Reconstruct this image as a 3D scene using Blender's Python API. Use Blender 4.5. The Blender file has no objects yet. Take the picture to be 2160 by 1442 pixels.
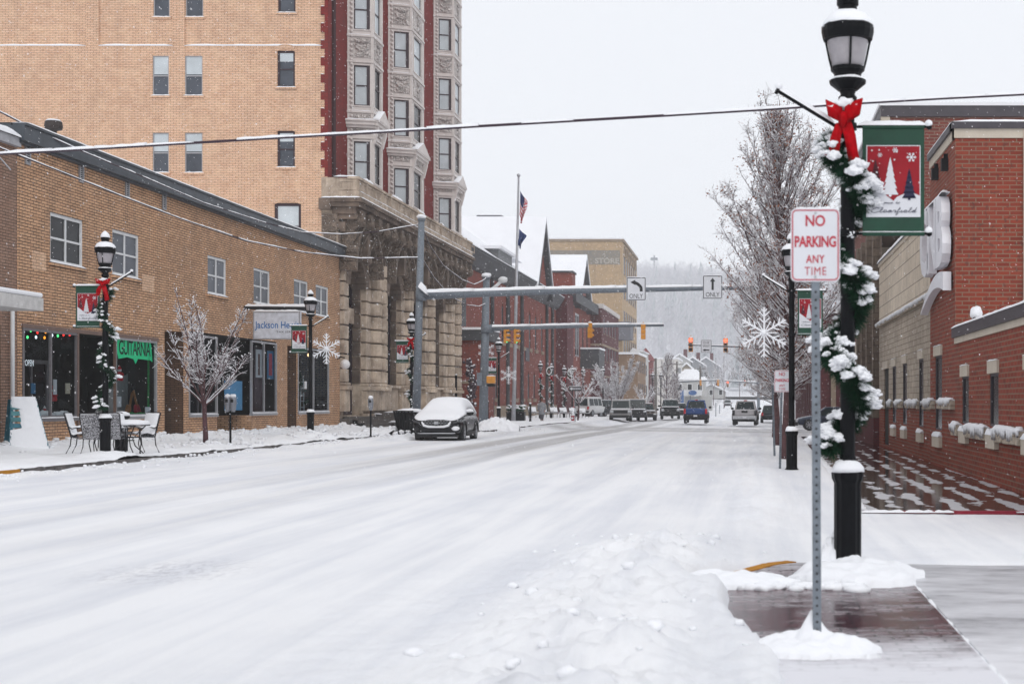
import bpy, math, random
from mathutils import Vector, Matrix, noise
random.seed(7)
R = math.radians
SC = bpy.context.scene
COL = SC.collection

# ---------------------------------------------------------------- camera
CAMZ = 1.6
FOC, VX, VY = 3000.0, 1572.0, 847.0       # focal length and vanishing point of the street, in pixels of a 2160 px wide picture
cd = bpy.data.cameras.new('camera')
cam = bpy.data.objects.new('camera', cd)
COL.objects.link(cam)
SC.camera = cam
cam.location = (0, 0, CAMZ)
cam.rotation_euler = (R(90), 0, 0)
cd.sensor_width = 36.0
cd.lens = 50.0
cd.shift_x = -(VX - 1080) / 2160
cd.shift_y = (VY - 721) / 2160
cd.clip_start = 0.1
cd.clip_end = 6000
cd.dof.use_dof = True
cd.dof.focus_distance = 55
cd.dof.aperture_fstop = 3.2

# ---------------------------------------------------------------- sky and sun
w = bpy.data.worlds.new('World')
SC.world = w
w.use_nodes = True
nt = w.node_tree
nt.nodes.clear()
sky = nt.nodes.new('ShaderNodeTexSky')
sky.sky_type = 'NISHITA'
sky.sun_disc = False
sky.sun_elevation = R(42)
sky.sun_rotation = R(200)
sky.dust_density = 4
b1 = nt.nodes.new('ShaderNodeBackground'); b1.inputs['Strength'].default_value = 0.06
b2 = nt.nodes.new('ShaderNodeBackground'); b2.inputs['Strength'].default_value = 1.05
b2.inputs['Color'].default_value = (0.82, 0.84, 0.88, 1)      # the closed cloud cover
mx = nt.nodes.new('ShaderNodeMixShader'); mx.inputs[0].default_value = 0.9
wo = nt.nodes.new('ShaderNodeOutputWorld')
nt.links.new(sky.outputs[0], b1.inputs['Color'])
nt.links.new(b1.outputs[0], mx.inputs[1]); nt.links.new(b2.outputs[0], mx.inputs[2])
nt.links.new(mx.outputs[0], wo.inputs['Surface'])
sl = bpy.data.lights.new('sun', 'SUN')
sl.energy = 0.7
sl.angle = R(25)
sl.color = (1.0, 0.97, 0.93)
so = bpy.data.objects.new('sun', sl)
COL.objects.link(so)
so.rotation_euler = (R(48), 0, R(20))
SC.view_settings.view_transform = 'Standard'
SC.view_settings.look = 'None'
SC.view_settings.exposure = 0.2
SC.cycles.adaptive_threshold = 0.02
SC.view_settings.gamma = 1.0
SC.cycles.max_bounces = 6
SC.cycles.diffuse_bounces = 4
SC.cycles.glossy_bounces = 2
SC.cycles.transparent_max_bounces = 12
SC.cycles.volume_bounces = 2

# ---------------------------------------------------------------- helpers: materials
def newmat(name):
    m = bpy.data.materials.new(name)
    m.use_nodes = True
    n = m.node_tree.nodes
    return m, m.node_tree, n['Principled BSDF']

def node(t, kind, **kw):
    n = t.nodes.new(kind)
    for k, v in kw.items():
        if k in n.inputs.keys() if isinstance(k, str) else False:
            n.inputs[k].default_value = v
        else:
            setattr(n, k, v)
    return n

def ramp(t, src, stops):
    r = t.nodes.new('ShaderNodeValToRGB')
    e = r.color_ramp.elements
    e[0].position, e[0].color = stops[0][0], tuple(stops[0][1]) + (1,)
    e[1].position, e[1].color = stops[-1][0], tuple(stops[-1][1]) + (1,)
    for p, c in stops[1:-1]:
        q = e.new(p); q.color = tuple(c) + (1,)
    t.links.new(src, r.inputs[0])
    return r.outputs[0]

def math_n(t, op, a, b=None, clamp=False):
    n = t.nodes.new('ShaderNodeMath'); n.operation = op; n.use_clamp = clamp
    for i, x in enumerate((a, b)):
        if x is None: continue
        if isinstance(x, (int, float)): n.inputs[i].default_value = x
        else: t.links.new(x, n.inputs[i])
    return n.outputs[0]

def mixc(t, fac, a, b, blend='MIX'):
    n = t.nodes.new('ShaderNodeMix'); n.data_type = 'RGBA'; n.blend_type = blend
    for idx, x in ((0, fac), (6, a), (7, b)):
        if isinstance(x, (int, float)): n.inputs[idx].default_value = x
        elif isinstance(x, tuple): n.inputs[idx].default_value = x + (1,) if len(x) == 3 else x
        else: t.links.new(x, n.inputs[idx])
    return n.outputs[2]

def noise_n(t, vec, scale, detail=4, rough=0.55):
    n = t.nodes.new('ShaderNodeTexNoise')
    n.inputs['Scale'].default_value = scale
    n.inputs['Detail'].default_value = detail
    n.inputs['Roughness'].default_value = rough
    if vec is not None: t.links.new(vec, n.inputs['Vector'])
    return n.outputs['Fac']

def pos_n(t, scale=(1, 1, 1)):
    g = t.nodes.new('ShaderNodeNewGeometry')
    m = t.nodes.new('ShaderNodeVectorMath'); m.operation = 'MULTIPLY'
    m.inputs[1].default_value = scale
    t.links.new(g.outputs['Position'], m.inputs[0])
    return m.outputs[0]

def bump_n(t, bs, h, strength, dist=0.02):
    b = t.nodes.new('ShaderNodeBump')
    b.inputs['Strength'].default_value = strength
    b.inputs['Distance'].default_value = dist
    t.links.new(h, b.inputs['Height'])
    t.links.new(b.outputs[0], bs.inputs['Normal'])

MATS = {}
def plain(name, col, rough=0.6, metal=0.0, var=0.15, scale=6, bump=0.0, emit=0, spec=0.5):
    if name in MATS: return MATS[name]
    m, t, b = newmat(name)
    b.inputs['Roughness'].default_value = rough
    b.inputs['Metallic'].default_value = metal
    b.inputs['Specular IOR Level'].default_value = spec
    if var > 0:
        tc = t.nodes.new('ShaderNodeTexCoord')
        f = noise_n(t, tc.outputs['Object'], scale)
        c = ramp(t, f, [(0.3, tuple(x * (1 - var) for x in col)), (0.7, tuple(min(1, x * (1 + var)) for x in col))])
        t.links.new(c, b.inputs['Base Color'])
        if bump: bump_n(t, b, f, bump)
    else:
        b.inputs['Base Color'].default_value = tuple(col) + (1,)
    if emit:
        b.inputs['Emission Color'].default_value = tuple(col) + (1,)
        b.inputs['Emission Strength'].default_value = emit
    MATS[name] = m
    return m

def brick(name, c1, c2, mortar, bw=0.24, rh=0.08, ms=0.008, stain=0.25, bump=0.4, stainc=(0.1, 0.08, 0.07), zoff=0.0, squash=1.0, bias=0.0, smooth=0.1, odd=None):
    m, t, b = newmat(name)
    g = t.nodes.new('ShaderNodeNewGeometry')
    sp = t.nodes.new('ShaderNodeSeparateXYZ'); t.links.new(g.outputs['Position'], sp.inputs[0])
    sn = t.nodes.new('ShaderNodeSeparateXYZ'); t.links.new(g.outputs['True Normal'], sn.inputs[0])
    ax = math_n(t, 'GREATER_THAN', math_n(t, 'ABSOLUTE', sn.outputs[0]), math_n(t, 'ABSOLUTE', sn.outputs[1]))
    u = math_n(t, 'ADD', math_n(t, 'MULTIPLY', sp.outputs[1], ax), math_n(t, 'MULTIPLY', sp.outputs[0], math_n(t, 'SUBTRACT', 1.0, ax)))
    cv = t.nodes.new('ShaderNodeCombineXYZ')
    t.links.new(u, cv.inputs[0]); t.links.new(math_n(t, 'ADD', sp.outputs[2], 50 + zoff), cv.inputs[1])
    bt = t.nodes.new('ShaderNodeTexBrick')
    t.links.new(cv.outputs[0], bt.inputs['Vector'])
    bt.inputs['Color1'].default_value = c1 + (1,)
    bt.inputs['Color2'].default_value = c2 + (1,)
    bt.inputs['Mortar'].default_value = mortar + (1,)
    bt.inputs['Scale'].default_value = 1
    bt.inputs['Mortar Size'].default_value = ms
    bt.inputs['Mortar Smooth'].default_value = smooth
    bt.inputs['Bias'].default_value = bias
    bt.inputs['Brick Width'].default_value = bw
    bt.inputs['Row Height'].default_value = rh
    col = bt.outputs['Color']
    # a few odd bricks
    n2 = noise_n(t, cv.outputs[0], 7, 1)
    col = mixc(t, ramp(t, n2, [(0.62, (0, 0, 0)), (0.68, (0.55, 0.55, 0.55))]), col, odd or tuple(x * 0.5 for x in c1))
    n = noise_n(t, g.outputs['Position'], 0.45, 6, 0.65)
    col = mixc(t, ramp(t, n, [(0.42, (0, 0, 0)), (0.75, (stain, stain, stain))]), col, stainc)
    ns = noise_n(t, pos_n(t, (1.6, 1.6, 0.16)), 1.0, 5, 0.7)
    col = mixc(t, ramp(t, ns, [(0.5, (0, 0, 0)), (0.78, (stain * 1.3,) * 3)]), col, stainc)
    n3 = noise_n(t, g.outputs['Position'], 2.2, 4, 0.6)
    col = mixc(t, ramp(t, n3, [(0.45, (0, 0, 0)), (0.8, (0.3, 0.3, 0.3))]), col, tuple(min(1, x * 1.7) for x in c2))
    t.links.new(col, b.inputs['Base Color'])
    b.inputs['Roughness'].default_value = 0.85
    b.inputs['Specular IOR Level'].default_value = 0.25
    bump_n(t, b, math_n(t, 'SUBTRACT', 1.0, bt.outputs['Fac']), bump, 0.01)
    return m

def snow_mat(name='snow', tint=(0.86, 0.87, 0.9), sc=9):
    m, t, b = newmat(name)
    p = pos_n(t)
    f = noise_n(t, p, sc, 6, 0.6)
    c = ramp(t, noise_n(t, p, 0.8, 5), [(0.3, tuple(x * 0.95 for x in tint)), (0.7, tint)])
    t.links.new(c, b.inputs['Base Color'])
    b.inputs['Roughness'].default_value = 0.75
    b.inputs['Specular IOR Level'].default_value = 0.2
    bump_n(t, b, f, 0.5, 0.03)
    return m

def stone_mat(name, c, dark, amount=0.5, scale=1.2, bump=0.5):
    m, t, b = newmat(name)
    p = pos_n(t)
    n1 = noise_n(t, p, scale, 7, 0.65)
    n2 = noise_n(t, pos_n(t, (3, 3, 0.5)), 1.2, 6, 0.7)
    col = mixc(t, ramp(t, n1, [(0.35, (0, 0, 0)), (0.75, (amount, amount, amount))]), c, dark)
    col = mixc(t, ramp(t, n2, [(0.5, (0, 0, 0)), (0.8, (amount * .8,) * 3)]), col, dark)
    t.links.new(col, b.inputs['Base Color'])
    b.inputs['Roughness'].default_value = 0.85
    b.inputs['Specular IOR Level'].default_value = 0.2
    bump_n(t, b, noise_n(t, p, 14, 5), bump, 0.02)
    return m

SNOW = snow_mat()
BLACK = plain('black_paint', (0.004, 0.0045, 0.006), 0.4, 0, 0.3, 8, spec=0.12)
BLACKM = plain('black_matte', (0.007, 0.007, 0.009), 0.8, 0, 0.3, 8)
GALV = plain('galvanised_steel', (0.165, 0.19, 0.22), 0.6, 0.15, 0.25, 14)
WHITEP = plain('white_paint', (0.68, 0.69, 0.7), 0.5, 0, 0.06, 5)
SIGNW = plain('sign_white', (0.66, 0.67, 0.71), 0.45, 0, 0.04, 3)
SIGNR = plain('sign_red', (0.45, 0.012, 0.035), 0.5, 0, 0.08, 9)
SIGNB = plain('sign_black', (0.012, 0.012, 0.014), 0.5, 0, 0)
RED = plain('red_ribbon', (0.36, 0.002, 0.006), 0.9, 0, 0.35, 14, bump=.3, spec=.1)
GREENB = plain('banner_green', (0.006, 0.05, 0.028), 0.7, 0, 0.2, 5)
REDB = plain('banner_red', (0.28, 0.003, 0.012), 0.8, 0, 0.15, 4)
NAVY = plain('banner_navy', (0.012, 0.014, 0.05), 0.7, 0, 0.1, 4)
MAROON = plain('banner_maroon', (0.08, 0.006, 0.015), 0.7, 0, 0.1, 4)
DARKGLASS = plain('dark_glass', (0.008, 0.009, 0.012), 0.15, 0, 0.4, 0.6, spec=0.18)
BLINDGLASS = plain('blind_behind_glass', (0.52, 0.57, 0.60), 0.25, 0, 0.12, 0.9, spec=0.4)
SCREENGLASS = plain('screened_glass', (0.07, 0.08, 0.10), 0.3, 0, 0.35, 0.9, spec=0.3)  # noise in the glass colour stands in for varied reflections
AMBER = plain('signal_yellow', (0.62, 0.26, 0.03), 0.55, 0, 0.15, 6)
NEEDLE = plain('needles', (0.01, 0.045, 0.022), 0.8, 0, 0.5, 5, spec=0.2)
RUBBER = plain('rubber', (0.015, 0.015, 0.017), 0.85, 0, 0.2, 20)
CHROME = plain('bright_metal', (0.45, 0.46, 0.48), 0.3, 0.8, 0.1, 8)
BARK = plain('bark', (0.085, 0.04, 0.042), 0.9, 0, 0.4, 10)
BROWNLEAF = plain('dead_leaves', (0.24, 0.085, 0.035), 0.8, 0, 0.5, 3)
LAMPGLASS = plain('frosted_lamp_glass', (0.34, 0.32, 0.34), 0.35, 0, 0.15, 7)

# ---------------------------------------------------------------- helpers: geometry
class Fr:
    """wall frame: u along the wall, v up, w out of the wall"""
    def __init__(s, o, u, w, v=(0, 0, 1)):
        s.o, s.u, s.v, s.w = Vector(o), Vector(u), Vector(v), Vector(w)
    def p(s, u, v, w=0.0):
        return s.o + s.u * u + s.v * v + s.w * w
def FX(c, sign=1):      # wall in the plane X=c ; u = Y for the left hand walls, u = -Y for the right hand ones
    return Fr((c, 0, 0), (0, 1, 0), (1, 0, 0)) if sign > 0 else Fr((c, 0, 0), (0, -1, 0), (-1, 0, 0))
def FY(c):              # wall in the plane Y=c, facing the camera
    return Fr((0, c, 0), (1, 0, 0), (0, -1, 0))

class MB:
    def __init__(s):
        s.v, s.f, s.m, s.k = [], [], [], 0
    def vert(s, p):
        s.v.append(tuple(p)); return len(s.v) - 1
    def face(s, idx):
        s.f.append(tuple(idx)); s.m.append(s.k)
    def quad(s, a, b, c, d):
        n = len(s.v); s.v += [tuple(a), tuple(b), tuple(c), tuple(d)]; s.face((n, n + 1, n + 2, n + 3))
    def poly(s, pts):
        n = len(s.v); s.v += [tuple(p) for p in pts]; s.face(range(n, n + len(pts)))
    def hexa(s, P):      # 8 points: bottom 4 ccw, top 4 ccw
        n = len(s.v); s.v += [tuple(p) for p in P]
        for q in ((3, 2, 1, 0), (4, 5, 6, 7), (0, 1, 5, 4), (1, 2, 6, 5), (2, 3, 7, 6), (3, 0, 4, 7)):
            s.face([n + i for i in q])
        return s
    def box(s, x0, x1, y0, y1, z0, z1):
        return s.hexa([(x0, y0, z0), (x1, y0, z0), (x1, y1, z0), (x0, y1, z0), (x0, y0, z1), (x1, y0, z1), (x1, y1, z1), (x0, y1, z1)])
    def fbox(s, fr, u0, u1, v0, v1, w0, w1):
        P = [fr.p(u, v, w_) for v in (v0, v1) for (u, w_) in ((u0, w1), (u1, w1), (u1, w0), (u0, w0))]
        return s.hexa(P)
    def fring(s, fr, u0, u1, v0, v1, t, w0, w1, tb=None):
        tb = tb or t
        s.fbox(fr, u0, u0 + t, v0, v1, w0, w1); s.fbox(fr, u1 - t, u1, v0, v1, w0, w1)
        s.fbox(fr, u0 + t, u1 - t, v1 - t, v1, w0, w1); s.fbox(fr, u0 + t, u1 - t, v0, v0 + tb, w0, w1)
        return s
    def prism(s, fr, pts, w0, w1):
        """outline (u,v) extruded from w0 to w1 (w1 is the front)"""
        n = len(s.v); k = len(pts)
        s.v += [tuple(fr.p(u, v, w1)) for u, v in pts] + [tuple(fr.p(u, v, w0)) for u, v in pts]
        s.face(range(n, n + k)); s.face(reversed(range(n + k, n + 2 * k)))
        for i in range(k):
            j = (i + 1) % k
            s.face((n + i, n + k + i, n + k + j, n + j))
        return s
    def tube(s, pts, rad, n=8, cap=True, up=None):
        pts = [Vector(p) for p in pts]
        if isinstance(rad, (int, float)): rad = [rad] * len(pts)
        base = len(s.v)
        for i, p in enumerate(pts):
            d = (pts[min(i + 1, len(pts) - 1)] - pts[max(i - 1, 0)]).normalized()
            a = d.orthogonal().normalized() if abs(d.z) > 0.95 else d.cross(Vector((0, 0, 1))).normalized()
            if abs(d.z) > 0.95: a = Vector((1, 0, 0)) - d * d.x; a.normalize()
            b = d.cross(a)
            for k in range(n):
                an = 2 * math.pi * k / n
                s.v.append(tuple(p + (a * math.cos(an) + b * math.sin(an)) * rad[i]))
        for i in range(len(pts) - 1):
            for k in range(n):
                k2 = (k + 1) % n
                s.face((base + i * n + k, base + i * n + k2, base + (i + 1) * n + k2, base + (i + 1) * n + k))
        if cap:
            s.face(reversed(range(base, base + n)))
            e = base + (len(pts) - 1) * n
            s.face(range(e, e + n))
        return s
    def lathe(s, prof, c=(0, 0, 0), n=16, a0=0.0, flute=0.0):
        base = len(s.v); c = Vector(c)
        for r, z in prof:
            for k in range(n):
                an = a0 + 2 * math.pi * k / n
                rr = r * (1 - flute * (k % 2))
                s.v.append((c.x + rr * math.cos(an), c.y + rr * math.sin(an), c.z + z))
        for i in range(len(prof) - 1):
            for k in range(n):
                k2 = (k + 1) % n
                s.face((base + i * n + k, base + i * n + k2, base + (i + 1) * n + k2, base + (i + 1) * n + k))
        s.face(reversed(range(base, base + n)))
        e = base + (len(prof) - 1) * n
        s.face(range(e, e + n))
        return s
    def ridge(s, p0, p1, wd, h, step=0.15, var=0.35, seed=0, ends=True):
        """a lumpy ridge of snow lying along p0-p1"""
        p0, p1 = Vector(p0), Vector(p1); L = (p1 - p0).length
        n = max(2, int(L / step)); d = (p1 - p0).normalized()
        side = d.cross(Vector((0, 0, 1)))
        if side.length < 0.01: side = Vector((1, 0, 0))
        side.normalize()
        rr = random.Random(seed + int(abs(p0.x * 31 + p0.y * 17 + p0.z * 7) * 10)); base = len(s.v)
        prof = [(-0.5, 0), (-0.46, 0.5), (-0.2, 0.95), (0.2, 0.97), (0.46, 0.5), (0.5, 0)]
        for i in range(n + 1):
            q = p0 + d * (L * i / n)
            k = 1 - var * rr.random()
            if ends and i in (0, n): k *= 0.35
            kw = 1 - var * 0.3 * rr.random()
            for a, b in prof:
                s.v.append(tuple(q + side * (a * wd * kw) + Vector((0, 0, b * h * k))))
        m = len(prof)
        for i in range(n):
            for j in range(m - 1):
                a = base + i * m + j
                s.face((a, a + 1, a + m + 1, a + m))
        s.face(range(base, base + m)); s.face(reversed(range(base + n * m, base + n * m + m)))
        return s
    def blob(s, c, r, sub=1, jag=0.2, sq=(1, 1, 1), seed=0):
        c = Vector(c)
        t = (1 + 5 ** .5) / 2
        V = [Vector(q).normalized() for q in ((-1, t, 0), (1, t, 0), (-1, -t, 0), (1, -t, 0), (0, -1, t), (0, 1, t), (0, -1, -t), (0, 1, -t), (t, 0, -1), (t, 0, 1), (-t, 0, -1), (-t, 0, 1))]
        F = [(0, 11, 5), (0, 5, 1), (0, 1, 7), (0, 7, 10), (0, 10, 11), (1, 5, 9), (5, 11, 4), (11, 10, 2), (10, 7, 6), (7, 1, 8), (3, 9, 4), (3, 4, 2), (3, 2, 6), (3, 6, 8), (3, 8, 9), (4, 9, 5), (2, 4, 11), (6, 2, 10), (8, 6, 7), (9, 8, 1)]
        for _ in range(sub):
            cache = {}; G = []
            def mid(a, b):
                k = (min(a, b), max(a, b))
                if k not in cache:
                    V.append(((V[a] + V[b]) / 2).normalized()); cache[k] = len(V) - 1
                return cache[k]
            for a, b, c_ in F:
                ab, bc, ca = mid(a, b), mid(b, c_), mid(c_, a)
                G += [(a, ab, ca), (b, bc, ab), (c_, ca, bc), (ab, bc, ca)]
            F = G
        base = len(s.v); sd = Vector((seed * 3.7 + c.x, seed * 1.3 + c.y, c.z))
        for q in V:
            k = r * (1 + jag * noise.noise(q * 1.7 + sd * 5))
            s.v.append((c.x + q.x * k * sq[0], c.y + q.y * k * sq[1], c.z + q.z * k * sq[2]))
        for a, b, c_ in F: s.face((base + a, base + b, base + c_))
        return s
    def xf(s, M, start=0):
        for i in range(start, len(s.v)): s.v[i] = tuple(M @ Vector(s.v[i]))
        return s
    def build(s, name, mats, parent=None, world=True, smooth=False, bevel=0, sub=0):
        me = bpy.data.meshes.new(name)
        off = Vector((0, 0, 0))
        if world:
            q = parent
            while q is not None:
                off += Vector(q.location); q = q.parent
        me.from_pydata([(v[0] - off.x, v[1] - off.y, v[2] - off.z) for v in s.v], [], s.f)
        if not isinstance(mats, (list, tuple)): mats = [mats]
        for m in mats: me.materials.append(m)
        if len(mats) > 1: me.polygons.foreach_set('material_index', s.m)
        if smooth: me.polygons.foreach_set('use_smooth', [True] * len(me.polygons))
        me.update()
        o = bpy.data.objects.new(name, me)
        COL.objects.link(o)
        if parent is not None: o.parent = parent
        if bevel:
            b = o.modifiers.new('bevel', 'BEVEL'); b.width = bevel; b.segments = 2; b.limit_method = 'ANGLE'; b.harden_normals = False
        if sub:
            b = o.modifiers.new('sub', 'SUBSURF'); b.levels = sub; b.render_levels = sub
        return o

def thing(name, label, cat, loc=(0, 0, 0), rotz=0, group=None):
    o = bpy.data.objects.new(name, None)
    COL.objects.link(o)
    o.empty_display_size = 0.2
    o.location = loc; o.rotation_euler = (0, 0, rotz)
    o['label'] = label; o['category'] = cat
    if group: o['group'] = group
    return o
def tag(o, label, cat, group=None):
    o['label'] = label; o['category'] = cat
    if group: o['group'] = group
    return o
def struct(o, kind='structure'):
    o['kind'] = kind
    return o
def dup(root, loc, rotz, label, group=None, scale=None):
    def cp(o, par):
        c = o.copy(); COL.objects.link(c)
        if par is not None: c.parent = par
        for ch in [x for x in o.children]: cp(ch, c)
        return c
    r = cp(root, None)
    r.location = loc; r.rotation_euler = (0, 0, rotz)
    if scale: r.scale = (scale,) * 3
    r['label'] = label
    if group: r['group'] = group
    return r

def at(px, py, Y):
    return Vector(((px - VX) / FOC * Y, Y, CAMZ + (VY - py) / FOC * Y))
def yx(px, X):          # distance along the street of a pixel column on the wall plane X
    return X * FOC / (px - VX)
def zy(py, Y):
    return CAMZ + (VY - py) / FOC * Y
def xp(px, Y):
    return (px - VX) / FOC * Y

def sstep(a, b, x):
    t = max(0.0, min(1.0, (x - a) / (b - a)))
    return t * t * (3 - 2 * t)
def gz(x, y):           # height of the snowy road
    c = max(-1.3, min(1.3, -x / 14.8))
    z = 0.10 * c - 0.40 * sstep(55, 120, y) * (1 - 0.5 * max(0, min(1, c)))
    z += 0.55 * sstep(200, 330, y) + 9 * sstep(330, 560, y)
    return z
SWZ = 0.28              # top of the left pavement
def lz(y): return SWZ - 0.25 * sstep(88, 125, y)

# ---- writing
_tc = {}
def text_geo(s, shear=0.0, offset=0.0, space=1.0):
    k = (s, shear, offset, space)
    if k in _tc: return _tc[k]
    c = bpy.data.curves.new('t', 'FONT')
    c.body = s; c.size = 1; c.shear = shear; c.offset = offset; c.resolution_u = 3; c.space_character = space
    o = bpy.data.objects.new('t', c); COL.objects.link(o)
    dg = bpy.context.evaluated_depsgraph_get()
    me = bpy.data.meshes.new_from_object(o.evaluated_get(dg))
    V = [(v.co.x, v.co.y) for v in me.vertices]; F = [tuple(p.vertices) for p in me.polygons]
    bpy.data.objects.remove(o); bpy.data.curves.remove(c); bpy.data.meshes.remove(me)
    x0 = min(v[0] for v in V); x1 = max(v[0] for v in V); y0 = min(v[1] for v in V); y1 = max(v[1] for v in V)
    V = [((a - x0) / (x1 - x0), (b - y0) / (y1 - y0)) for a, b in V]
    _tc[k] = (V, F)
    return _tc[k]
def text_into(mb, fr, s, u0, u1, v0, v1, w, bold=0.0, shear=0.0, space=1.0):
    V, F = text_geo(s, shear, bold, space)
    n = len(mb.v)
    mb.v += [tuple(fr.p(u0 + a * (u1 - u0), v0 + b * (v1 - v0), w)) for a, b in V]
    for f in F: mb.face([n + i for i in f])
    return mb
# one-stroke handwriting
HAND = {
 'W': (1.0, [(0, 1.6), (.12, .05), (.5, 1.3), (.62, .05), (1.0, 1.6)]), 'e': (.6, [(0, .4), (.45, .6), (.4, .95), (.15, .9), (.05, .4), (.2, .05), (.6, .3)]),
 'l': (.45, [(0, .3), (.35, 1.3), (.3, 1.9), (.15, 1.7), (.12, .3), (.25, .02), (.45, .3)]), 'c': (.55, [(.45, .8), (.25, .95), (.05, .5), (.2, .05), (.55, .3)]),
 'o': (.6, [(.3, .95), (.05, .6), (.15, .05), (.42, .3), (.35, .9), (.6, .8)]), 'm': (.9, [(0, .3), (.15, .9), (.15, .05), (.35, .9), (.42, .05), (.65, .9), (.7, .05), (.9, .3)]),
 't': (.45, [(0, .3), (.3, 1.6), (.2, .1), (.45, .3)]), 'C': (1.1, [(.95, 1.5), (.6, 1.9), (.1, 1.2), (.08, .3), (.5, -.05), (1.1, .4)]),
 'a': (.65, [(.45, .9), (.15, .85), (.05, .3), (.25, .05), (.45, .8), (.45, .1), (.65, .3)]), 'r': (.5, [(0, .3), (.1, .95), (.35, .85), (.28, .1), (.5, .3)]),
 'f': (.5, [(0, .3), (.35, 1.4), (.25, 1.95), (.12, .9), (.05, -.9), (.25, -.6), (.2, .2), (.5, .3)]), 'i': (.35, [(0, .3), (.15, .9), (.12, .1), (.35, .3)]),
 'd': (.65, [(.4, .8), (.15, .85), (.05, .3), (.3, .05), (.5, 1.9), (.42, .1), (.65, .3)]), ' ': (.5, []),
}
def hand_into(mb, fr, s, u0, u1, v0, h, w, th):
    tot = sum(HAND[c][0] for c in s); k = (u1 - u0) / tot; x = u0; pts = []
    segs = []
    for c in s:
        wd, P = HAND[c]
        if P:
            pts += [(x + (a + 0.12 * b) * k, v0 + b * h) for a, b in P]
        else:
            segs.append(pts); pts = []
        x += wd * k
    segs.append(pts)
    for P in segs:
        for a, b in zip(P, P[1:]):
            d = Vector((b[0] - a[0], b[1] - a[1])); 
            if d.length < 1e-6: continue
            n = Vector((-d.y, d.x)).normalized() * th / 2
            e = d.normalized() * th * 0.3
            mb.quad(fr.p(a[0] - n.x - e.x, a[1] - n.y - e.y, w), fr.p(b[0] - n.x + e.x, b[1] - n.y + e.y, w), fr.p(b[0] + n.x + e.x, b[1] + n.y + e.y, w), fr.p(a[0] + n.x - e.x, a[1] + n.y - e.y, w))
    return mb

def wall(mb, fr, u0, u1, v0, v1, holes=(), depth=0.15):
    """front face of a wall with rectangular openings and their reveals"""
    us = sorted(set([u0, u1] + [h[0] for h in holes] + [h[1] for h in holes]))
    vs = sorted(set([v0, v1] + [h[2] for h in holes] + [h[3] for h in holes]))
    us = [u for u in us if u0 <= u <= u1]; vs = [v for v in vs if v0 <= v <= v1]
    for a, b in zip(us, us[1:]):
        for c, d in zip(vs, vs[1:]):
            mu, mv = (a + b) / 2, (c + d) / 2
            if any(h[0] < mu < h[1] and h[2] < mv < h[3] for h in holes): continue
            mb.quad(fr.p(a, c), fr.p(b, c), fr.p(b, d), fr.p(a, d))
    for h in holes:
        a, b, c, d = h[:4]; dp = -(h[4] if len(h) > 4 else depth)
        mb.quad(fr.p(a, c), fr.p(a, d), fr.p(a, d, dp), fr.p(a, c, dp))
        mb.quad(fr.p(b, d), fr.p(b, c), fr.p(b, c, dp), fr.p(b, d, dp))
        mb.quad(fr.p(a, d), fr.p(b, d), fr.p(b, d, dp), fr.p(a, d, dp))
        mb.quad(fr.p(b, c), fr.p(a, c), fr.p(a, c, dp), fr.p(b, c, dp))
    return mb

def window(root, fr, u0, u1, v0, v1, fm, pm, dep=0.12, t=0.07, mull=0, trans=True, sill=None, snow=True, name='window', blind=None, sillh=0.1, label=None):
    """framed sash window standing in an opening; pane, sill and blind are its sub-parts"""
    m = MB().fring(fr, u0, u1, v0, v1, t, -dep, -dep + 0.06)
    mid = (v0 + v1) / 2
    if trans: m.fbox(fr, u0 + t, u1 - t, mid - 0.03, mid + 0.03, -dep, -dep + 0.05)
    for i in range(mull):
        c = u0 + (u1 - u0) * (i + 1) / (mull + 1)
        m.fbox(fr, c - 0.035, c + 0.035, v0 + t, v1 - t, -dep, -dep + 0.055)
    o = m.build(name, fm, root)
    if label: o['label'] = label
    p = MB(); p.quad(fr.p(u0, v0, -dep + 0.015), fr.p(u1, v0, -dep + 0.015), fr.p(u1, v1, -dep + 0.015), fr.p(u0, v1, -dep + 0.015))
    p.build('pane', pm, o)
    if blind:
        b = MB(); b.fbox(fr, u0 + t, u1 - t, mid + 0.03 + (v1 - mid) * blind[1], v1 - t, -dep + 0.016, -dep + 0.03)
        b.build('blind', blind[0], o)
    if sill:
        MB().fbox(fr, u0 - 0.1, u1 + 0.1, v0 - sillh, v0 - 0.002, -dep, 0.07).build('sill', sill, o)
    if snow:
        MB().ridge(fr.p(u0 - 0.08, v0 - 0.004, -0.02), fr.p(u1 + 0.08, v0 - 0.004, -0.02), 0.17, 0.07, 0.12).build('snow', SNOW, o, smooth=True)
    return o
# ================================================================ GROUND
def nz(x, y, z=0.0):
    return noise.noise(Vector((x, y, z)))
def kx(y):              # left kerb line
    return -14.8 + 2.5 * sstep(65, 69, y)
ISL = [(0.50, 14.0), (0.30, 13.8), (-0.10, 12.9), (-0.24, 11.8), (-0.22, 10.6), (-0.02, 9.6), (0.12, 8.7), (0.16, 7.0), (0.2, 4.0), (14, 4.0), (14, 13.75), (2.2, 13.75)]
def isl_d(x, y):        # signed distance-like: >0 inside the corner island
    best = 1e9; inside = False; n = len(ISL)
    for i in range(n):
        x1, y1 = ISL[i]; x2, y2 = ISL[(i + 1) % n]
        if (y1 > y) != (y2 > y) and x < (x2 - x1) * (y - y1) / (y2 - y1) + x1: inside = not inside
        dx, dy = x2 - x1, y2 - y1
        t = max(0, min(1, ((x - x1) * dx + (y - y1) * dy) / (dx * dx + dy * dy)))
        best = min(best, math.hypot(x - x1 - t * dx, y - y1 - t * dy))
    return best if inside else -best
def wet_in(x, y):
    x0 = 1.62 + 0.9 * (y - 20.6) / 44
    return min(x - x0, y - 20.6) if y < 68 else -5
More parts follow.
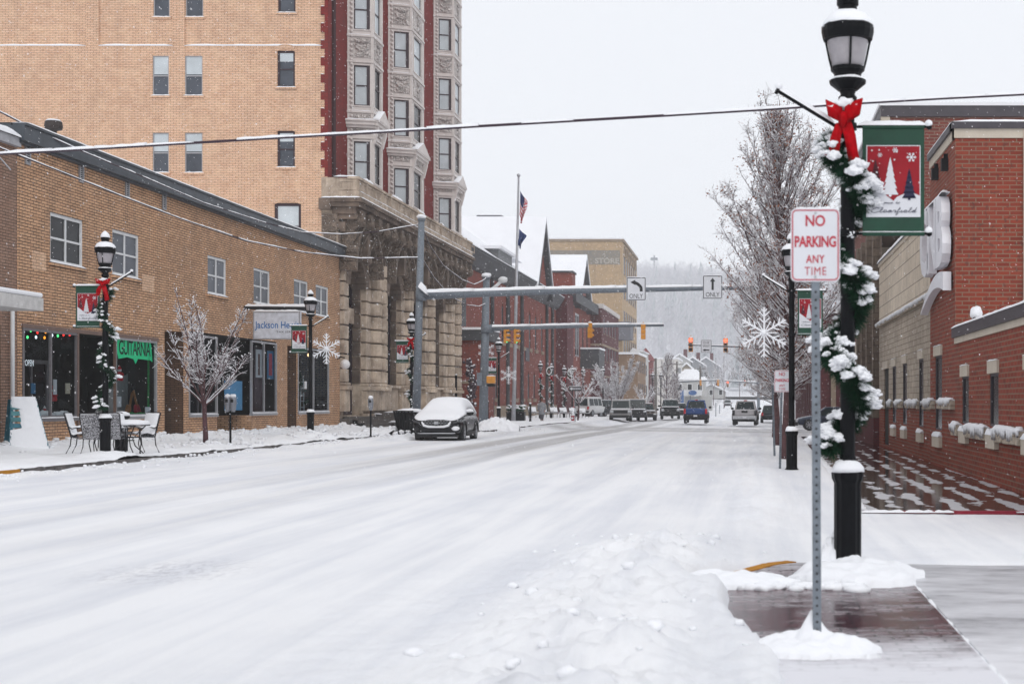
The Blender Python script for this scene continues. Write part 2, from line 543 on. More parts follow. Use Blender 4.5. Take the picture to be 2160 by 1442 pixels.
def ground_z(x, y):
    z = gz(x, y)
    if y < 22 and x > -6:
        # ploughed bank round the corner and along the near kerb
        a = math.exp(-((x + 0.9 + 0.35 * nz(y * 0.35, 3)) / (0.85 if x < -.9 else .6)) ** 2) * sstep(17.5, 13.5, y) * sstep(2, 6, y)
        l = 0.45 + 0.45 * nz(x * 1.1, y * 1.1, 1) + 0.45 * abs(nz(x * 2.6, y * 2.6, 2)) + 0.25 * nz(x * 6, y * 6, 5) + .09 * nz(x * 15, y * 15, 7)
        z += a * 0.34 * max(0.12, l)
        # loose lumps beside the bank
        b = sstep(-4.2, -1.5, x) * sstep(20, 12, y)
        z += b * 0.05 * (abs(nz(x * 3, y * 3, 8)) + 0.7 * abs(nz(x * 7, y * 7, 3)) + .4 * abs(nz(x * 14, y * 14, 3)))
        d = isl_d(x, y)
        if y > 11.6: z -= .16 * sstep(11.6, 12.6, y) * sstep(-.55, -.2, d) * sstep(-1.2, -.3, x)
        if d > -0.35:
            z += (0.10 - .07 * sstep(11.8, 12.5, y)) * sstep(-0.35, -0.05, d) * (0.7 + 0.5 * nz(x * 5, y * 5, 4)) * (1 if x < 0.6 else 0.15)
        if d > 0:
            z = z * (1 - sstep(0.0, 0.16, d)) + (-0.05) * sstep(0.0, 0.16, d)
    if 13 < y < 66 and -0.9 < x < 2.9:
        a = math.exp(-((x - 0.1) / 0.45) ** 2) * sstep(15, 19, y)
        z += a * 0.12 * (0.55 + 0.6 * nz(x * 2, y * 1.2, 9) + 0.35 * nz(x * 6, y * 5, 2))
        z += 0.08 * sstep(0.1, 0.6, x) * sstep(20.3, 21.2, y)
    w_ = wet_in(x, y)
    if w_ > 0: z = min(z, gz(x, y) + 0.05 - 0.14 * sstep(0, 0.15, w_))
    # bank along the left kerb
    k = kx(y)
    if k - 0.4 < x < k + 2.2 and y < 160:
        a = sstep(k + 2.0, k + 0.7, x)
        z += a * (0.015 + 0.05 * nz(x * 1.3, y * 0.8, 5) + 0.05 * nz(x * 4, y * 3, 7))
        z += 0.06 * max(0, nz(y * 0.35, 2, 2)) * sstep(k + 1.0, k + 0.1, x) + a * (.07 * abs(nz(x * 2.6, y * 2.2, 3)) + .05 * abs(nz(x * 6, y * 5, 3)) + .05 * sstep(38, 52, y) + .13 * sstep(74, 84, y))
    z += 0.006 * nz(x * 2.5, y * 0.5, 11) + 0.003 * nz(x * 7, y * 2, 4)
    return z

def snow_road_mat():
    m, t, b = newmat('road_snow')
    g = t.nodes.new('ShaderNodeNewGeometry')
    s = t.nodes.new('ShaderNodeSeparateXYZ'); t.links.new(g.outputs['Position'], s.inputs[0])
    X, Y = s.outputs[0], s.outputs[1]
    warp = noise_n(t, pos_n(t, (0.05, 0.022, 0)), 1.0, 3)
    X2 = math_n(t, 'ADD', X, math_n(t, 'MULTIPLY', math_n(t, 'SUBTRACT', warp, 0.5), 1.0))
    u = math_n(t, 'DIVIDE', math_n(t, 'ADD', X2, 14.5), 16.0, True)
    k = lambda x: (x + 14.5) / 16.0
    def c(v): return (v, v, v)
    # snow worn down to slush in the wheel tracks
    tr = ramp(t, u, [(k(-12.4), c(0)), (k(-11.6), c(.4)), (k(-10.8), c(.12)), (k(-10.1), c(.12)), (k(-9.7), c(1)), (k(-9.0), c(1)), (k(-8.6), c(.3)), (k(-8.2), c(.45)), (k(-7.9), c(1)), (k(-7.1), c(1)), (k(-6.7), c(.15)),
                     (k(-5.2), c(.3)), (k(-4.4), c(.03)), (k(-3.2), c(.26)), (k(-2.3), c(0)), (k(-1.2), c(.16)), (k(-.4), c(0))])
    yy = ramp(t, math_n(t, 'DIVIDE', Y, 120.0, True), [(0.10, c(.10)), (0.24, c(.22)), (0.40, c(.9)), (0.85, c(1)), (1.0, c(.6))])
    tr = math_n(t, 'MULTIPLY', tr, yy)
    # the side street
    cs = ramp(t, math_n(t, 'DIVIDE', Y, 200.0, True), [(0.39, c(0)), (0.42, c(1)), (0.445, c(.45)), (0.475, c(1)), (0.50, c(.5)), (0.53, c(0))])
    lim = ramp(t, math_n(t, 'DIVIDE', math_n(t, 'ADD', X, 20.0), 40.0, True), [(0.17, c(0)), (0.22, c(1)), (0.9, c(1))])
    tr = math_n(t, 'MAXIMUM', tr, math_n(t, 'MULTIPLY', cs, lim))
    streak = noise_n(t, pos_n(t, (3.6, 0.07, 1)), 1.0, 6, 0.65)
    grit = noise_n(t, pos_n(t, (9, 4, 1)), 1.0, 5, 0.7)
    f = math_n(t, 'MULTIPLY', tr, ramp(t, streak, [(0.3, c(.55)), (0.58, c(1))]))
    f = math_n(t, 'MULTIPLY', f, ramp(t, grit, [(0.35, c(1)), (0.62, c(.7))]))
    pk = ramp(t, noise_n(t, pos_n(t, (0.16, 0.08, 1)), 1.0, 3), [(0.60, c(0)), (0.72, c(.30))])
    pk = math_n(t, 'MULTIPLY', pk, ramp(t, grit, [(0.4, c(0)), (0.6, c(1))]))
    dx = math_n(t, 'MULTIPLY', math_n(t, 'ADD', X, 5.3), 1.0); dy = math_n(t, 'MULTIPLY', math_n(t, 'SUBTRACT', Y, 13.1), 0.7)
    dd = math_n(t, 'SQRT', math_n(t, 'ADD', math_n(t, 'MULTIPLY', dx, dx), math_n(t, 'MULTIPLY', dy, dy)))
    worn = math_n(t, 'MULTIPLY', ramp(t, dd, [(0.15, c(.75)), (0.95, c(0))]), ramp(t, noise_n(t, pos_n(t, (9, 3, 1)), 1.6, 5, .75), [(0.46, c(0)), (0.60, c(1))]))
    pk = math_n(t, 'MAXIMUM', pk, worn)
    tread = noise_n(t, pos_n(t, (14, 0.9, 1)), 1.0, 4, 0.7)
    white = ramp(t, math_n(t, 'ADD', math_n(t, 'MULTIPLY', noise_n(t, pos_n(t, (1.3, 0.05, 1)), 1.0, 6, 0.62), .75), math_n(t, 'MULTIPLY', noise_n(t, pos_n(t, (0.5, 0.35, 1)), 1.0, 6, 0.65), .25)), [(0.40, (0.74, 0.755, 0.80)), (0.56, (0.88, 0.885, 0.905))])
    col = mixc(t, math_n(t, 'MULTIPLY', f, 0.85), white, (0.22, 0.20, 0.19))
    col = mixc(t, pk, col, (0.5, 0.5, 0.54))
    t.links.new(col, b.inputs['Base Color'])
    b.inputs['Roughness'].default_value = 0.7
    b.inputs['Specular IOR Level'].default_value = 0.2
    h = math_n(t, 'ADD', math_n(t, 'MULTIPLY', streak, 0.6), math_n(t, 'MULTIPLY', noise_n(t, pos_n(t, (1, 1, 1)), 16.0, 9, 0.75), 0.75))
    h = math_n(t, 'ADD', h, math_n(t, 'MULTIPLY', tread, 0.35))
    bump_n(t, b, h, 0.8, 0.03)
    return m
ROADSNOW = snow_road_mat()

ys = [-6, -3, 0]
y = 2.5
while y < 620:
    ys.append(y); y *= 1.006 if 6 < y < 22 else (1.0125 if y < 70 else 1.03)
xs = [-260, -180, -120, -80, -55, -40, -30, -24] + [-20 + i * 0.25 for i in range(20)]
xs = [x for x in xs if x < -15.2]
x = -15.2
while x < -12.2: xs.append(x); x += 0.14
while x < -4.4: xs.append(x); x += 0.35
while x < 3.0: xs.append(x); x += 0.045 if -2.6 < x < 0.6 else .09
while x < 8: xs.append(x); x += 0.5
xs += [12, 18, 26, 36, 50, 70, 100, 140, 200, 260]
g = MB()
for yv in ys:
    for xv in xs: g.v.append((xv, yv, ground_z(xv, yv) if -17 < xv < 9 else gz(xv, yv)))
nx = len(xs)
for j in range(len(ys) - 1):
    for i in range(nx - 1): g.face((j * nx + i, j * nx + i + 1, (j + 1) * nx + i + 1, (j + 1) * nx + i))
struct(g.build('snowy_road', ROADSNOW, smooth=True))

# left pavement under snow
def swz(x, y):
    z = lz(y)
    z += 0.05 * nz(x * 0.9, y * 0.5, 3) + 0.03 * nz(x * 3, y * 2.2, 6)
    z += 0.17 * sstep(-19.0, -20.2, x) * (0.6 + 0.7 * nz(x * 2, y * 1.5, 1) + 0.9 * abs(nz(x * 5, y * 5, 2)))
    z += 0.05 * abs(nz(x * 1.7, y * 1.4, 8))
    e = kx(y)
    z -= 0.06 * sstep(e - 0.25, e, x) ** 2
    for cx, cy, r, h in ((-15.4, 34.1, .8, .16), (-15.9, 52, 1.3, .28), (-15.2, 60.5, 1.6, .22), (-16.2, 42.6, .9, .12), (-17, 47, 2.2, .1), (-19.7, 38.4, 1.0, .12)):
        d = math.hypot(x - cx, (y - cy) * 0.8)
        if d < r: z += h * (1 - (d / r) ** 2) * (0.75 + 0.5 * nz(x * 4, y * 4, 9))
    return z
g = MB()
ys2 = []; y = 12.0
while y < 230: ys2.append(y); y += max(0.14, y * 0.0045)
n2 = 44
for yv in ys2:
    e = kx(yv)
    for i in range(n2):
        f = i / (n2 - 1); xv = -20.62 + (e + 20.62) * (1 - (1 - f) ** 1.4)
        if yv > 103: xv = -24 + (e + 24) * f
        g.v.append((xv, yv, swz(xv, yv)))
for j in range(len(ys2) - 1):
    for i in range(n2 - 1): g.face((j * n2 + i, j * n2 + i + 1, (j + 1) * n2 + i + 1, (j + 1) * n2 + i))
struct(g.build('pavement', snow_mat('pavement_snow', (0.87, 0.88, 0.905), 7), smooth=True))
KERB = stone_mat('kerb_concrete', (0.16, 0.145, 0.14), (0.03, 0.028, 0.03), 0.8, 3)
KYEL = stone_mat('kerb_yellow', (0.5, 0.22, 0.02), (0.18, 0.09, 0.03), 0.6, 4)
g = MB()
for y0 in [20 + i * 1.5 for i in range(-5, 80)]:
    g.k = 1 if y0 < 29 or 70 < y0 < 75 else 0
    a, b_ = kx(y0), kx(y0 + 1.5)
    g.quad((a + .02, y0, -0.5), (b_ + .02, y0 + 1.49, -0.5), (b_ + .02, y0 + 1.49, lz(y0 + 1.5) - 0.05), (a + .02, y0, lz(y0) - 0.05))
    g.quad((a + .02, y0, lz(y0) - 0.05), (b_ + .02, y0 + 1.49, lz(y0 + 1.5) - 0.05), (b_ - .2, y0 + 1.49, lz(y0 + 1.5) - 0.06), (a - .2, y0, lz(y0) - 0.06))
struct(g.build('kerb', [KERB, KYEL]))

# near corner: red pavers and a concrete slab under a thin skin of slush
def slush_paver():
    m, t, b = newmat('slushy_pavers')
    g_ = t.nodes.new('ShaderNodeNewGeometry')
    s = t.nodes.new('ShaderNodeSeparateXYZ'); t.links.new(g_.outputs['Position'], s.inputs[0])
    bt = t.nodes.new('ShaderNodeTexBrick'); t.links.new(g_.outputs['Position'], bt.inputs['Vector'])
    bt.inputs['Color1'].default_value = (0.10, 0.024, 0.036, 1); bt.inputs['Color2'].default_value = (0.055, 0.018, 0.027, 1)
    bt.inputs['Mortar'].default_value = (0.03, 0.02, 0.024, 1); bt.inputs['Scale'].default_value = 1
    bt.inputs['Brick Width'].default_value = 0.22; bt.inputs['Row Height'].default_value = 0.11; bt.inputs['Mortar Size'].default_value = 0.012
    c = lambda v: (v, v, v)
    n1 = noise_n(t, pos_n(t, (0.9, 1.8, 1)), 1.7, 8, 0.75)
    n2_ = noise_n(t, pos_n(t, (2, 14, 1)), 1.5, 4, 0.7)
    nearer = math_n(t, 'MULTIPLY', math_n(t, 'SUBTRACT', 9.9, s.outputs[1]), 0.30, False)
    far_ = math_n(t, 'MULTIPLY', math_n(t, 'SUBTRACT', s.outputs[1], 11.4), 0.07)
    f = math_n(t, 'ADD', math_n(t, 'ADD', n1, math_n(t, 'MULTIPLY', math_n(t, 'SUBTRACT', n2_, 0.5), 0.35)), math_n(t, 'MAXIMUM', nearer, far_))
    f = math_n(t, 'ADD', f, math_n(t, 'MULTIPLY', bt.outputs['Fac'], -.06))
    f = ramp(t, f, [(0.46, c(.0)), (0.56, c(.18)), (0.70, c(.6)), (0.92, c(.95))])
    t.links.new(mixc(t, f, bt.outputs['Color'], (0.74, 0.74, 0.78)), b.inputs['Base Color'])
    t.links.new(ramp(t, f, [(0, c(.16)), (.6, c(.6))]), b.inputs['Roughness'])
    bump_n(t, b, f, 0.5, 0.02)
    return m
def slush_conc():
    m, t, b = newmat('slushy_concrete')
    g_ = t.nodes.new('ShaderNodeNewGeometry')
    s = t.nodes.new('ShaderNodeSeparateXYZ'); t.links.new(g_.outputs['Position'], s.inputs[0])
    c = lambda v: (v, v, v)
    n1 = noise_n(t, pos_n(t, (0.6, 1.2, 1)), 1.5, 9, 0.72)
    st = ramp(t, math_n(t, 'DIVIDE', math_n(t, 'SUBTRACT', s.outputs[1], 4.0), 10.0, True), [(0.48, c(.35)), (0.60, c(.06)), (0.63, c(-0.0)), (0.645, c(.12)), (0.88, c(.10)), (0.93, c(0.0)), (0.97, c(.16))])
    f = math_n(t, 'ADD', n1, st)
    f = ramp(t, f, [(0.40, c(.1)), (0.56, c(.55)), (0.8, c(.95))])
    t.links.new(mixc(t, f, (0.10, 0.10, 0.115), (0.76, 0.765, 0.80)), b.inputs['Base Color'])
    b.inputs['Roughness'].default_value = 0.4
    bump_n(t, b, f, 0.3, 0.02)
    return m
def poly_sheet(pts, z, mat, name, thick=0.12):
    m = MB(); n = len(pts)
    m.poly([(a, b_, z) for a, b_ in pts])
    for i in range(n):
        a, b_ = pts[i], pts[(i + 1) % n]
        m.quad((a[0], a[1], z - thick), (b_[0], b_[1], z - thick), (b_[0], b_[1], z), (a[0], a[1], z))
    return m.build(name, mat)
isl = [p for p in reversed(ISL)]
PT = [(0.50, 14.0), (0.30, 13.8), (-0.10, 12.9), (-0.24, 11.8), (-0.22, 10.6), (-0.02, 9.6), (0.12, 8.7), (0.16, 7.0), (0.2, 4.0), (1.46, 4.0), (1.46, 13.9)]
struct(poly_sheet(list(reversed(PT))[::-1], 0.02, slush_paver(), 'paver_corner'))
struct(poly_sheet([(1.48, 4.0), (14, 4.0), (14, 13.7), (2.2, 13.75), (1.48, 13.9)], 0.02, slush_conc(), 'concrete_path'))
m = MB()
for i in range(1, 6):
    (a, b_), (c_, d_) = ISL[i - 1], ISL[i]
    n_ = Vector((d_ - b_, a - c_, 0)).normalized() * 0.13 * (1)
    n_ = n_ if isl_d((a + c_) / 2 + n_.x, (b_ + d_) / 2 + n_.y) < 0 else -n_
    P = [(a, b_), (c_, d_), (c_ + n_.x, d_ + n_.y), (a + n_.x, b_ + n_.y)]
    m.hexa([(p[0], p[1], -0.1) for p in P] + [(p[0], p[1], 0.03) for p in P])
struct(m.build('corner_kerb', KYEL))
# wet brick pavement along the bank building, with lines of slush left by the shovel
def wet_mat():
    m, t, b = newmat('wet_brick_pavement')
    g_ = t.nodes.new('ShaderNodeNewGeometry')
    s = t.nodes.new('ShaderNodeSeparateXYZ'); t.links.new(g_.outputs['Position'], s.inputs[0])
    c = lambda v: (v, v, v)
    bt = t.nodes.new('ShaderNodeTexBrick'); t.links.new(g_.outputs['Position'], bt.inputs['Vector'])
    bt.inputs['Color1'].default_value = (0.045, 0.022, 0.018, 1); bt.inputs['Color2'].default_value = (0.03, 0.017, 0.015, 1)
    bt.inputs['Mortar'].default_value = (0.02, 0.015, 0.014, 1); bt.inputs['Scale'].default_value = 1
    bt.inputs['Brick Width'].default_value = 0.2; bt.inputs['Row Height'].default_value = 0.1; bt.inputs['Mortar Size'].default_value = 0.006
    wv = noise_n(t, pos_n(t, (0.8, 0.5, 1)), 1.2, 4)
    xx = math_n(t, 'ADD', math_n(t, 'ADD', s.outputs[0], math_n(t, 'MULTIPLY', s.outputs[1], -0.022)), math_n(t, 'MULTIPLY', wv, 0.28))
    sn = math_n(t, 'SINE', math_n(t, 'MULTIPLY', xx, 2 * math.pi / 0.46))
    brk = noise_n(t, pos_n(t, (1.6, 0.55, 1)), 1.4, 5, 0.6)
    f = math_n(t, 'ADD', math_n(t, 'MULTIPLY', sn, 0.5), math_n(t, 'MULTIPLY', math_n(t, 'SUBTRACT', brk, 0.5), 4.2))
    f = math_n(t, 'ADD', f, math_n(t, 'MULTIPLY', math_n(t, 'SUBTRACT', noise_n(t, pos_n(t), 9, 4), 0.5), 0.5))
    far_ = ramp(t, math_n(t, 'DIVIDE', s.outputs[1], 70.0, True), [(0.3, c(.0)), (0.55, c(.25)), (0.8, c(.6))])
    f = math_n(t, 'SUBTRACT', f, far_)
    f = ramp(t, f, [(0.12, c(0)), (0.3, c(.75))])
    t.links.new(mixc(t, f, bt.outputs['Color'], (0.62, 0.62, 0.65)), b.inputs['Base Color'])
    t.links.new(ramp(t, f, [(0, c(.09)), (0.6, c(.6))]), b.inputs['Roughness'])
    h = math_n(t, 'ADD', f, math_n(t, 'MULTIPLY', noise_n(t, pos_n(t, (2, 2, 1)), 2.0, 3), 0.10))
    bump_n(t, b, h, 0.25, 0.02)
    return m
m = MB()
yy = [20.6 + i * 1.2 for i in range(40)]
for a, b_ in zip(yy, yy[1:]):
    xa, xb = 1.66 + 0.9 * (a - 20.6) / 44, 1.66 + 0.9 * (b_ - 20.6) / 44
    m.quad((xa, a, gz(3, a) + .022), (8, a, gz(3, a) + .022), (8, b_, gz(3, b_) + .022), (xb, b_, gz(3, b_) + .022))
struct(m.build('wet_pavement', wet_mat()))
m = MB().box(1.7, 9, 20.48, 20.6, -0.1, 0.026)
struct(m.build('red_kerb', stone_mat('kerb_red', (0.3, 0.03, 0.05), (0.1, 0.02, 0.03), 0.5, 4)))

m = MB()
m.ridge((1.66, 20.5, .01), (3.0, 20.5, .01), .2, .05, .07, .9).ridge((3.9, 20.47, .01), (5.4, 20.5, .01), .16, .04, .07, .9).ridge((6.2, 20.5, .01), (9, 20.5, .01), .2, .05, .07, .9)
for i in range(16):
    y0 = 20.6 + i * 1.5; m.ridge((1.68 + .0205 * (y0 - 20.6), y0, .02), (1.70 + .0205 * (y0 - 19.1), y0 + 1.55, .02), .22 + .12 * nz(i * .9, 2), .05, .12, .8, i)
m.ridge((1.47, 5, .0), (1.47, 13.7, .0), .05, .034, .1, .9)
struct(m.build('snow_edging', SNOW, smooth=True), 'stuff')
# loose clods of snow where the plough left them
m = MB()
rr = random.Random(5)
for i in range(90):
    yv = rr.uniform(7, 17); xv = -1.0 + rr.gauss(0, 0.55)
    if isl_d(xv, yv) > 0.05: continue
    r = rr.choice((0.015, 0.02, 0.03, 0.045)) * rr.uniform(.7, 1.2)
    m.blob((xv, yv, ground_z(xv, yv) + r * 0.2), r, 1, .7, (1.2, 1, .8), i)
for i in range(500):
    yv = rr.uniform(21, 80); xv = kx(yv) + abs(rr.gauss(0, .6))
    r = rr.choice((0.02, 0.03, 0.05))
    m.blob((xv, yv, ground_z(xv, yv) + r * 0.3), r, 0, 0.5, (1, 1, .8), i)
# the snow heaped against posts at the corner
for i in range(46):
    a = rr.uniform(-1.15, .95); 
    h = 0.05
    m.blob((0.45 + a * 0.55 + rr.gauss(0, .04), 12.05 + rr.gauss(0, .10), 0.03), rr.uniform(.05, .1), 1, 0.5, (1.2, 1, .6), i)
for i in range(900):
    yv = rr.uniform(28, 72); side_ = rr.random()
    if side_ < .6: xv = -20.3 + abs(rr.gauss(0, .5))
    else:
        cx, cy = rr.choice(((-15.9, 52), (-15.2, 60.5), (-16.2, 43), (-15.5, 57), (-17, 47))); xv, yv = cx + rr.gauss(0, .6), cy + rr.gauss(0, .9)
    r = rr.choice((.03, .05, .07, .1)) * rr.uniform(.6, 1.1)
    m.blob((xv, yv, swz(xv, yv) + r * .2), r, 1, 1.0, (1.1, 1.1, .75), i)
struct(m.build('snow_clods', SNOW, smooth=True), 'stuff')

# snow drifts round the foot of the lamp post and the sign post
def drift(cx, cy, z0, rx, ry, h, name, seed, peak=0.0, n=42):
    m = MB()
    for j in range(n + 1):
        for i in range(n + 1):
            a, b_ = (i / n) * 2 - 1, (j / n) * 2 - 1
            d = math.hypot(a, b_); 
            k = max(0, 1 - d * d * (1 + 0.5 * nz(a * 2 + seed, b_ * 2)))
            z = z0 + h * k ** 0.55 * (0.75 + 0.35 * nz(a * 2.5 + seed, b_ * 2.5, 3) + 0.22 * nz(a * 6, b_ * 6, seed))
            z += peak * max(0, 1 - d * 4) ** 1.2
            if k <= 0.02 + .10 * (nz(a * 9 + seed, b_ * 9, 2) + .5): z = z0 - 0.03
            m.v.append((cx + a * rx, cy + b_ * ry, z))
    for j in range(n):
        for i in range(n): m.face((j * (n + 1) + i, j * (n + 1) + i + 1, (j + 1) * (n + 1) + i + 1, (j + 1) * (n + 1) + i))
    return m
tag(drift(1.0, 12.75, 0.02, 0.62, 0.72, 0.21, '', 2).build('snow_drift', SNOW, smooth=True), 'rounded snow drift heaped against the foot of the nearest lamp post', 'snow drift')
tag(drift(0.42, 9.05, 0.01, 0.46, 0.36, 0.15, '', 5, 0.16).build('snow_drift', SNOW, smooth=True), 'low snow drift peaked round the foot of the nearest sign post', 'snow drift')
tag(drift(0.83, 13.12, 0.05, 0.17, 0.2, 0.40, '', 9).build('snow_drift', SNOW, smooth=True), 'tall lump of snow stuck up one side of the nearest lamp post base', 'snow drift')
tag(drift(-0.15, 12.25, 0.02, 0.62, 0.30, 0.15, '', 12).build('snow_drift', SNOW, smooth=True), 'thin ridge of snow across the red pavers joining the kerb bank to the lamp drift', 'snow drift')
tag(drift(-12.55, 71.5, -0.02, 1.25, 1.25, 0.95, '', 4, 0.12).build('snow_pile', SNOW, smooth=True), 'steep ploughed pile of snow behind the parked black car', 'snow pile')

# ================================================================ HILL AND FAR WOOD
def hill_z(x, y):
    f = sstep(400, 900, y)
    return 3 + 64 * f * (1 + 0.06 * nz(x * .006, 4) - 0.00045 * max(-300, min(300, x + 60))) + 5 * nz(x * .01, y * .01) * f + 2 * sstep(400, 520, y)
m = MB(); N = 46
for j in range(N):
    for i in range(N):
        xv, yv = -520 + 1040 * i / (N - 1), 400 + 560 * j / (N - 1)
        m.v.append((xv, yv, hill_z(xv, yv)))
for j in range(N - 1):
    for i in range(N - 1): m.face((j * N + i, j * N + i + 1, (j + 1) * N + i + 1, (j + 1) * N + i))
struct(m.build('hill', stone_mat('hazed_hill_snow', (0.74, 0.75, 0.78), (0.60, 0.60, 0.63), 0.6, 0.03, 0), smooth=True))  # snow and wood tones paled to carry part of the haze
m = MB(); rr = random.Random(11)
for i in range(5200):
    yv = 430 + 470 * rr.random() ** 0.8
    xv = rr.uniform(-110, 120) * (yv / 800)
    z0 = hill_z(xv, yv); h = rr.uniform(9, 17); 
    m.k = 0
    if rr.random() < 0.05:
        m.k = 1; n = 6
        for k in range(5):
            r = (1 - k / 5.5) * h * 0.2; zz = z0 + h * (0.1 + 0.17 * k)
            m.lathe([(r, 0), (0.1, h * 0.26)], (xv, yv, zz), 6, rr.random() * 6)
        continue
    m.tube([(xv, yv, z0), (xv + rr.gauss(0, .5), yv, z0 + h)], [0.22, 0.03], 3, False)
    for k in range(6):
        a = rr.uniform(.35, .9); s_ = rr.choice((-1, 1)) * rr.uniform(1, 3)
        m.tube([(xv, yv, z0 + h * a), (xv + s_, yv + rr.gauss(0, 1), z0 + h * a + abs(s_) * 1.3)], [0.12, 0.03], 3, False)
struct(m.build('wooded_hillside', [plain('hazed_wood', (0.6, 0.6, 0.63), 0.9), plain('hazed_conifer', (0.47, 0.50, 0.52), 0.9)]), 'stuff')  # distance haze is put into these pale tree colours
# mast on the ridge
t_ = thing('radio_mast', 'thin pale mast rising above the wooded hilltop in the haze', 'mast', (xp(1380, 880), 880, hill_z(-55, 880)))
MB().tube([(0, 0, 0), (0, 0, 24)], [.5, .35], 6).build('pole', GALV, t_, False)
MB().fbox(Fr((0, 0, 0), (1, 0, 0), (0, -1, 0)), -2.2, 2.2, 21, 22.6, -.5, .5).build('antenna', GALV, t_, False)

# ================================================================ HAZE
m = MB().box(-560, 560, -8, 985, -2.5, 122)
hz = m.build('haze', [], None)
struct(hz, 'stuff')
hm = bpy.data.materials.new('haze'); hm.use_nodes = True
ht = hm.node_tree; ht.nodes.clear()
pv = ht.nodes.new('ShaderNodeVolumePrincipled'); ho = ht.nodes.new('ShaderNodeOutputMaterial')
pv.inputs['Color'].default_value = (0.97, 0.98, 1.0, 1)
pv.inputs['Density'].default_value = 0.0005
pv.inputs['Anisotropy'].default_value = 0.2
ht.links.new(pv.outputs[0], ho.inputs['Volume'])
hz.data.materials.append(hm)
hz.visible_shadow = True
# ================================================================ LEFT: two-storey brick shops
TANB = brick('tan_brick', (0.63, 0.385, 0.23), (0.49, 0.28, 0.16), (0.05, 0.03, 0.022), 0.32, 0.088, 0.0125, 0.3, 0.5, bias=-.1)
DKB = brick('shaded_recess_brick', (0.13, 0.075, 0.045), (0.10, 0.055, 0.035), (0.025, 0.018, 0.015), 0.30, 0.083, 0.010)  # tan brick darkened to paint the shade inside the doorway recess
YELB = brick('yellow_brick', (0.78, 0.52, 0.36), (0.69, 0.43, 0.285), (0.26, 0.165, 0.12), 0.30, 0.088, 0.010, 0.16, 0.4, odd=(0.48, 0.25, 0.13))
REDB_ = brick('red_brick', (0.24, 0.022, 0.018), (0.18, 0.016, 0.014), (0.085, 0.03, 0.03), 0.22, 0.075, 0.008, 0.2, 0.4, odd=(0.1, 0.015, 0.015))
FASC = plain('slate_fascia', (0.045, 0.055, 0.068), 0.5, 0, 0.3, 2)
ALU = plain('aluminium_frame', (0.36, 0.36, 0.38), 0.4, 0.4, 0.1, 8)
GREYD = plain('grey_mullion', (0.15, 0.14, 0.15), 0.5, 0, 0.2, 8)
def glass_mat():
    m, t, b = newmat('shop_glass')
    t.nodes.remove(b)
    tr = t.nodes.new('ShaderNodeBsdfTransparent'); tr.inputs[0].default_value = (0.62, 0.66, 0.68, 1)
    gl = t.nodes.new('ShaderNodeBsdfGlossy'); gl.inputs['Roughness'].default_value = 0.02; gl.inputs['Color'].default_value = (0.8, 0.85, 0.9, 1)
    mxx = t.nodes.new('ShaderNodeMixShader'); mxx.inputs[0].default_value = 0.025
    out = [n for n in t.nodes if n.type == 'OUTPUT_MATERIAL'][0]
    t.links.new(tr.outputs[0], mxx.inputs[1]); t.links.new(gl.outputs[0], mxx.inputs[2]); t.links.new(mxx.outputs[0], out.inputs['Surface'])
    return m
GLASS = glass_mat()
INNER = plain('dark_interior', (0.018, 0.017, 0.016), 0.9, 0, 0.5, 2)
XW = -20.5
fr = FX(XW)
sb = thing('shop_building', 'long two storey tan brick shop building with dark sloping fascia and four shopfronts', 'building', (XW, 40.1, lz(40)))
yw = lambda px: yx(px, XW)
upw = [(106, 176), (237, 294), (438, 478), (535, 570), (620, 650), (666, 693)]
UH = [(yw(a), yw(b), 5.72, 7.2, 0.16) for a, b in upw]
Z1, Z2 = 1.12, 3.82
shops = [(yw(47), yw(163), 0.1, Z2, 2.2), (yw(163), yw(243), 0.1, Z2, 2.2), (yw(243), yw(330), 0.1, Z2, 2.2)]
door1 = (yw(347), yw(388), 0.1, 4.15, 1.6)
s2 = [(yw(398), yw(458), 1.08, 4.15, 2.0), (yw(458), yw(530), 0.1, 4.15, 2.0), (yw(530), yw(583), 1.08, 4.25, 2.0)]
door2 = (yw(606), yw(626), 0.1, 4.15, 1.6)
s4 = (yw(628), yw(693), 1.06, 4.15, 2.0)
holes = UH + [(yw(47), yw(330), 0.1, Z2, 0.001), (yw(398), yw(583), 0.1, 4.2, 0.001), door1, door2, s4]
m = MB(); wall(m, fr, 40.1, 71.9, -0.3, 8.93, holes)
m.quad((XW, 40.1, -.3), (-34, 40.1, -.3), (-34, 40.1, 8.9), (XW, 40.1, 8.9))
m.quad((XW, 71.9, 8.9), (XW, 40.1, 8.9), (-34, 40.1, 8.9), (-34, 71.9, 8.9))
m.build('wall', TANB, sb)
for a, b, c, d, e in (door1, door2):
    MB().fbox(fr, a, b, c, d, -e - .02, -e).build('door', INNER, sb)
    q = MB(); q.quad(fr.p(b - .003, c, -.02), fr.p(b - .003, c, -e), fr.p(b - .003, d, -e), fr.p(b - .003, d, -.02)); q.build('shaded_porch_side', DKB, sb)  # added dark sheet: painted shade on the recess side wall
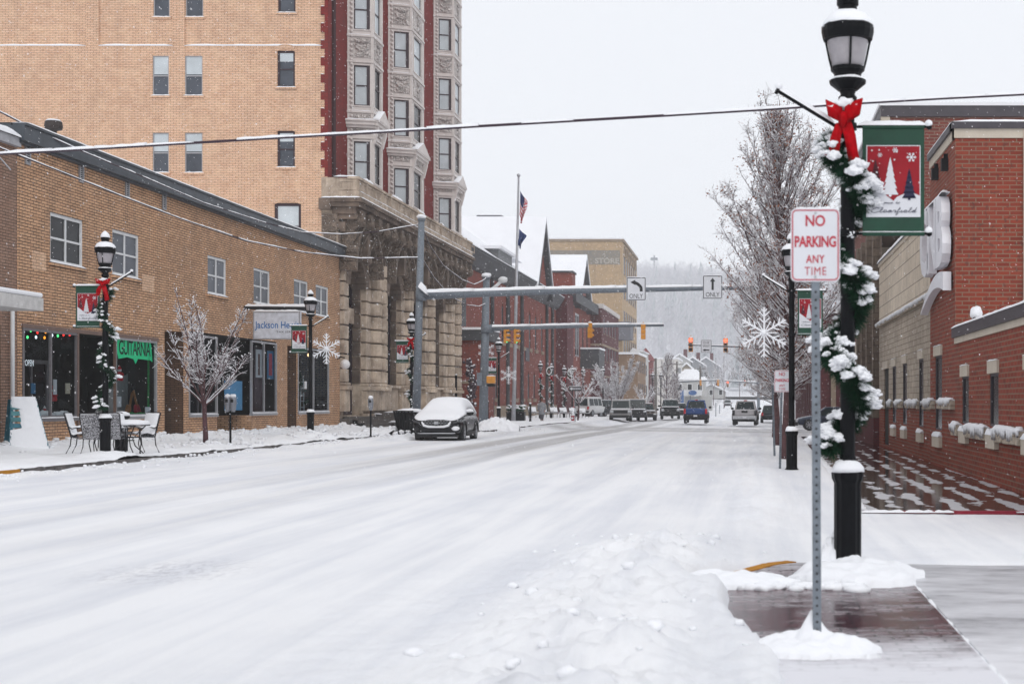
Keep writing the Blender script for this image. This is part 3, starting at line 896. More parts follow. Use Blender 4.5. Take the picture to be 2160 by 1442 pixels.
# shop interiors (one dark room per shop), bulkheads, frames, glass
def room(a, b, c, d, dep):
    q = MB()
    q.quad(fr.p(a, c, -dep), fr.p(b, c, -dep), fr.p(b, d, -dep), fr.p(a, d, -dep))
    q.quad(fr.p(a, c, -.02), fr.p(a, c, -dep), fr.p(a, d, -dep), fr.p(a, d, -.02))
    q.quad(fr.p(b, c, -dep), fr.p(b, c, -.02), fr.p(b, d, -.02), fr.p(b, d, -dep))
    q.quad(fr.p(a, d, -dep), fr.p(b, d, -dep), fr.p(b, d, -.02), fr.p(a, d, -.02))
    q.quad(fr.p(a, c, -.02), fr.p(b, c, -.02), fr.p(b, c, -dep), fr.p(a, c, -dep))
    q.build('shop_interior', INNER, sb)
room(yw(47), yw(330), 0.1, Z2, 2.4); room(yw(398), yw(583), 0.1, 4.2, 2.2); room(s4[0], s4[1], s4[2], s4[3], 2.0)
def shopwin(a, b, c, d, mull=0, fm=ALU, bulk=True, w=-0.06, t=.07):
    if bulk:
        q = MB(); q.quad(fr.p(a, -.2), fr.p(b, -.2), fr.p(b, c - .1), fr.p(a, c - .1)); q.quad(fr.p(b, -.2), fr.p(b, -.2, -1.6), fr.p(b, c - .1, -1.6), fr.p(b, c - .1)); 
        q.quad(fr.p(a, -.2, -1.6), fr.p(a, -.2), fr.p(a, c - .1), fr.p(a, c - .1, -1.6))
        q.quad(fr.p(a, c - .1), fr.p(b, c - .1), fr.p(b, c - .1, -1.6), fr.p(a, c - .1, -1.6)); q.build('bulkhead', TANB, sb)
    q = MB().fring(fr, a, b, c, d, t, w, w + .09)
    for i in range(mull):
        u = a + (b - a) * (i + 1) / (mull + 1); q.fbox(fr, u - .035, u + .035, c + t, d - t, w, w + .08)
    q.fbox(fr, a, b, c - .1, c, w - .02, w + .12)
    o = q.build('shop_window', fm, sb)
    p = MB(); p.quad(fr.p(a, c, w + .02), fr.p(b, c, w + .02), fr.p(b, d, w + .02), fr.p(a, d, w + .02)); p.build('pane', GLASS, o)
    MB().ridge(fr.p(a, c + .0, w + .11), fr.p(b, c + .0, w + .11), .08, .04, .2).build('snow', SNOW, o, smooth=True)
    return o
shopwin(yw(47), yw(163), Z1, Z2 - .12, 1, GREYD); shopwin(yw(243), yw(330), Z1, Z2 - .12, 0)
shopwin(s2[0][0], s2[0][1], Z1, 4.1, 1); shopwin(s2[2][0], s2[2][1], Z1, 4.15, 1)
shopwin(s4[0], s4[1], Z1, 4.1, 1, bulk=False)
q = MB().fbox(fr, yw(45), yw(332), Z2 - .12, Z2, -.05, .05); q.fbox(fr, yw(163) - .06, yw(163) + .03, .1, Z2 - .12, -.05, .05); q.fbox(fr, yw(243) - .03, yw(243) + .03, .1, Z2 - .12, -.05, .03)
q.build('shopfront_frame', plain('worn_bronze', (0.14, 0.085, 0.065), .5), sb)
# doors at the back of the alcoves
for a, b in ((yw(170), yw(205)), (yw(470), yw(500))):
    o = MB().fring(fr, a, b, .3, 2.9, .12, -1.6, -1.54).build('shop_door', GREYD, sb)
    p = MB(); p.quad(fr.p(a, .3, -1.58), fr.p(b, .3, -1.58), fr.p(b, 2.9, -1.58), fr.p(a, 2.9, -1.58)); p.build('pane', DARKGLASS, o)
for i, (a, b, c, d, e) in enumerate(UH):
    window(sb, fr, a, b, c, d, WHITEP, SCREENGLASS if i else DARKGLASS, 0.1, 0.1, 1, True, TANB, True, blind=None)
PATCH = brick('replacement_brick', (0.74, 0.50, 0.34), (0.66, 0.42, 0.27), (0.3, 0.2, 0.14), 0.32, 0.088, 0.0125, .1)
for p0, p1, y0_, y1_ in ((68, 97, 567, 528), (300, 325, 612, 578)): 
    a, b = yw(p0), yw(p1); MB().fbox(fr, a, b, zy(y0_, a), zy(y1_, a), -.05, .004).build('brick_patch', PATCH, sb)
# fascia with its snow
q = MB().fbox(fr, 39.9, 72.0, 8.93, 9.36, -.05, .28); q.fbox(fr, 39.9, 72.0, 8.86, 8.93, -.05, .16); q.fbox(fr, 39.9, 72.0, 9.36, 9.42, -.1, .33)
q.box(-34, XW - .05, 39.9, 40.1, 8.9, 9.4)
fa = q.build('fascia', FASC, sb)
MB().ridge(fr.p(39.9, 9.42, .14), fr.p(72.0, 9.42, .14), .44, .09, .4, .25).build('snow', SNOW, fa, smooth=True)
q = MB(); q.quad((XW, 39.9, 9.43), (XW, 72, 9.43), (-34, 72, 9.43), (-34, 39.9, 9.43)); q.build('roof', SNOW, sb)
for px in (57, 170, 267, 345):
    a = yw(px); o = MB().fring(fr, a - .14, a + .14, 8.36, 8.9, .04, 0, .05).build('vent', ALU, sb)
    q = MB()
    for k in range(7): q.fbox(fr, a - .1, a + .1, 8.42 + k * .065, 8.445 + k * .065, 0, .035)
    q.build('louvres', ALU, o)
    q = MB().fbox(fr, a - .1, a + .1, 8.4, 8.86, .002, .006); q.build('backing', BLACKM, o)
vs_ = MB().lathe([(.1, 0), (.1, .95), (.26, 1.0), (.28, 1.1), (.26, 1.24), (.1, 1.3)], (xp(113, 46), 46, 9.4), 12)
o = vs_.build('vent_stack', plain('tarred_metal', (.03, .022, .02), .7), sb)
MB().lathe([(.25, 0), (.2, .05), (.02, .07)], (xp(113, 46), 46, 10.66), 12).build('snow', SNOW, o, smooth=True)
# downpipe and doorbell box
MB().fbox(fr, 66.1, 66.3, 2.2, 2.55, 0, .06).build('meter_box', WHITEP, sb)
# neighbour at the far left
nb = thing('corner_shop_building', 'tan brick building cut off by the left edge, with snow capped flat canopy', 'building', (XW, 30, .2))
m = MB(); wall(m, FX(XW - .02), 26, 40.08, -.3, 8.75, [(33.2, 39.2, .1, 3.7, 1.2)]); m.build('wall', brick('pinkish_tan_brick', (0.34, 0.215, 0.155), (0.27, 0.16, 0.11), (0.05, 0.035, 0.03), 0.3, 0.083, .01), nb)
q = MB().fbox(fr, 33.2, 39.2, .1, 3.7, -1.3, -1.2); q.build('shopfront', INNER, nb)
o = MB().fbox(fr, 26, 40.0, 8.75, 9.0, -.3, .14).build('coping', plain('coping_concrete', (.36, .36, .38), .7), nb)
MB().ridge(fr.p(26, 9.0, 0), fr.p(40.0, 9.0, 0), .42, .26, .35, .3).build('snow', SNOW, o, smooth=True)
o = MB().fbox(fr, 26, 38.0, 4.02, 4.36, 0, 1.75).build('canopy', plain('canopy_cream', (.52, .51, .5), .6), nb)
MB().box(XW, -18.75, 26, 38, 4.37, 4.5).build('snow', SNOW, o, bevel=.05)
MB().fbox(fr, 26, 38.52, 4.6, 8.6, 0.0, .07).build('maroon_panel', plain('maroon_panel', (.13, .02, .06), .5), nb)
MB().tube([fr.p(39.62, .2, .09), fr.p(39.62, 4.3, .09)], .055, 8).build('downpipe', WHITEP, nb)
MB().tube([fr.p(39.0, 8.3, .05), fr.p(39.3, 8.0, .2)], .02, 6).build('spotlight', CHROME, nb)

# goods and signs in the shop windows: each is a thing of its own
def panel(px0, px1, py0, py1, w, mat, name, label, cat, th=.02, f=fr, X=XW, txt=None, group=None):
    Xs = X + w; a, b = yx(px0, Xs), yx(px1, Xs); ym = (a + b) / 2
    z0, z1 = zy(py1, ym), zy(py0, ym)
    o = MB().fbox(f, a, b, z0, z1, w - th, w).build(name, mat)
    tag(o, label, cat, group)
    return o, a, b, z0, z1
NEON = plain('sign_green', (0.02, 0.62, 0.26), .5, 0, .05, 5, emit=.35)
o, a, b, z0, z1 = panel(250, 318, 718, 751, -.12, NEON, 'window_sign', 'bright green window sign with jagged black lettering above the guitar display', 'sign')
q = MB()
for s_ in [(a - .1, z0 + .1), (b + .1, z0 - .02)]: pass
q.prism(fr, [(a - .12, z0 + .25), (a + .05, z0 - .12), (a + .7, z0 - .05), (a + 1.2, z0 - .1), (a + 1.35, z0 - .25), (a + 1.5, z0 - .08), (b, z0 - .1), (b + .15, z0 - .15), (b + .05, z1 - .1), (b - .3, z1 + .06), (b - .8, z1), (a + .6, z1 + .1), (a, z1 + .05)], -.15, -.125)
q.build('sign_edge', NEON, o, True)
q = MB(); text_into(q, fr, 'GUITARNIA', a + .02, b - .02, z0 + .02, z1 - .02, -.115, .012, 0, .86); q.build('lettering', SIGNB, o, True)
Ng = plain('neon_white', (.8, .85, .9), .5, 0, 0, emit=.9)
q = MB(); a = yx(53, XW - .2); b = yx(71, XW - .2); text_into(q, fr, 'OPEN', a, b, zy(771, a), zy(758, a), -.2)
tag(q.build('open_sign', Ng), 'thin white OPEN lettering hanging in the left shop window', 'sign')
rr = random.Random(3)
for px, py, c in [(50, 700, 'w'), (65, 697, 'g'), (79, 701, 'r'), (96, 700, 'o'), (110, 707, 'w'), (122, 708, 'g'), (134, 706, 'r'), (147, 706, 'r'), (47, 710, 'g'), (76, 711, 'w'), (94, 712, 'o'), (105, 714, 'o'), (159, 711, 'g'), (58, 711, 'g')]:
    col = {'w': (.8, .9, 1), 'g': (.1, .9, .25), 'r': (1, .03, .02), 'o': (1, .35, .03)}[c]
    nm = {'w': 'white', 'g': 'green', 'r': 'red', 'o': 'orange'}[c]
    Yb = yx(px, XW - .3)
    o = MB().blob((XW - .3, Yb, zy(py, Yb)), .03, 1, 0, (1, 1, 1.6)).build('light_bulb', plain('bulb_' + nm, col, .4, 0, 0, emit=2.2), smooth=True)
    tag(o, 'small lit %s bulb in the string across the top of the left shop window' % nm, 'light bulb', 'coloured bulbs across the shop window')
    MB().tube([(XW - .3, Yb, zy(py, Yb) + .06), (XW - .3, Yb, zy(py, Yb) + .13)], .018, 6).build('socket', BLACKM, o)
q = MB().tube([(XW - .3, yx(47, XW - .3), 3.72), (XW - .3, yx(90, XW - .3), 3.66), (XW - .3, yx(160, XW - .3), 3.7)], .008, 5)
tag(q.build('light_string', BLACKM), 'dark wire of the coloured lights across the shop window', 'light string')
REDC = plain('toy_red', (.5, .01, .02), .7); PINK = plain('cloth_pink', (.45, .06, .1), .8); CREAMC = plain('cloth_cream', (.5, .46, .36), .8); GREENC = plain('tinsel_green', (.01, .22, .05), .7); BLUEP = plain('poster_blue', (.03, .18, .36), .5); WOODC = plain('guitar_wood', (.3, .13, .04), .35)
def figure(px, pyb, pyt, w, label, body, trim, cat='ornament'):
    Yb = yx(px, XW + w); z0, z1 = zy(pyb, Yb), zy(pyt, Yb); h = z1 - z0
    t_ = thing('window_figure', label, cat, (XW + w, Yb, z0))
    MB().lathe([(.2 * h, 0), (.24 * h, .1 * h), (.2 * h, .35 * h), (.12 * h, .55 * h), (.05 * h, .6 * h)], (0, 0, 0), 12).build('body', body, t_, False, True)
    MB().blob((0, 0, .68 * h), .13 * h, 1, .1).build('head', trim, t_, False, True)
    MB().lathe([(.14 * h, .74 * h), (.09 * h, .85 * h), (.02 * h, h)], (0, 0, 0), 10).build('hat', body, t_, False, True)
    MB().tube([(.16 * h, 0, .5 * h), (.28 * h, -.05, .35 * h)], .06 * h, 6).tube([(-.05, .15 * h, .5 * h), (.05, .28 * h, .38 * h)], .06 * h, 6).build('arms', body, t_, False, True)
figure(112, 846, 812, -.5, 'tall red robed figure with a white beard standing mid window', REDC, CREAMC)
figure(94, 880, 855, -.35, 'small red and white figure on the snowy window ledge', plain('white_felt', (.7, .7, .72), .8), REDC)
figure(252, 803, 770, -.3, 'red stocking shaped figure hanging at the edge of the right window', REDC, plain('white_felt', (.7, .7, .72), .8))
q = MB()
for k in range(26): q.blob((XW - .35 + rr.uniform(-.12, .12), yw(52 + k * 4.2), Z1 + .08), rr.uniform(.07, .15), 1, .4, seed=k)
tag(q.build('window_wadding', SNOW, smooth=True), 'white cotton wadding laid along the sill of the left shop window', 'wadding')
for i, (px0, px1, py0, py1, mt, lb) in enumerate([(66, 75, 808, 830, BLUEP, 'small blue notice taped low in the left shop window'), (113, 120, 800, 832, SIGNW, 'tall white notice in the middle of the left shop window'), (139, 148, 808, 830, CREAMC, 'small framed picture near the right side of the left shop window')]):
    panel(px0, px1, py0, py1, -.25, mt, 'poster', lb, 'poster')
panel(248, 256, 836, 858, -.1, SIGNW, 'notice', 'white paper notice low on the frame beside the guitar display', 'notice')
panel(307, 317, 858, 876, -.1, SIGNW, 'notice', 'white paper notice in the lower right corner of the guitar window', 'notice')
# guitars on the bottom of the right window
def guitar(px, py, w, rot, mat, label, s=1.0):
    Yb = yx(px, XW + w)
    t_ = thing('guitar', label, 'guitar', (XW + w, Yb, zy(py, Yb)))
    F = Fr((0, 0, 0), Vector((0, math.cos(rot), math.sin(rot))), (1, 0, 0), Vector((0, -math.sin(rot), math.cos(rot))))
    P = []
    for k in range(28):
        a_ = 2 * math.pi * k / 28; r = (.24 + .05 * math.cos(2 * a_) - .03 * math.cos(a_)) * s
        P.append((r * math.cos(a_ + math.pi / 2) * .85, r * math.sin(a_ + math.pi / 2) * 1.1))
    MB().prism(F, P, -.05, .05).build('body', mat, t_, False)
    MB().fbox(F, -.025, .025, .2 * s, .85 * s, 0, .06).build('neck', WOODC, t_, False)
    MB().fbox(F, -.05, .05, .85 * s, 1.02 * s, 0, .05).build('headstock', BLACKM, t_, False)
guitar(290, 868, -.45, .5, plain('guitar_red', (.36, .02, .05), .3), 'red electric guitar lying at the foot of the right shop window')
guitar(270, 866, -.6, -.4, WOODC, 'pale wooden guitar lying beside the red one in the window', .8)
guitar(291, 845, -1.1, -.08, WOODC, 'brown guitar standing upright at the back of the right shop window', .9)
q = MB()
for k in range(60): q.blob((XW - .15, yw(245 + k * 1.4), Z1 + .06 + rr.uniform(-.03, .03)), .05, 0, .5, seed=k)
for k in range(50): q.blob((XW - .15, yw(322), Z1 + k * .05), .04, 0, .5, seed=k)
tag(q.build('tinsel', GREENC), 'green tinsel garland along the bottom and side of the guitar window', 'tinsel')
P = MB().prism(fr, [(yw(252), Z1), (yw(322), Z1), (yw(322), Z1 + 1.45), (yw(305), Z1 + 1.25), (yw(285), Z1 + .8), (yw(266), Z1 + .35)], -.9, -.86)
tag(P.build('drape', plain('grey_cloth', (.22, .23, .24), .9)), 'grey cloth hung in a curve behind the guitars', 'drape')
# posters of the tax shop
o, a, b, z0, z1 = panel(540, 553, 737, 796, -.1, SIGNW, 'poster', 'white poster with a standing figure in the right tax office window', 'poster')
MB().fbox(fr, a + .25, b - .3, z0 + .1, z0 + 1.0, -.1, -.092).build('printed_figure', plain('print_brown', (.12, .05, .04), .7), o, True)
o, a, b, z0, z1 = panel(564, 577, 740, 799, -.1, BLUEP, 'poster', 'blue poster with a flag coloured figure in the right tax office window', 'poster')
MB().fbox(fr, a + .2, b - .2, z0 + .15, z0 + 1.1, -.1, -.092).build('printed_figure', PINK, o, True)
o, a, b, z0, z1 = panel(474, 511, 803, 865, -.35, BLUEP, 'poster', 'large blue poster standing behind the parking meter in the recessed entrance', 'poster')
q = MB()
for k in range(7): q.tube([fr.p(yw(566) + k * .16, 1.15, -.6), fr.p(yw(566) + k * .16 + .04, 4.0, -.6)], .07, 6)
tag(q.build('curtain', plain('curtain_mauve', (.2, .14, .16), .9), smooth=True), 'mauve curtain gathered behind the right tax office window', 'curtain')
# right hand window: ladder, decorated tree, hat
t_ = thing('stepladder', 'white stepladder standing inside the last shop window', 'ladder', (XW - .7, yw(668), Z1))
for s_ in (-.3, .3):
    MB().tube([(0, s_, 0), (0, s_ * .55, 1.6)], .03, 6).build('rail', WHITEP, t_, False)
for k in range(5):
    h = .2 + k * .3; MB().box(-.05, .05, -.28 + h * .07, .28 - h * .07, h, h + .03).build('rung', WHITEP, t_, False)
t_ = thing('window_tree', 'small dark artificial tree with a red hat on top in the last shop window', 'artificial tree', (XW - .9, yw(664), Z1 + .2))
q = MB()
for k in range(60):
    h = rr.random() ** .7; an = rr.random() * 6.28; r = .5 * (1 - h) + .06
    q.blob((r * math.cos(an), r * math.sin(an), .2 + h * 1.7), .1, 0, .5, seed=k)
q.build('foliage', NEEDLE, t_, False)
MB().lathe([(.16, 1.9), (.1, 2.15), (.01, 2.4)], (0, 0, 0), 10).build('hat', REDC, t_, False)
q = MB().blob((XW - .5, yw(674), 3.85), .09, 1, 0)
tag(q.build('ceiling_light', plain('warm_lamp', (1, .62, .3), .5, 0, 0, emit=3)), 'small warm lamp glowing at the top of the last shop window', 'lamp')

# hanging sign box of the tax office
YS = 58.2
t_ = thing('hanging_sign', 'white box sign with blue lettering hung from a horizontal pole over the pavement', 'sign', (xp(515, YS), YS, 5.4))
f2 = FY(YS)
MB().tube([at(515, 649, YS), at(657, 651, YS)], .07, 8).build('pole', BLACKM, t_)
MB().ridge(at(518, 646, YS), at(657, 647, YS), .16, .13, .12).build('snow', SNOW, t_, smooth=True)
a, b = xp(537, YS), xp(634, YS); z0, z1 = zy(715, YS), zy(658, YS)
o = MB().fbox(f2, a, b, z0, z1, -.12, .12).build('sign_box', plain('sign_box_white', (.58, .60, .66), .4), t_)
MB().fring(f2, a - .02, b + .02, z0 - .02, z1 + .02, .05, .121, .135).build('frame', ALU, o)
MB().ridge((a, YS, z1 + .02), (b, YS, z1 + .02), .26, .09, .1).build('snow', SNOW, o, smooth=True)
for u in (a + .15, b - .15): MB().tube([(u, YS, z1), (u, YS, 5.45)], .02, 6).build('hanger', BLACKM, t_)
q = MB(); text_into(q, f2, 'Jackson Hewitt', a + .05, xp(645, YS) - .12, zy(697, YS), zy(678, YS), .125, .012); q.build('lettering', plain('sign_blue', (.01, .13, .38), .5), o)
q = MB(); text_into(q, f2, 'TAX SERVICE', xp(585, YS), b - .04, zy(702, YS), zy(698, YS), .125); q.build('small_lettering', SIGNB, o)
# ================================================================ LEFT: tall hotel with stone base and white terracotta bays
HY0, HY1, XU, XB = 72.0, 101.8, -21.15, -20.6
TERRA = stone_mat('white_terracotta', (0.70, 0.65, 0.62), (0.36, 0.31, 0.295), 0.3, 1.6, .5)
def carved(name, c, dark):
    m, t, b = newmat(name)
    p = pos_n(t, (1, 1, 1))
    v = t.nodes.new('ShaderNodeTexVoronoi'); v.inputs['Scale'].default_value = 3.2; v.feature = 'SMOOTH_F1'
    nn = t.nodes.new('ShaderNodeTexNoise'); nn.inputs['Scale'].default_value = 2.5; t.links.new(p, nn.inputs['Vector'])
    ad = t.nodes.new('ShaderNodeVectorMath'); ad.operation = 'MULTIPLY_ADD'; ad.inputs[1].default_value = (.8, .8, .8)
    t.links.new(nn.outputs['Color'], ad.inputs[0]); t.links.new(p, ad.inputs[2]); t.links.new(ad.outputs[0], v.inputs['Vector'])
    f = math_n(t, 'SINE', math_n(t, 'MULTIPLY', v.outputs['Distance'], 26.0))
    col = mixc(t, ramp(t, f, [(0.0, (.28, .28, .28)), (0.35, (0, 0, 0))]), c, dark)
    col = mixc(t, ramp(t, noise_n(t, p, 1.3, 5), [(.4, (0, 0, 0)), (.8, (.4, .4, .4))]), col, dark)
    t.links.new(col, b.inputs['Base Color']); b.inputs['Roughness'].default_value = .85
    bump_n(t, b, f, .8, .04)
    return m
CARVE = carved('carved_terracotta', (0.68, 0.63, 0.60), (0.24, 0.2, 0.19))
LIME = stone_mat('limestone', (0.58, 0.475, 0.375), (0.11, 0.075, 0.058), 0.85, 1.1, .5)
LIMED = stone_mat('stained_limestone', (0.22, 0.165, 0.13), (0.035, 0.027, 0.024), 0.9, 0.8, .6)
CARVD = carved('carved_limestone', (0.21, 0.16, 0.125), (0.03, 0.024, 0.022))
GRAN = stone_mat('granite', (0.14, 0.125, 0.115), (0.04, 0.035, 0.035), 0.7, 3)
SASH = plain('dark_maroon_sash', (0.028, 0.010, 0.018), .5, 0, .2, 4)
ht_ = thing('ornate_hotel', 'tall old hotel, yellow brick flank, red brick front, white carved bays, stone base', 'building', (XB, HY0, .28))
ff = FY(HY0)
xh = lambda px: xp(px, HY0)
wins = []
for (a, b) in ((322, 356), (390, 427)):
    for zt in (27.1, 23.1, 19.1, 15.2, 11.3): wins.append((xh(a), xh(b), zt - 2.02, zt, .13, 's'))
for zt in (23.15, 19.35, 15.3): wins.append((xh(585), xh(622), zt - 1.85, zt, .16, 'a'))
wins.append((xh(579), xh(635), 9.3, 11.65, .16, 'w'))
m = MB(); wall(m, ff, -44, XU, 3, 19.6, [w_ for w_ in wins if w_[3] < 19.6]); m.build('flank_wall', YELB, ht_)
f3 = FY(HY0 + .1)
m = MB(); wall(m, f3, -44, XU, 19.6, 36, [w_ for w_ in wins if w_[3] > 19.6]); m.build('upper_flank_wall', YELB, ht_)
for a, b in ((181, 208), (364, 389)): MB().fbox(ff, xh(a), xh(b), 19.6, 36, -.09, 0).build('pilaster', YELB, ht_)
m = MB()
for a, b in ((-44, xh(181)), (xh(208), xh(364)), (xh(389), XU - .25)): m.ridge((a, HY0 + .05, 19.6), (b, HY0 + .05, 19.6), .16, .12, .4)
m.build('ledge_snow', SNOW, ht_, smooth=True)
for a, b, c, d, dep, k in wins:
    F = ff if d < 19.6 else f3
    if k == 's':
        o = window(ht_, F, a, b, c, d, ALU, SCREENGLASS, .1, .05, 0, True, YELB, True, blind=(BLINDGLASS, 0.05))
    else:
        o = window(ht_, F, a, b, c, d, SASH, SCREENGLASS if k == 'a' else BLINDGLASS, .13, .1 if k == 'a' else .14, 0, True, YELB, True, blind=(BLINDGLASS, .4) if k == 'a' else None)
        n = 10; wd = b - a; P = []
        rise = .16
        # brick segmental arch: dark top piece and arch ring
        q = MB()
        for i in range(n):
            u0, u1 = a - .12 + (wd + .24) * i / n, a - .12 + (wd + .24) * (i + 1) / n
            z_ = lambda u: d - .1 + rise * (1 - ((u - (a + b) / 2) / (wd / 2 + .12)) ** 2)
            q.hexa([F.p(u0, z_(u0), .03), F.p(u1 - .015, z_(u1), .03), F.p(u1 - .015, z_(u1), -.02), F.p(u0, z_(u0), -.02), F.p(u0 - .02, z_(u0) + .26, .03), F.p(u1 - .005, z_(u1) + .26, .03), F.p(u1 - .005, z_(u1) + .26, -.02), F.p(u0 - .02, z_(u0) + .26, -.02)])
        q.build('arch', YELB, o)
# toothed red brick corner, drain slot
m = MB()
z = 13.0; i = 0
while z < 30:
    wd = .34 if i % 2 else .14
    m.fbox(ff, XU - wd, XU + .02, z, z + .43, -.06, .02); z += .43; i += 1
m.build('quoin', REDB_, ht_)
m = MB(); z = 13.0; i = 0
while z < 28:
    if i % 2: m.ridge((XU - .34, HY0 - .01, z + .43), (XU - .15, HY0 - .01, z + .43), .06, .05, .1)
    z += .43; i += 1
m.build('quoin_snow', SNOW, ht_)
fu = FX(XU)
narrow = [(89.4, 90.15, zt - 2.3, zt) for zt in (27.6, 23.6, 19.6, 15.6)] + [(91.6, 92.35, zt - 2.3, zt) for zt in (27.6, 23.6, 19.6, 15.6)]
bays = [(75.6, 75.9, 77.9, 78.3), (84.2, 84.7, 87.9, 88.3), (96.5, 96.9, 99.5, 99.9)]
m = MB(); wall(m, fu, HY0, HY1, 11.9, 36, narrow, .07); 
m.quad((XU, HY1, 3), (-44, HY1, 3), (-44, HY1, 36), (XU, HY1, 36)); m.quad((-44, HY0, 35.9), (XU, HY0, 35.9), (XU, HY1, 35.9), (-44, HY1, 35.9))
m.build('front_wall', REDB_, ht_)
MB().fbox(fu, 73.15, 73.4, 13, 35, -.0, .02).fbox(fu, 72.75, 73.15, 13, 35, .0, .10).build('corner_strip', plain('dark_red_brick_joint', (.035, .006, .008), .9), ht_)
for a, b, c, d in narrow:
    o = window(ht_, fu, a, b, c, d, SASH, DARKGLASS, .065, .07, 0, True, TERRA, True, sillh=.14)
    q = MB().fbox(fu, a - .08, b + .08, d, d + .34, -.02, .05).fbox(fu, (a + b) / 2 - .15, (a + b) / 2 + .15, d + .34, d + .55, -.02, .06); q.build('lintel', TERRA, o)
XO = -19.9
tops = [15.45, 19.5, 23.55, 27.6, 31.7]
for bi, (ya, yb, yc, yd) in enumerate(bays):
    t_ = MB()      # bay shell
    plan = [(XU, ya), (XO, yb), (XO, yc), (XU, yd)]
    def seg(q, i, z0, z1, out=0.0, mat=None):
        (x0, y0), (x1, y1) = plan[i], plan[i + 1]
        d = Vector((x1 - x0, y1 - y0, 0)); n = Vector((d.y, -d.x, 0)).normalized()
        return Fr((x0, y0, 0), d.normalized(), n), d.length
    z0, z1 = 12.3, 35
    holes = [[], [], []]
    fs = [seg(None, i, 0, 0) for i in range(3)]
    for i in (0, 1):
        L = fs[i][1]
        for zt in tops:
            if i == 0: holes[0].append((L * .26, L * .90, zt - 2.15, zt, .1))
            else: holes[1].append((L * .18, L * .82, zt - 2.15, zt, .1))
    for i in range(3):
        wall(t_, fs[i][0], 0, fs[i][1], z0, z1, holes[i], .1)
    bw = t_.build('bay', TERRA, ht_)
    if bi == 1: bw['label'] = 'middle of the three white bays'
    for i in (0, 1):
        F, L = fs[i]
        for h in holes[i]:
            o = MB().fring(F, h[0], h[1], h[2], h[3], .07, -.1, -.05)
            o.fbox(F, h[0], h[1], (h[2] + h[3]) / 2 - .035, (h[2] + h[3]) / 2 + .035, -.1, -.04)
            o.fbox(F, h[1] - .16 if i == 0 else h[0], h[1] if i == 0 else h[0] + .1, h[2], h[3], -.1, -.02)
            o = o.build('bay_window', SASH, ht_)
            p = MB(); p.quad(F.p(h[0], h[2], -.08), F.p(h[1], h[2], -.08), F.p(h[1], h[3], -.08), F.p(h[0], h[3], -.08))
            p.build('pane', BLINDGLASS if i == 0 or h[3] > 23 else DARKGLASS, o)
    # raised trim, carved panels, beads, string courses
    q = MB(); c = MB(); bd = MB(); sn = MB()
    for i in range(3):
        F, L = fs[i]
        q.fbox(F, 0.0, .10, z0, z1, 0, .05); q.fbox(F, L - .07, L, z0, z1, 0, .05)
        for h in holes[i]:
            q.fring(F, h[0] - .07, h[1] + .07, h[2] - .05, h[3] + .07, .06, 0, .05)
            c = MB(); c.fbox(F, max(.13, h[0] - .03), min(L - .09, h[1] + .03), h[3] + .42, h[3] + 1.42, .005, .05)
            # swag and shield in relief
            um = (h[0] + h[1]) / 2; r_ = min(.32, (h[1] - h[0]) * .38)
            P = [F.p(um + r_ * math.cos(a_), h[3] + 1.05 + r_ * .9 * math.sin(a_), .08) for a_ in [math.pi + k * math.pi / 8 for k in range(9)]]
            c.tube(P, .07, 5)
            c.tube([F.p(um - r_ * 1.2, h[3] + 1.33, .07), F.p(um - .05, h[3] + 1.22, .12), F.p(um + .05, h[3] + 1.22, .12), F.p(um + r_ * 1.2, h[3] + 1.33, .07)], .08, 5)
            for k in range(-1, 2): c.fbox(F, um + k * .11 - .035, um + k * .11 + .035, h[3] + .45, h[3] + .8, .04, .10)
            for s_ in (-1, 1): c.blob(F.p(um + s_ * r_ * .75, h[3] + .62, .05), .09, 1, .2)
            c.build('carved_panel', CARVE, bw)
        for zt in tops:
            q.fbox(F, -.03, L + .03, zt + .14, zt + .24, 0, .09)
            q.fbox(F, -.03, L + .03, zt + 1.52, zt + 1.62, 0, .10)
            if i < 2: sn.ridge(F.p(0, zt + 1.62, .06), F.p(L, zt + 1.62, .06), .09, .04, .2)
    F, L = fs[0]
    if F:
        k = z0
        while k < z1:
            bd.blob(F.p(.20 * L / 1.25, k, .04), .085, 1, .1, (1, 1, 1)); k += .25
    q.build('trim', TERRA, bw); bd.build('bead_moulding', TERRA, bw, smooth=True)
    # hood with little pediment over the lowest window
    hz_ = 16.3 + (0 if bi < 2 else -0.1)
    q = MB()
    for i in range(2):
        F, L = fs[i]
        q.fbox(F, -.12, L + .12, hz_, hz_ + .18, 0, .32); q.fbox(F, -.06, L + .06, hz_ - .14, hz_, 0, .2)
        q.fbox(F, -.16, L + .16, hz_ + .18, hz_ + .26, 0, .4)
    F, L = fs[1]
    q.prism(F, [(-.2, hz_ + .26), (L + .2, hz_ + .26), (L / 2, hz_ + .95)], 0, .42)
    for u in (.05, L - .25): q.prism(Fr(F.p(u, 0, 0), F.w, -F.u), [(0, hz_ - 1.0), (.12, hz_ - .9), (.3, hz_ - .2), (.3, hz_), (0, hz_)], -.2, 0)
    o = q.build('hood', TERRA, bw)
    F, L = fs[0]; sn.ridge(F.p(-.1, hz_ + .26, .18), F.p(L + .1, hz_ + .26, .18), .4, .09, .2)
    F, L = fs[1]; sn.ridge(F.p(-.15, hz_ + .28, .2), F.p(L / 2, hz_ + .96, .2), .45, .09, .2); sn.ridge(F.p(L / 2, hz_ + .96, .2), F.p(L + .15, hz_ + .28, .2), .45, .09, .2)
    sn.build('snow', SNOW, bw, smooth=True)

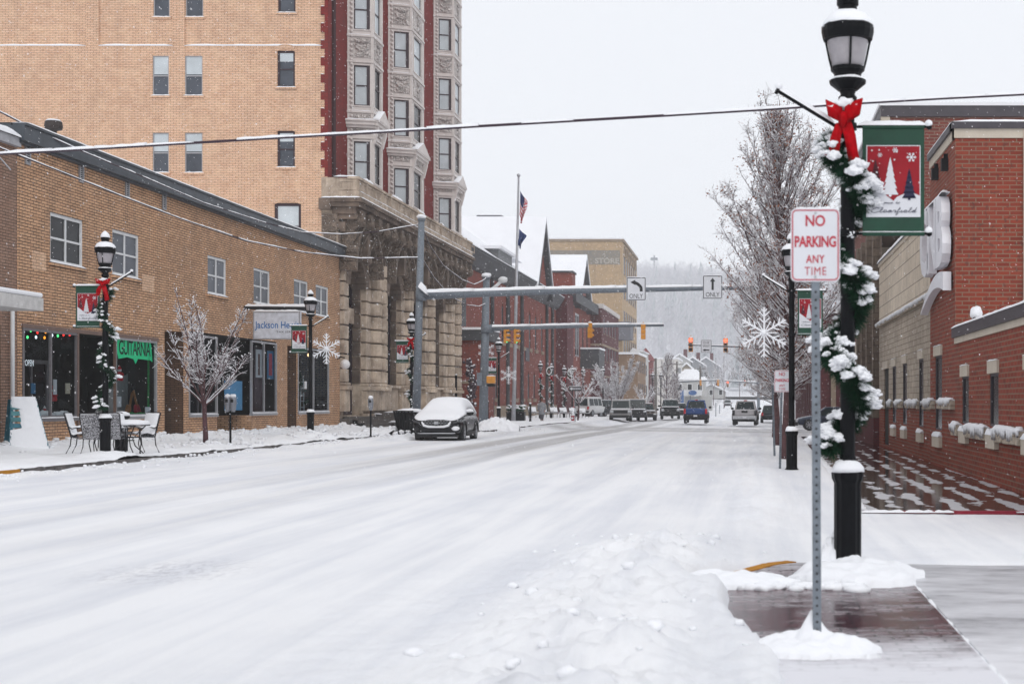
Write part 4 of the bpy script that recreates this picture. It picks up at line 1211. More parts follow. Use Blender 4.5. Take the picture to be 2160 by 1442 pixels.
# ---- stone base
fb = FX(XB)
ops = [(72.9, 76.1, .9, 8.9, .5), (80.9, 83.9, 2.45, 8.6, .4), (87.0, 90.2, 2.45, 8.6, .36), (92.9, 95.7, 2.45, 8.6, .3)]
m = MB(); wall(m, fb, HY0, HY1, -.3, 12.2, ops)
m.quad((XB, HY1, -.3), (-30, HY1, -.3), (-30, HY1, 12), (XB, HY1, 12))
m.quad((-21.45, HY0 - .02, 3), (XB, HY0 - .02, 3), (XB, HY0 - .02, 12.95), (-21.45, HY0 - .02, 12.95)); m.quad((-21.45, HY0 + .2, 3), (-21.45, HY0 - .02, 3), (-21.45, HY0 - .02, 12.95), (-21.45, HY0 + .2, 12.95))
m.build('base_wall', LIME, ht_)
for i, h in enumerate(ops):
    a, b, c, d, D = h
    o = MB().fring(fb, a, b, c, d, .16, -D, -D + .06)
    o.fbox(fb, (a + b) / 2 - .05, (a + b) / 2 + .05, c, d, -D, -D + .08)
    for zz in (5.6, 6.6) if i == 0 else (4.5, 6.6): o.fbox(fb, a, b, zz, zz + .1, -D, -D + .07)
    o = o.build('entrance' if i == 0 else 'tall_window', SASH, ht_)
    p = MB(); p.quad(fb.p(a, c, -D + .02), fb.p(b, c, -D + .02), fb.p(b, d, -D + .02), fb.p(a, d, -D + .02)); p.build('pane', DARKGLASS, o)
    if i == 0: MB().fbox(fb, a, b, 5.75, 6.55, -D + .07, -D + .2).build('transom', LIME, o)
# rusticated piers: courses with dark joints between them, engaged half columns
piers = [(72.02, 72.85), (76.2, 80.8), (84.0, 86.9), (90.3, 92.8), (95.8, 101.7)]
for pi_, (a, b) in enumerate(piers):
    m = MB(); z = 2.6
    while z < 8.9:
        sides = [(a, b)] if b - a < 3.5 else ([(a, a + 1.0), (b - 1.1, b)] if pi_ == 1 else [(a, a + 1.3), (a + 2.2, a + 3.4), (b - 1.2, b)])
        for s0, s1 in sides: m.fbox(fb, s0, s1, z, z + .66, -.05, .30)
        z += .735
    m.fbox(fb, a - .05, b + .05, 1.1, 2.2, -.05, .36); m.fbox(fb, a - .12, b + .12, 2.2, 2.42, -.05, .5); m.fbox(fb, a - .04, b + .04, 2.42, 2.58, -.05, .4)
    cols = {1: (78.0, 79.1), 2: (85.45,), 3: (91.5,), 4: (97.6, 100.0)}.get(pi_, ())
    m.build('rusticated_pier', LIME, ht_, bevel=.04)
    for cy in cols:
        cl = MB(); z = 2.6
        while z < 8.8:
            cl.lathe([(.40, 0), (.46, .05), (.46, .61), (.40, .66)], (XB + .22, cy, z), 14); z += .735
        cl.lathe([(.62, 2.2), (.62, 2.32), (.5, 2.42), (.54, 2.5), (.46, 2.6)], (XB + .22, cy, 0), 14)
        cl.build('engaged_column', LIME, ht_)
# jamb courses inside the recesses
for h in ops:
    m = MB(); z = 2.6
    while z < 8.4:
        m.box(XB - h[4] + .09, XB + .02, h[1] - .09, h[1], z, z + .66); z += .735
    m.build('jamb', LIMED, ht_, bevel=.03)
m = MB().fbox(fb, 76.1, HY1, .9, 2.4, -.02, .12).fbox(fb, 79.5, HY1, 2.4, 2.55, -.02, .34).fbox(fb, 76.1, HY1, .75, .95, -.02, .4)
m.build('plinth', LIME, ht_)
MB().fbox(fb, HY0, HY1, -.3, .75, .0, .55).build('granite_base', GRAN, ht_)
m = MB()
for k in range(4): m.box(XB + .05, XB + 1.9 - k * .36, 72.6, 77.6, -.1, .32 + k * .17)
st = m.build('step', GRAN, ht_)
MB().ridge((XB + 1.7, 76.2, .48), (XB + 1.7, 77.6, .48), .5, .12, .2).ridge((XB + .5, 77.4, .9), (XB + .5, 79, .9), .5, .1, .3).build('snow', SNOW, st, smooth=True)
m = MB().box(XB + .05, XB + 1.7, 77.7, 83.5, -.1, 1.0); q = m.build('area_wall', GRAN, ht_); MB().ridge((XB + 1.2, 77.8, 1.0), (XB + 1.2, 83.4, 1.0), .9, .1, .3).build('snow', SNOW, q, smooth=True)
# big arches over the openings and scrolled brackets under the balcony
def arch(mb, cy, cz, r0, r1, w0, w1, n=18, a0=0.0, a1=math.pi):
    for k in range(n):
        t0, t1 = a0 + (a1 - a0) * k / n, a0 + (a1 - a0) * (k + .93) / n
        P = [(cy + r * math.cos(t), cz + r * math.sin(t)) for r, t in ((r0, t0), (r0, t1), (r1, t1), (r1, t0))]
        P = P[::-1]
        mb.prism(fb, P, w0, w1)
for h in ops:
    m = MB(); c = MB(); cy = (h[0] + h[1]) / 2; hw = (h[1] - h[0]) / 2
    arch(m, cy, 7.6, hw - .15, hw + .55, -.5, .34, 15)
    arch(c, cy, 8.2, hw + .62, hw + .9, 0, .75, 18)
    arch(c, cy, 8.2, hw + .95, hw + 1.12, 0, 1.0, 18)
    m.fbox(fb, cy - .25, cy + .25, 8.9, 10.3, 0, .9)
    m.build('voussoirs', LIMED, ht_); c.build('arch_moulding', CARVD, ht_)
prof = [(0, 8.7), (.25, 8.8), (.4, 9.2), (.5, 9.9), (.85, 10.4), (1.15, 10.8), (1.15, 11.3), (0, 11.3)]
y_ = 72.25
while y_ < 101.8:
    m = MB(); F = Fr((XB, y_, 0), (1, 0, 0), (0, -1, 0)); m.prism(F, prof, -.45, 0)
    F = Fr((XB, y_ - .12, 0), (1, 0, 0), (0, -1, 0)); m.prism(F, [(.3, 9.0), (.6, 9.1), (.7, 9.6), (1.0, 10.2), (.6, 10.3), (.3, 9.7)], -.2, 0)
    m.blob((XB + 1.0, y_ + .22, 10.75), .3, 1, .1); m.blob((XB + .45, y_ + .22, 9.1), .26, 1, .1)
    m.build('bracket', CARVD, ht_); y_ += 1.68
m = MB()
for (a, b, wv, z0, z1) in ((72.0, HY1, .35, 10.2, 10.7), (71.9, HY1, .9, 11.1, 11.45), (71.7, HY1 + .1, 1.12, 11.45, 11.68), (71.6, HY1 + .1, 1.26, 11.68, 11.88)):
    m.fbox(fb, a, b, z0, z1, -.3, wv)
y_ = 72.0
while y_ < 101.6: m.fbox(fb, y_, y_ + .34, 10.85, 11.1, 0, .95); y_ += .62
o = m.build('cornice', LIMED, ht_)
MB().ridge(fb.p(71.7, 11.88, 1.12), fb.p(HY1, 11.88, 1.12), .3, .10, .35, .3).ridge((XB - .8, 71.75, 11.88), (XB + 1.2, 71.75, 11.88), .25, .10, .2).build('snow', SNOW, o, smooth=True)
MB().box(-21.5, XB - .3, 71.65, 72.0, 11.3, 11.86).build('cornice_return', LIMED, ht_)
m = MB()
m.fbox(fb, 71.85, HY1, 11.88, 12.25, .5, 1.08); m.fbox(fb, 71.88, HY1, 12.25, 12.85, .6, 1.0); m.fbox(fb, 71.8, HY1, 12.85, 12.97, .52, 1.1)
m.box(-21.2, XB + .6, 71.9, 72.3, 11.88, 12.9)
y_ = 72.0
while y_ < 101.4:
    m.fring(fb, y_, y_ + 1.5, 12.3, 12.8, .09, 1.0, 1.035); 
    if int(y_) % 7 < 2: m.fbox(fb, y_ - .14, y_ + .1, 12.25, 13.05, .6, 1.08)
    y_ += 1.63
m.fring(Fr((0, 71.88, 0), (1, 0, 0), (0, -1, 0)), XB + .1, XB + .95, 12.3, 12.8, .07, 0, .03)
o = m.build('balcony_parapet', LIME, ht_)
q = MB().ridge(fb.p(71.85, 12.97, .8), fb.p(HY1, 12.97, .8), .5, .07, .3, .6).ridge((XB - .2, 71.95, 12.97), (XB + 1.0, 71.95, 12.97), .3, .09, .2)
for yy_ in (73.6, 74.3, 79.5, 80.1, 80.7, 85.7, 86.4, 92.0, 99.0): q.ridge(fb.p(yy_, 12.97, .85), fb.p(yy_ + .55, 12.97, .85), .42, .24, .15, .2)
q.ridge(fb.p(71.9, 12.25, 1.05), fb.p(HY1, 12.25, 1.05), .1, .06, .3, .7)
q.build('snow', SNOW, o, smooth=True)
# carved spandrels between arches and cornice
m = MB().fbox(fb, HY0, HY1, 8.95, 10.3, 0.0, .10); m.build('carved_frieze', CARVD, ht_)
m = MB().box(-21.4, -20.62, 71.86, 71.98, 10.2, 11.1).box(-21.3, -20.7, 71.80, 71.9, 9.4, 10.1); m.build('corner_scroll', CARVD, ht_)
# globe lamp beside the entrance
g_ = thing('globe_lamp', 'white glass globe lamp on the stone wall beside the hotel entrance', 'lamp', (XB + .4, yx(728, XB + .55), 3.6))
q = MB().tube([(-.4, .25, .1), (-.1, .15, .25), (.12, 0, .2)], .035, 6); q.build('arm', BLACKM, g_, False)
yg = yx(728, XB + .55)
MB().blob((.15, 0, zy(768, yg) - 3.6), .24, 2, 0).build('globe', plain('opal_glass', (.72, .71, .72), .3), g_, False, smooth=True)
# ================================================================ LEFT BACKGROUND
REDC1 = brick('courthouse_brick', (0.27, 0.062, 0.038), (0.20, 0.04, 0.028), (0.10, 0.05, 0.045), 0.3, 0.1, 0.012, 0.25, .3, odd=(0.09, 0.03, 0.03))
REDC2 = brick('maroon_brick', (0.12, 0.022, 0.028), (0.09, 0.018, 0.022), (0.06, 0.03, 0.033), 0.3, 0.1, 0.012, 0.25, .3)
TRIMD = plain('dark_eaves', (0.05, 0.052, 0.058), .7, 0, .3, 1.5)
TANS = stone_mat('tan_sandstone', (0.3, 0.24, 0.18), (0.12, 0.09, 0.07), .5, 1.5)
XC = -21.5
ch = thing('brick_courthouse', 'long red brick courthouse with lancet windows, dark eaves and a steep snowy cross gable', 'building', (XC, 103, .2))
fc = FX(XC)
CY0, CY1 = 103.2, 161.5
yc_ = lambda px: yx(px, XC)
lan = []
for i, px in enumerate((1075, 1090.5, 1104, 1117.6, 1130, 1143)):
    y_ = yc_(px); lan.append((y_ - .55, y_ + .55, 6.9, 10.9 - i * .02, .09))
low = []
for px in (1047, 1088, 1102, 1115, 1127):
    y_ = yc_(px); low.append((y_ - .55, y_ + .55, 1.9, 4.9, .09))
low.append((yc_(1058), yc_(1058) + 1.0, 6.9, 10.6, .09))
m = MB(); wall(m, fc, CY0, CY1, -.5, 12.6, lan + low)
m.quad((-34, CY0, -.5), (XC, CY0, -.5), (XC, CY0, 12.6), (-34, CY0, 12.6))
m.build('wall', REDC1, ch)
for h in lan + low:
    o = MB().fring(fc, h[0], h[1], h[2], h[3], .1, -.09, -.03).build('lancet_window', plain('dark_window_frame', (.03, .02, .025), .6), ch)
    p = MB(); p.quad(fc.p(h[0], h[2], -.06), fc.p(h[1], h[2], -.06), fc.p(h[1], h[3], -.06), fc.p(h[0], h[3], -.06)); p.build('pane', DARKGLASS, o)
    um = (h[0] + h[1]) / 2
    q = MB().prism(fc, [(h[0] - .02, h[3] + .02), (h[0] - .02, h[3] - .7), (um, h[3] + .02)], -.08, .004).prism(fc, [(um, h[3] + .02), (h[1] + .02, h[3] - .7), (h[1] + .02, h[3] + .02)], -.08, .004); q.build('pointed_head', REDC1, o)
    MB().fbox(fc, h[0] - .25, h[1] + .25, h[2] - .32, h[2], -.02, .16).build('sill', TANS, o)
for px in (1035, 1068, 1098, 1151, 1163): MB().tube([fc.p(yc_(px), .5, .14), fc.p(yc_(px), 12.0, .14)], .17, 6).build('downspout', TRIMD, ch)
MB().fbox(fc, CY0, CY1, -.5, 1.25, .0, .14).build('stone_plinth', TANS, ch)
MB().fbox(fc, yc_(1108), yc_(1108) + 2.2, 5.6, 6.9, 0, .08).build('dark_plaque', plain('plaque', (.05, .045, .06), .6), ch)
m = MB().prism(Fr((XC, 0, 0), (1, 0, 0), (0, -1, 0)), [(0, 12.0), (.35, 12.2), (.75, 12.9), (.95, 13.2), (.95, 13.4), (-.2, 13.4), (-.2, 12)], -CY1, -CY0 + .2)
ev = m.build('eaves', TRIMD, ch)
MB().ridge((XC + .8, CY0, 13.4), (XC + .8, CY1, 13.4), .5, .15, .7).build('snow', SNOW, ev, smooth=True)
m = MB(); m.quad((XC + .95, CY0 - .3, 13.42), (XC + .95, CY1 + .3, 13.42), (-31, CY1 - 4, 21.0), (-31, 113, 21.0)); m.poly([(XC + .95, CY0 - .3, 13.42), (-31, 113, 21.0), (-40, CY0 - .3, 13.42)]); m.quad((-31, 113, 21), (-31, CY1 - 4, 21), (-42, CY1, 13), (-42, CY0, 13))
m.poly([(XC + .95, CY1 + .3, 13.42), (-40, CY1 + .3, 13.42), (-31, CY1 - 4, 21.0)]); m.build('roof', SNOW, ch)
# cross gable facing the street
def gable(root, X, y0, y1, zf, zp, depth, mat, ov=.5, nm='gable'):
    ym = (y0 + y1) / 2
    m = MB().prism(FX(X), [(y0, zf), (y1, zf), (ym, zp)], -.4, 0); g0 = m.build(nm, mat, root)
    m = MB()
    P0, P1, PP = (y0 - ov, zf - ov), (y1 + ov, zf - ov), (ym, zp + .25)
    for (a, b), (c, d) in ((P0, PP), (PP, P1)):
        dd = Vector((c - a, d - b)).normalized(); n_ = Vector((-dd.y, dd.x)) * .9
        if n_.y > 0: n_ = -n_
        m.prism(FX(X), [(a, b), (c, d), (c + n_.x * .0, d - .9), (a + n_.x, b + n_.y)] if (a, b) == P0 else [(a, b), (c, d), (c + n_.x, d + n_.y), (a, b - .9)], -.2, .55)
    m.build('bargeboard', TRIMD, g0)
    m = MB(); F = FX(X)
    for a, b in ((P0, PP), (PP, P1)):
        m.hexa([F.p(a[0], a[1], .6), F.p(b[0], b[1], .6), F.p(b[0], b[1], -depth), F.p(a[0], a[1], -depth), F.p(a[0], a[1] + .35, .6), F.p(b[0], b[1] + .35, .6), F.p(b[0], b[1] + .35, -depth), F.p(a[0], a[1] + .35, -depth)])
    m.build('snowy_roof', SNOW, g0)
gable(ch, XC + .5, 140.5, 151.5, 13.3, 20.0, 12, REDC1)
m = MB().box(-26, -21.0, 121, 128, 12.5, 14.6); d_ = m.build('dormer', plain('grey_slate', (.15, .155, .16), .7), ch)
MB().box(-26.4, -20.7, 120.6, 128.4, 14.6, 14.85).prism(FY(128), [(-25.5, 14.85), (-21.3, 14.85), (-24, 15.9), (-27, 15.9)], -8, 0).build('snow', SNOW, d_)
MB().box(xp(1007, 150), xp(1083, 150), 150, 154, 18.5, 20.6).build('roof_house', stone_mat('tan_render', (.34, .30, .26), (.2, .17, .15), .4), ch)
MB().box(xp(1009, 152), xp(1062, 152), 151, 154, 20.6, 21.4).build('tank_room', plain('roof_grey', (.13, .13, .15), .7), ch)
# porch
pm = MB().box(-24, -18.75, 101.9, 106, -.3, 6.0).build('porch', REDC1, ch)
MB().box(-24, -18.4, 101.6, 106.3, 6.0, 6.75).build('flat_roof', TRIMD, pm); MB().box(-24, -18.35, 101.55, 106.35, 6.75, 6.92).build('snow', SNOW, pm)
MB().box(-24, -18.7, 101.85, 106, 2.9, 3.1).build('band', TANS, pm)
MB().box(-20.9, -20.0, 101.87, 101.9, 7.0, 11.2).build('grey_shutter', plain('grey_panel', (.16, .17, .19), .6), ch)
# transept with chimney
XT = -20.3
tb = thing('brick_transept_block', 'projecting red brick block with a broad chimney between the two snowy gables', 'building', (XT, 162, 0))
MB().box(-30, XT, 162, 168, -.5, 14).build('wall', REDC2, tb)
c_ = MB().box(xp(1165, 162), xp(1207, 162), 162, 165, 14, 16.3).build('chimney', REDC1, tb)
MB().box(xp(1163, 161.9), xp(1209, 161.9), 161.8, 165.2, 16.3, 16.5).build('cap', TRIMD, c_)
# second gabled hall
gh = thing('gabled_brick_hall', 'second red brick hall with an arched window and a smaller steep snowy gable', 'building', (-21, 168, 0))
f4 = FX(-21.0)
h1 = (yx(1213, -21), yx(1222, -21), 7.2, 12.6, .12)
m = MB(); wall(m, f4, 167.6, 193, -.5, 13.4, [h1, (yx(1228, -21), yx(1231, -21), 7.2, 12.3, .12), (yx(1237, -21), yx(1240, -21), 7.2, 12.2, .12)]); m.build('wall', REDC1, gh)
for h in (h1, (yx(1228, -21), yx(1231, -21), 7.2, 12.3), (yx(1237, -21), yx(1240, -21), 7.2, 12.2)):
    o = MB().fring(f4, h[0], h[1], h[2], h[3], .25, -.12, -.04)
    o.fbox(f4, (h[0] + h[1]) / 2 - .12, (h[0] + h[1]) / 2 + .12, h[2], h[3], -.12, -.03)
    o = o.build('arched_window', ALU if h is h1 else SASH, gh); p = MB(); p.quad(f4.p(h[0], h[2], -.1), f4.p(h[1], h[2], -.1), f4.p(h[1], h[3], -.1), f4.p(h[0], h[3], -.1)); p.build('pane', DARKGLASS, o)
MB().box(-21, -19.9, 167.5, 193, 13.4, 14.6).build('eaves', TRIMD, gh)
m = MB(); m.quad((-19.9, 167.5, 14.7), (-19.9, 193, 14.7), (-30, 193, 21.2), (-30, 167.5, 21.2)); m.poly([(-19.9, 167.5, 14.7), (-30, 167.5, 21.2), (-34, 167.5, 14.7)]); m.build('roof', SNOW, gh)
gable(gh, -20.6, 173.5, 186.5, 14.2, 19.6, 10, REDC1)
MB().box(-21, -18.6, 181, 188, 5.9, 8.3).build('oriel', TRIMD, gh); MB().box(-21, -18.5, 180.9, 188.1, 8.3, 8.5).build('oriel_snow', SNOW, gh)
# maroon flat roofed building
mb_ = thing('maroon_flat_building', 'maroon brick flat roofed building with pale stone bands next to the gabled hall', 'building', (-19.5, 193, 0))
m = MB(); f5 = FX(-19.5); hol = [(196 + i * 4.2, 197.6 + i * 4.2, z_, z_ + 2, .08) for i in range(5) for z_ in (3.2, 7.2, 11)]
wall(m, f5, 193.2, 219, -.6, 14.4, hol); m.quad((-30, 193.2, -.6), (-19.5, 193.2, -.6), (-19.5, 193.2, 14.4), (-30, 193.2, 14.4)); m.quad((-30, 193.2, 14.4), (-19.5, 193.2, 14.4), (-19.5, 219, 14.4), (-30, 219, 14.4))
m.build('wall', REDC2, mb_)
for h in hol: window(mb_, f5, h[0], h[1], h[2], h[3], SASH, SCREENGLASS, .08, .12, 0, True, TANS, False)
MB().box(-22.3, -19.3, 193, 219.2, 14.3, 14.9).build('parapet', plain('pale_cornice', (.5, .46, .44), .7), mb_)
MB().box(-22.5, -19.38, 193.1, 219.1, 9.2, 9.5).box(-22.5, -19.38, 193.1, 219.1, 5.0, 5.2).build('stone_band', TANS, mb_)

# tan department store with its faded painted wall sign
STB = brick('store_brick', (0.50, 0.36, 0.22), (0.42, 0.30, 0.185), (0.32, 0.24, 0.16), 0.4, 0.13, .012, .2, .2)
ds = thing('department_store', 'big square tan brick store with a faded painted sign on its blank side wall', 'building', (-20, 231, 0))
YD = 231
xd = lambda px: xp(px, YD)
m = MB(); f6 = FX(-20.0)
hol = [(234 + i * 4.6, 237 + i * 4.6, z_, z_ + 2.6, .1) for i in range(6) for z_ in (5, 9.5, 14, 18.5)] + [(234 + i * 4.6, 237 + i * 4.6, 22.5, 25.6, .1) for i in range(6)]
wall(m, f6, YD, 262, -1, 27.6, hol)
m.quad((-36, YD, -1), (-20, YD, -1), (-20, YD, 27.6), (-36, YD, 27.6)); m.quad((-36, YD, 27.6), (-20, YD, 27.6), (-20, 262, 27.6), (-36, 262, 27.6)); m.build('wall', STB, ds)
for h in hol:
    o = MB().fring(f6, h[0], h[1], h[2], h[3], .2, -.1, -.03).build('window', SASH, ds); p = MB(); p.quad(f6.p(h[0], h[2], -.08), f6.p(h[1], h[2], -.08), f6.p(h[1], h[3], -.08), f6.p(h[0], h[3], -.08)); p.build('pane', SCREENGLASS, o)
    if h[3] > 25:
        q = MB()
        for k in range(8):
            t0, t1 = math.pi * k / 8, math.pi * (k + 1) / 8; cy = (h[0] + h[1]) / 2
            q.prism(f6, [(cy + r * math.cos(t), 25.4 + r * math.sin(t)) for r, t in ((1.9, t0), (1.9, t1), (1.5, t1), (1.5, t0))], 0, .15)
        q.build('arch', TANS, o)
MB().box(-36.1, -19.7, YD - .15, 262, 27.6, 28.0).build('coping', TANS, ds); MB().box(-36.1, -19.7, YD - .15, 262, 28.0, 28.25).build('roof_snow', SNOW, ds)
f7 = FY(YD)
sg = MB(); sg.fbox(f7, xd(1150), xd(1308), zy(558, YD), zy(528, YD), 0, .03); sg = sg.build('painted_sign', stone_mat('faded_grey_paint', (.21, .205, .19), (.36, .29, .21), .6, 2.5, .1), ds)
q = MB(); text_into(q, f7, 'STORE', xd(1255), xd(1306), zy(556, YD), zy(544, YD), .05, .03); text_into(q, f7, 'DEPT', xd(1206), xd(1238), zy(555, YD), zy(546, YD), .05, .0)
q.build('lettering', plain('faded_white_letters', (.40, .37, .33), .9), sg)
MB().box(xp(1296, 225), xp(1330, 225), 225, 230.9, zy(715, 225), zy(678, 225)).build('grey_lift_shed', plain('shed_grey', (.14, .14, .16), .8), ds)

# low buildings beyond
def lowb(name, px0, px1, pyt, Y, dep, mat, label, snow=.3, base=-1.0, win=0, cat='building'):
    t_ = thing(name, label, cat, (xp((px0 + px1) / 2, Y), Y, base))
    x0, x1 = xp(px0, Y), xp(px1, Y); zt = zy(pyt, Y)
    MB().box(x0, x1, Y, Y + dep, base, zt).build('wall', mat, t_)
    MB().box(x0 - .2, x1 + .2, Y - .2, Y + dep, zt, zt + snow).build('roof_snow', SNOW, t_)
    F = FX(x1)
    for i in range(win):
        a = Y + 1.5 + i * (dep - 2) / win
        for z_ in (2.6,) if zt < 7 else (2.6, 6.2):
            o = MB().fring(F, a, a + 1.6, z_, z_ + 1.9, .15, 0, .05).build('window', SASH, t_); p = MB(); p.quad(F.p(a, z_, .02), F.p(a + 1.6, z_, .02), F.p(a + 1.6, z_ + 1.9, .02), F.p(a, z_ + 1.9, .02)); p.build('pane', DARKGLASS, o)
    return t_
lowb('low_tan_shop', 1296, 1345, 747, 221, 18, brick('low_tan_brick', (.3, .2, .12), (.25, .16, .1), (.15, .1, .08), .4, .13, .012), 'low tan brick shop in front of the department store', .35, win=4)
t_ = lowb('white_gabled_shop', 1345, 1356, 742, 245, 14, plain('white_boards', (.5, .5, .49), .8), 'narrow white shop with a small snowy gable past the tan one', .2, win=2)
MB().prism(FY(245), [(xp(1328, 245), zy(742, 245)), (xp(1358, 245), zy(742, 245)), (xp(1335, 245), zy(733, 245))], -6, .3).build('gable_snow', SNOW, t_)
lowb('brown_shop', 1354, 1362, 760, 258, 8, plain('brown_render', (.3, .22, .16), .8), 'slim brown shop standing past the white gabled one', .2)
t_ = lowb('turreted_brick_shop', 1350, 1370, 790, 275, 14, REDC2, 'red brick shop with a little snow topped turret at the end of the block', .3, win=3)
MB().lathe([(1.6, 0), (1.6, 2.6), (2.0, 2.7), (.1, 5.2)], (xp(1361, 275), 276, zy(790, 275)), 8).build('turret', plain('turret_red', (.2, .06, .06), .8), t_)
lowb('cream_warehouse', 1357, 1430, 757, 300, 20, plain('cream_boards', (.62, .60, .57), .8), 'long cream coloured building wall behind the conical tree', .3)
def house(name, label, cx, Y, wd, dep, zb, zw, zr, mat, rz=0.0, wins=3, chim=True, front=True):
    t_ = thing(name, label, 'house', (cx, Y, zb), rz)
    h = wd / 2; F = Fr((0, 0, 0), (1, 0, 0), (0, -1, 0))
    MB().prism(F, [(-h, 0), (h, 0), (h, zw), (0, zr - .1), (-h, zw)] if front else [(-h, 0), (h, 0), (h, zw), (-h, zw)], -dep, 0).build('wall', mat, t_, False)
    r_ = MB()
    if front:
        for s_ in (-1, 1):
            r_.hexa([(s_ * (h + .6), -.7, zw - .4), (0, -.7, zr), (0, dep + .5, zr), (s_ * (h + .6), dep + .5, zw - .4), (s_ * (h + .6), -.7, zw), (0, -.7, zr + .4), (0, dep + .5, zr + .4), (s_ * (h + .6), dep + .5, zw)])
    else:
        r_.hexa([(-h - .5, -.6, zw), (h + .5, -.6, zw), (h + .5, dep + .6, zw), (-h - .5, dep + .6, zw), (-h + 2, dep / 2, zr), (h - 2, dep / 2, zr), (h - 2, dep / 2 + .2, zr), (-h + 2, dep / 2 + .2, zr)])
    r_.build('roof', SNOW, t_, False)
    for i in range(wins):
        u = -h + wd * (i + .5) / wins
        for z_ in ((.8, 3.6) if zw > 5 else (.9,)):
            o = MB().fring(F, u - .55, u + .55, z_, z_ + 1.6, .12, 0, .06).build('window', WHITEP, t_, False); p = MB(); p.quad(F.p(u - .55, z_, .02), F.p(u + .55, z_, .02), F.p(u + .55, z_ + 1.6, .02), F.p(u - .55, z_ + 1.6, .02)); p.build('pane', DARKGLASS, o, False)
    if chim: MB().box(h * .3, h * .3 + 1, dep * .4, dep * .4 + 1, zr - 2, zr + 1.5).build('chimney', REDC2, t_, False)
    return t_
WB = plain('pale_boards', (.42, .42, .41), .8); GB = plain('grey_boards', (.28, .29, .31), .8); TB = plain('tan_boards', (.36, .31, .25), .8)
def hz0(Y): return gz(0, Y)
house('white_gabled_house', 'tan gable ended house above the broad snowy roof in the far middle', xp(1448, 330), 330, 4.8, 9, 2.0, 6.0, 8.4, TB, wins=2, chim=False)
house('hip_roofed_house', 'white house with a broad hipped snowy roof beside the far signals', xp(1455, 300), 300, 6.4, 9, .2, 6.1, 8.4, WB, front=False, chim=False)
house('upper_house', 'tall pale house with the highest snowy gable on the slope', xp(1434, 380), 380, 5.6, 8, 5, 7.4, 9.2, WB, wins=1)
house('upper_side_house', 'snow roofed house with chimney just right of the highest gable', xp(1461, 385), 385, 6.0, 8, 5, 6.6, 8.5, GB)
house('grey_hill_house', 'faint grey house with a shallow roof on the misty slope', xp(1489, 420), 420, 7.5, 8, 8, 4.2, 6.6, GB)
house('misty_house', 'barely visible pale house behind the bare tree in the mist', xp(1500, 400), 400, 8, 8, 2.5, 2.2, 3.9, WB)
# petrol station
t_ = thing('filling_station', 'white filling station canopy with blue pillar and blue oval end', 'petrol station', (xp(1470, 255), 255, -.3))
Yg = 255; ga = lambda px, py: at(px, py, Yg)
MB().fbox(FY(Yg), xp(1436, Yg), xp(1478, Yg), zy(834, Yg), zy(822, Yg), -6, 0).build('canopy', WHITEP, t_)
MB().fbox(FY(Yg), xp(1435, Yg), xp(1442, Yg), zy(866, Yg), zy(822, Yg), -1, .2).build('blue_pillar', plain('station_blue', (.05, .13, .32), .6), t_)
q = MB(); q.lathe([(.01, 0), (1, .0), (1, .3), (.01, .3)], n=20); q.xf(Matrix.Translation(ga(1461, 828)) @ Matrix.Rotation(R(90), 4, 'X') @ Matrix.Diagonal((.75, .42, 1, 1)))
q.build('oval_sign', plain('station_blue', (.05, .13, .32), .6), t_)
MB().fbox(FY(Yg), xp(1455, Yg), xp(1457, Yg), zy(868, Yg), zy(834, Yg), -.3, 0).build('post', GALV, t_)
MB().fbox(FY(Yg + 4), xp(1442, Yg), xp(1500, Yg), -.5, zy(836, Yg), -6, 0).build('kiosk', plain('pale_boards', (.42, .42, .41), .8), t_)
# ================================================================ RIGHT: brick bank building
XR = 4.8
fr_ = FX(XR, -1)        # u = -Y
RB = brick('bank_brick', (0.26, 0.050, 0.028), (0.18, 0.032, 0.019), (0.21, 0.135, 0.095), 0.31, 0.098, 0.013, 0.15, .5, odd=(0.08, 0.04, 0.035))
LS = stone_mat('pale_limestone', (0.56, 0.50, 0.42), (0.4, 0.34, 0.27), .5, 2, .2)
def panelled():
    m = brick('limestone_panels', (0.62, 0.535, 0.43), (0.57, 0.49, 0.39), (0.15, 0.12, 0.10), 0.9, 0.42, 0.012, .15, .3, smooth=0, odd=(0.38, .32, .26))
    return m
def rockface(name, c1, c2, mo, bw=.42, rh=.17):
    m = brick(name, c1, c2, mo, bw, rh, .012, .3, 1.0, smooth=.3)
    t = m.node_tree; b = t.nodes['Principled BSDF']
    n = noise_n(t, pos_n(t), 9, 5, .6)
    bp = t.nodes.new('ShaderNodeBump'); bp.inputs['Strength'].default_value = .9; bp.inputs['Distance'].default_value = .06
    old = b.inputs['Normal'].links[0].from_socket
    t.links.new(old, bp.inputs['Normal']); t.links.new(n, bp.inputs['Height']); t.links.new(bp.outputs[0], b.inputs['Normal'])
    return m
ROCK = rockface('rockface_stone', (0.50, 0.43, 0.35), (0.40, 0.34, 0.27), (0.24, 0.195, 0.155))
COP = plain('bronze_coping', (0.055, 0.048, 0.058), .5, .2, .15, 3)
bk = thing('brick_bank', 'red brick bank building with tall corner block, pale stone wing and slot windows', 'building', (XR, 18, 0))
